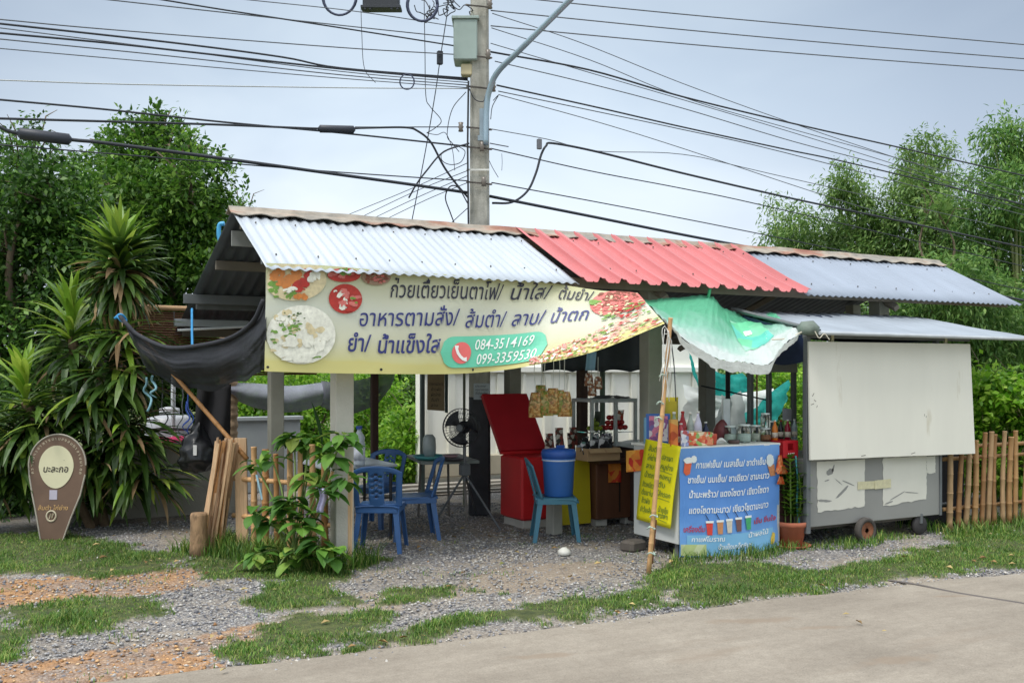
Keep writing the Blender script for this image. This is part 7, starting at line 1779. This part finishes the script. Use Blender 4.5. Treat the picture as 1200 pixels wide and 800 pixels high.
def limbs(mb, base, clumps, r0, seed, fork=0.45):
    random.seed(seed)
    C = [np.array(c, float) for c, r in clumps]; cen = sum(C) / len(C)
    fk = np.array((base[0] + (cen[0] - base[0]) * .3, base[1] + (cen[1] - base[1]) * .3, cen[2] * fork))
    mb.tube(spline([base, (np.array(base) + fk) / 2 + np.array((rnd(-.1, .1), rnd(-.1, .1), 0)), fk], 5), [r0 * (1.25 - .5 * i / 10) for i in range(11)], 10)
    for c in C:
        mid = (fk + c) / 2 + np.array((rnd(-.3, .3), rnd(-.3, .3), rnd(-.1, .3)))
        mb.tube(spline([fk, mid, c], 5), [r0 * .6 * (1 - .8 * i / 10) for i in range(11)], 7)
        for j in range(3):
            e = c + np.array((rnd(-.6, .6), rnd(-.6, .6), rnd(-.2, .6))); mb.tube([mid * .4 + c * .6, (c + e) / 2 + np.array((0, 0, .05)), e], [r0 * .2, r0 * .14, r0 * .05], 5)
def clpx(L, D, dd=1.2, seed=0):
    random.seed(seed + 77); return [(DP(x, y, D + rnd(-dd, dd)), r / FOC * D) for x, y, r in L]
bark = mat('tree_bark', S(110, 96, 80), 0.9, 0.3, 5, 0.8, 20, stretch=(1, 1, .3))
GA = leafmat('mid_green_leaves', [S(44, 78, 28), S(68, 110, 36), S(94, 138, 50), S(132, 168, 74)], .4, .5, .9)
GB = leafmat('deep_green_leaves', [S(36, 66, 26), S(54, 92, 34), S(76, 118, 46), S(112, 150, 66)], .35, .5, .9)
GC2 = leafmat('feathery_bamboo_leaves', [S(76, 112, 56), S(100, 138, 70), S(126, 160, 86), S(156, 184, 110)], .45, .5, .6)
GD = leafmat('blue_green_bamboo_leaves', [S(70, 112, 56), S(94, 138, 68), S(122, 162, 84), S(150, 184, 104)], .45, .5, .6)
GE = leafmat('fresh_green_leaves', [S(86, 142, 36), S(122, 176, 50), S(150, 196, 66), S(178, 212, 96)], .5, .45, 1.5)
def tree(name, label, base, clumps, n, size, asp, m, r0=.12, seed=0, droop=0.0, group=None, fork=.45, twig=14, cat='tree', spread=.22):
    t = thing(name, label, cat, (base[0], base[1], 0), group)
    leafcloud('crown', clumps, n, size, asp, m, t, seed=seed, droop=droop, twig=twig, spread=spread)
    limbs(mb := MB(), (base[0], base[1], 0), clumps, r0, seed, fork); mb.build('trunk', bark, t, True)
    return t
g = GP(200, 520)
tree('broadleaf_tree', 'dense round topped green tree rising behind the shelter gable', DP(195, 480, 16.5), clpx([(185, 195, 52), (228, 222, 42), (150, 178, 34), (185, 160, 22), (245, 262, 28), (205, 272, 62), (150, 255, 58), (240, 315, 34), (205, 345, 62), (150, 330, 60), (180, 410, 60), (130, 400, 50), (215, 170, 18), (120, 215, 40)], 16.5, .8, 1), 40000, .115, .26, GA, .16, 1)
tree('broadleaf_tree', 'dark green tree filling the left picture edge behind the dracaena', DP(30, 480, 14.5), clpx([(35, 225, 42), (70, 250, 48), (5, 265, 50), (85, 300, 48), (35, 320, 66), (105, 350, 52), (20, 400, 70), (90, 415, 62), (-50, 300, 70), (-50, 420, 80), (115, 290, 40)], 14.5, .8, 2), 36000, .105, .27, GB, .15, 2)
tree('sparse_tree', 'thin topped tree with open twigs at the upper left edge', DP(20, 470, 19), clpx([(28, 178, 24), (50, 200, 26), (10, 200, 24), (75, 205, 22), (40, 150, 12), (-20, 190, 40), (30, 240, 40)], 19, .6, 3), 4200, .11, .25, GB, .1, 3, twig=10)
tree('wispy_tree', 'small wispy treetop peeping over the ridge left end', DP(270, 450, 19), clpx([(285, 238, 8), (270, 250, 12), (262, 285, 20), (258, 320, 25), (265, 380, 28)], 19, .3, 4), 4500, .1, .25, GA, .07, 4)
# shrubs seen under and beside the shelter
for i, (lb, L, D, n, m, sz) in enumerate((
 ('shrub at the far left beside the teardrop sign', [(-10, 560, 50), (15, 600, 32), (-30, 500, 60)], 11.6, 5200, GB, .1),
 ('leafy shrub in shade behind the white pole', [(200, 470, 34), (175, 440, 40), (220, 440, 34), (160, 490, 34)], 15.5, 5200, GB, .13),
 ('sunlit shrub between the palm trunk and the grey post', [(295, 478, 26), (285, 500, 22), (310, 500, 22), (300, 450, 26)], 15, 3800, GE, .11),
 ('shrub behind the pickets under the shade cloth', [(350, 490, 30), (380, 500, 30), (335, 460, 34), (385, 450, 34), (360, 520, 30)], 15.5, 5200, GE, .12),
 ('bright garden shrub behind the brown corner post', [(425, 500, 30), (450, 520, 24), (412, 470, 30), (440, 460, 30)], 17, 5200, GE, .12),
 ('fresh yellow green garden bush left of the cream wall', [(470, 520, 26), (485, 500, 24), (462, 545, 24), (490, 540, 20)], 15.2, 4200, GE, .12),
 ('pale far bushes under the sky left of the cream wall', [(455, 460, 24), (480, 455, 26), (500, 470, 22), (430, 450, 26)], 24, 4200, GA, .17),
 ('dark leafy bush behind the glass jars', [(885, 492, 22), (872, 500, 18), (905, 500, 20), (860, 505, 18)], 16.6, 3400, GB, .11),
 ('bright leafy bush between awning and cart frame', [(915, 470, 22), (925, 490, 20), (935, 455, 22), (905, 450, 16)], 17.5, 3600, GE, .11),
 ('tall green bank of bushes far behind the counter', [(870, 450, 28), (900, 440, 30), (930, 425, 34), (840, 445, 26), (960, 440, 40)], 22, 6000, GC2, .16))):
    b = DP(L[0][0], 500, D)
    t = thing('shrub', lb, 'shrub', (b[0], b[1], 0), 'shrubs round the stall')
    cl = clpx(L, D, .4, 20 + i); cl += [(np.array((c[0], c[1], max(c[2] * .4, .2))), r * .9) for c, r in cl[:3]]
    leafcloud('foliage', cl, int(n * 1.6), sz * .75, .3, m, t, seed=30 + i, spread=.18); limbs(mb := MB(), (b[0], b[1], 0), cl, .04, 40 + i, .3); mb.build('stem', bark, t)
for i, (lb, L, D, n) in enumerate((('bright green bush nearest the cart shutter over the right fence', [(1158, 452, 20), (1150, 480, 26), (1168, 500, 26), (1146, 505, 16)], 12.6, 5200), ('bright green bush at the right picture edge over the fence', [(1188, 478, 26), (1205, 470, 34), (1195, 505, 30), (1230, 490, 40)], 12.4, 5200))):
    b = DP(L[0][0], 520, D); t = thing('shrub', lb, 'shrub', (b[0], b[1], 0), 'shrubs round the stall')
    cl = clpx(L, D, .3, 60 + i); cl += [(np.array((c[0], c[1], max(c[2] * .4, .2))), r) for c, r in cl[:3]]
    leafcloud('foliage', cl, n, .10, .3, GE, t, seed=70 + i, spread=.16); limbs(mb := MB(), (b[0], b[1], 0), cl, .03, 80 + i, .3); mb.build('stem', bark, t)
# bamboo and airy trees on the right
def bamboo_clump(label, L, D, n, m, seed, stems=7, size=.135):
    cl = clpx([(x, y, r * .92) for x, y, r in L], D, .9, seed); b = DP(L[-1][0], 440, D)
    t = thing('bamboo_clump', label, 'bamboo', (b[0], b[1], 0), 'feathery bamboo clumps behind the cart')
    leafcloud('foliage', cl, n, size, .15, m, t, seed=seed, droop=.35, twig=22, spread=.3, up=.1)
    random.seed(seed)
    for i in range(stems):
        c = cl[i % len(cl)][0]; s0 = np.array((b[0] + rnd(-.6, .6), b[1] + rnd(-.6, .6), 0)); mid = np.array((s0[0] * .7 + c[0] * .3, s0[1] * .7 + c[1] * .3, c[2] * .62))
        MB().tube(spline([s0, mid, c], 6), [.05 * (1 - .8 * k / 12) for k in range(13)], 7).build('culm', mat('green_bamboo_culm', S(120, 128, 76), 0.5, 0.2, 3), t, True)
    return t
bamboo_clump('low pale bamboo clump leftmost above the bluish roof', [(905, 242, 13), (932, 262, 22), (912, 275, 18), (955, 285, 28), (975, 275, 20), (925, 300, 30), (960, 330, 40)], 24, 11000, GC2, 1)
bamboo_clump('mid height bamboo clump with a tuft near the wires', [(990, 208, 16), (1003, 228, 20), (982, 222, 12), (1015, 255, 26), (1000, 285, 34), (1030, 300, 34), (1005, 340, 44)], 23, 16000, GC2, 2)
bamboo_clump('tall arching bamboo clump in the middle of the right grove', [(1085, 170, 14), (1065, 178, 12), (1110, 185, 14), (1078, 205, 28), (1100, 232, 34), (1060, 240, 28), (1085, 275, 44), (1120, 300, 40), (1060, 310, 36), (1090, 360, 50)], 22, 24000, GC2, 3)
bamboo_clump('tallest dark bamboo clump at the right edge', [(1185, 142, 13), (1163, 158, 16), (1178, 178, 24), (1205, 170, 28), (1160, 205, 26), (1195, 225, 38), (1150, 255, 32), (1190, 290, 50), (1150, 330, 46), (1230, 260, 50), (1180, 380, 55)], 20, 26000, GD, 4)
bamboo_clump('drooping bamboo clump filling the low right behind the cart roof', [(1120, 330, 36), (1150, 360, 40), (1085, 365, 34), (1120, 400, 40), (1170, 410, 46), (1080, 410, 40), (1050, 380, 34)], 18, 20000, GD, 5, 5)
tree('slim_tree', 'thin bare stemmed tree leaning in the right grove', DP(1108, 450, 19), clpx([(1092, 235, 14), (1100, 250, 12)], 19, .2, 9), 300, .16, .2, GC2, .06, 9, fork=.7)
# far woodland closing the horizon
cl = []
random.seed(120)
for i in range(90):
    a = R(-30 + 120 * i / 89); d = rnd(46, 62); cl.append((np.array((d * math.cos(a) * 1.2 + 5, d * math.sin(a), rnd(1.5, 2.6))), (rnd(2.5, 4.5), rnd(2.5, 4.5), rnd(1.6, 3.0))))
o = leafcloud('far_woodland', cl, 42000, .55, .3, GB, None, seed=99, spread=.7)
tag(o, 'distant line of green woodland closing the view behind the stall', 'woodland', kind='stuff')

LAB = {}
for o in SC.objects:
    if o.parent is None and 'label' in o: LAB.setdefault(o['label'], []).append(o)
for k, v in LAB.items():
    n = len(k.split())
    if n < 4 or n > 16: print('LABEL LENGTH', n, k)
    if len(v) > 1 and any('group' not in o for o in v): print('DUP LABEL', k, len(v))

# fallen leaves and litter on the ground
def litter_test(P):
    ed = np.array([p[1] - edge_y(p[0]) for p in P]); return (ed > -1.2) & (RNG.uniform(0, 1, len(P)) < np.where(ed < 0, .12, .5))
P = np.column_stack((RNG.uniform(-1, 12, 700), RNG.uniform(4.2, 11, 700))); P = P[litter_test(P)][:260]; n = len(P)
th = RNG.uniform(0, 6.28, n); L = RNG.uniform(.015, .045, n); dx = np.stack((np.cos(th), np.sin(th)), -1); dy = np.stack((-np.sin(th), np.cos(th)), -1) * .4
z0 = 0.03
V = np.stack([np.column_stack((P - dx * L[:, None], np.full(n, z0))), np.column_stack((P + dy * L[:, None], z0 + L * .5)), np.column_stack((P + dx * L[:, None], np.full(n, z0 + .004))), np.column_stack((P - dy * L[:, None], z0 + L * .3))], 1).reshape(-1, 3)
tag(fastmesh('fallen_leaves', V, np.arange(4 * n).reshape(-1, 4), [leafmat('fallen_leaf', [S(120, 92, 56), S(160, 130, 84), S(190, 170, 120), S(110, 120, 60)], .1, .8)]), 'dry fallen leaves scattered over gravel grass and road edge', 'fallen leaves', kind='stuff')
c = GP(661, 651)
tag(MB().lathe([(.03, 0), (.06, .02), (.055, .05), (.02, .075), (0, .078)], c, 10).build('plastic_scrap', mat('pale_scrap', S(206, 206, 198), 0.6), None, True), 'pale crumpled scrap lying alone on the gravel', 'litter')
c = GP(742, 645)
tag(MB().box((c[0], c[1], .05), (.22, .16, .1), .3, ch=.02).build('stone_block', mat('dark_stone_block', S(92, 86, 80), 0.9, 0.25, 6, .6)), 'dark flat stone block under the counter near the bamboo pole', 'stone')
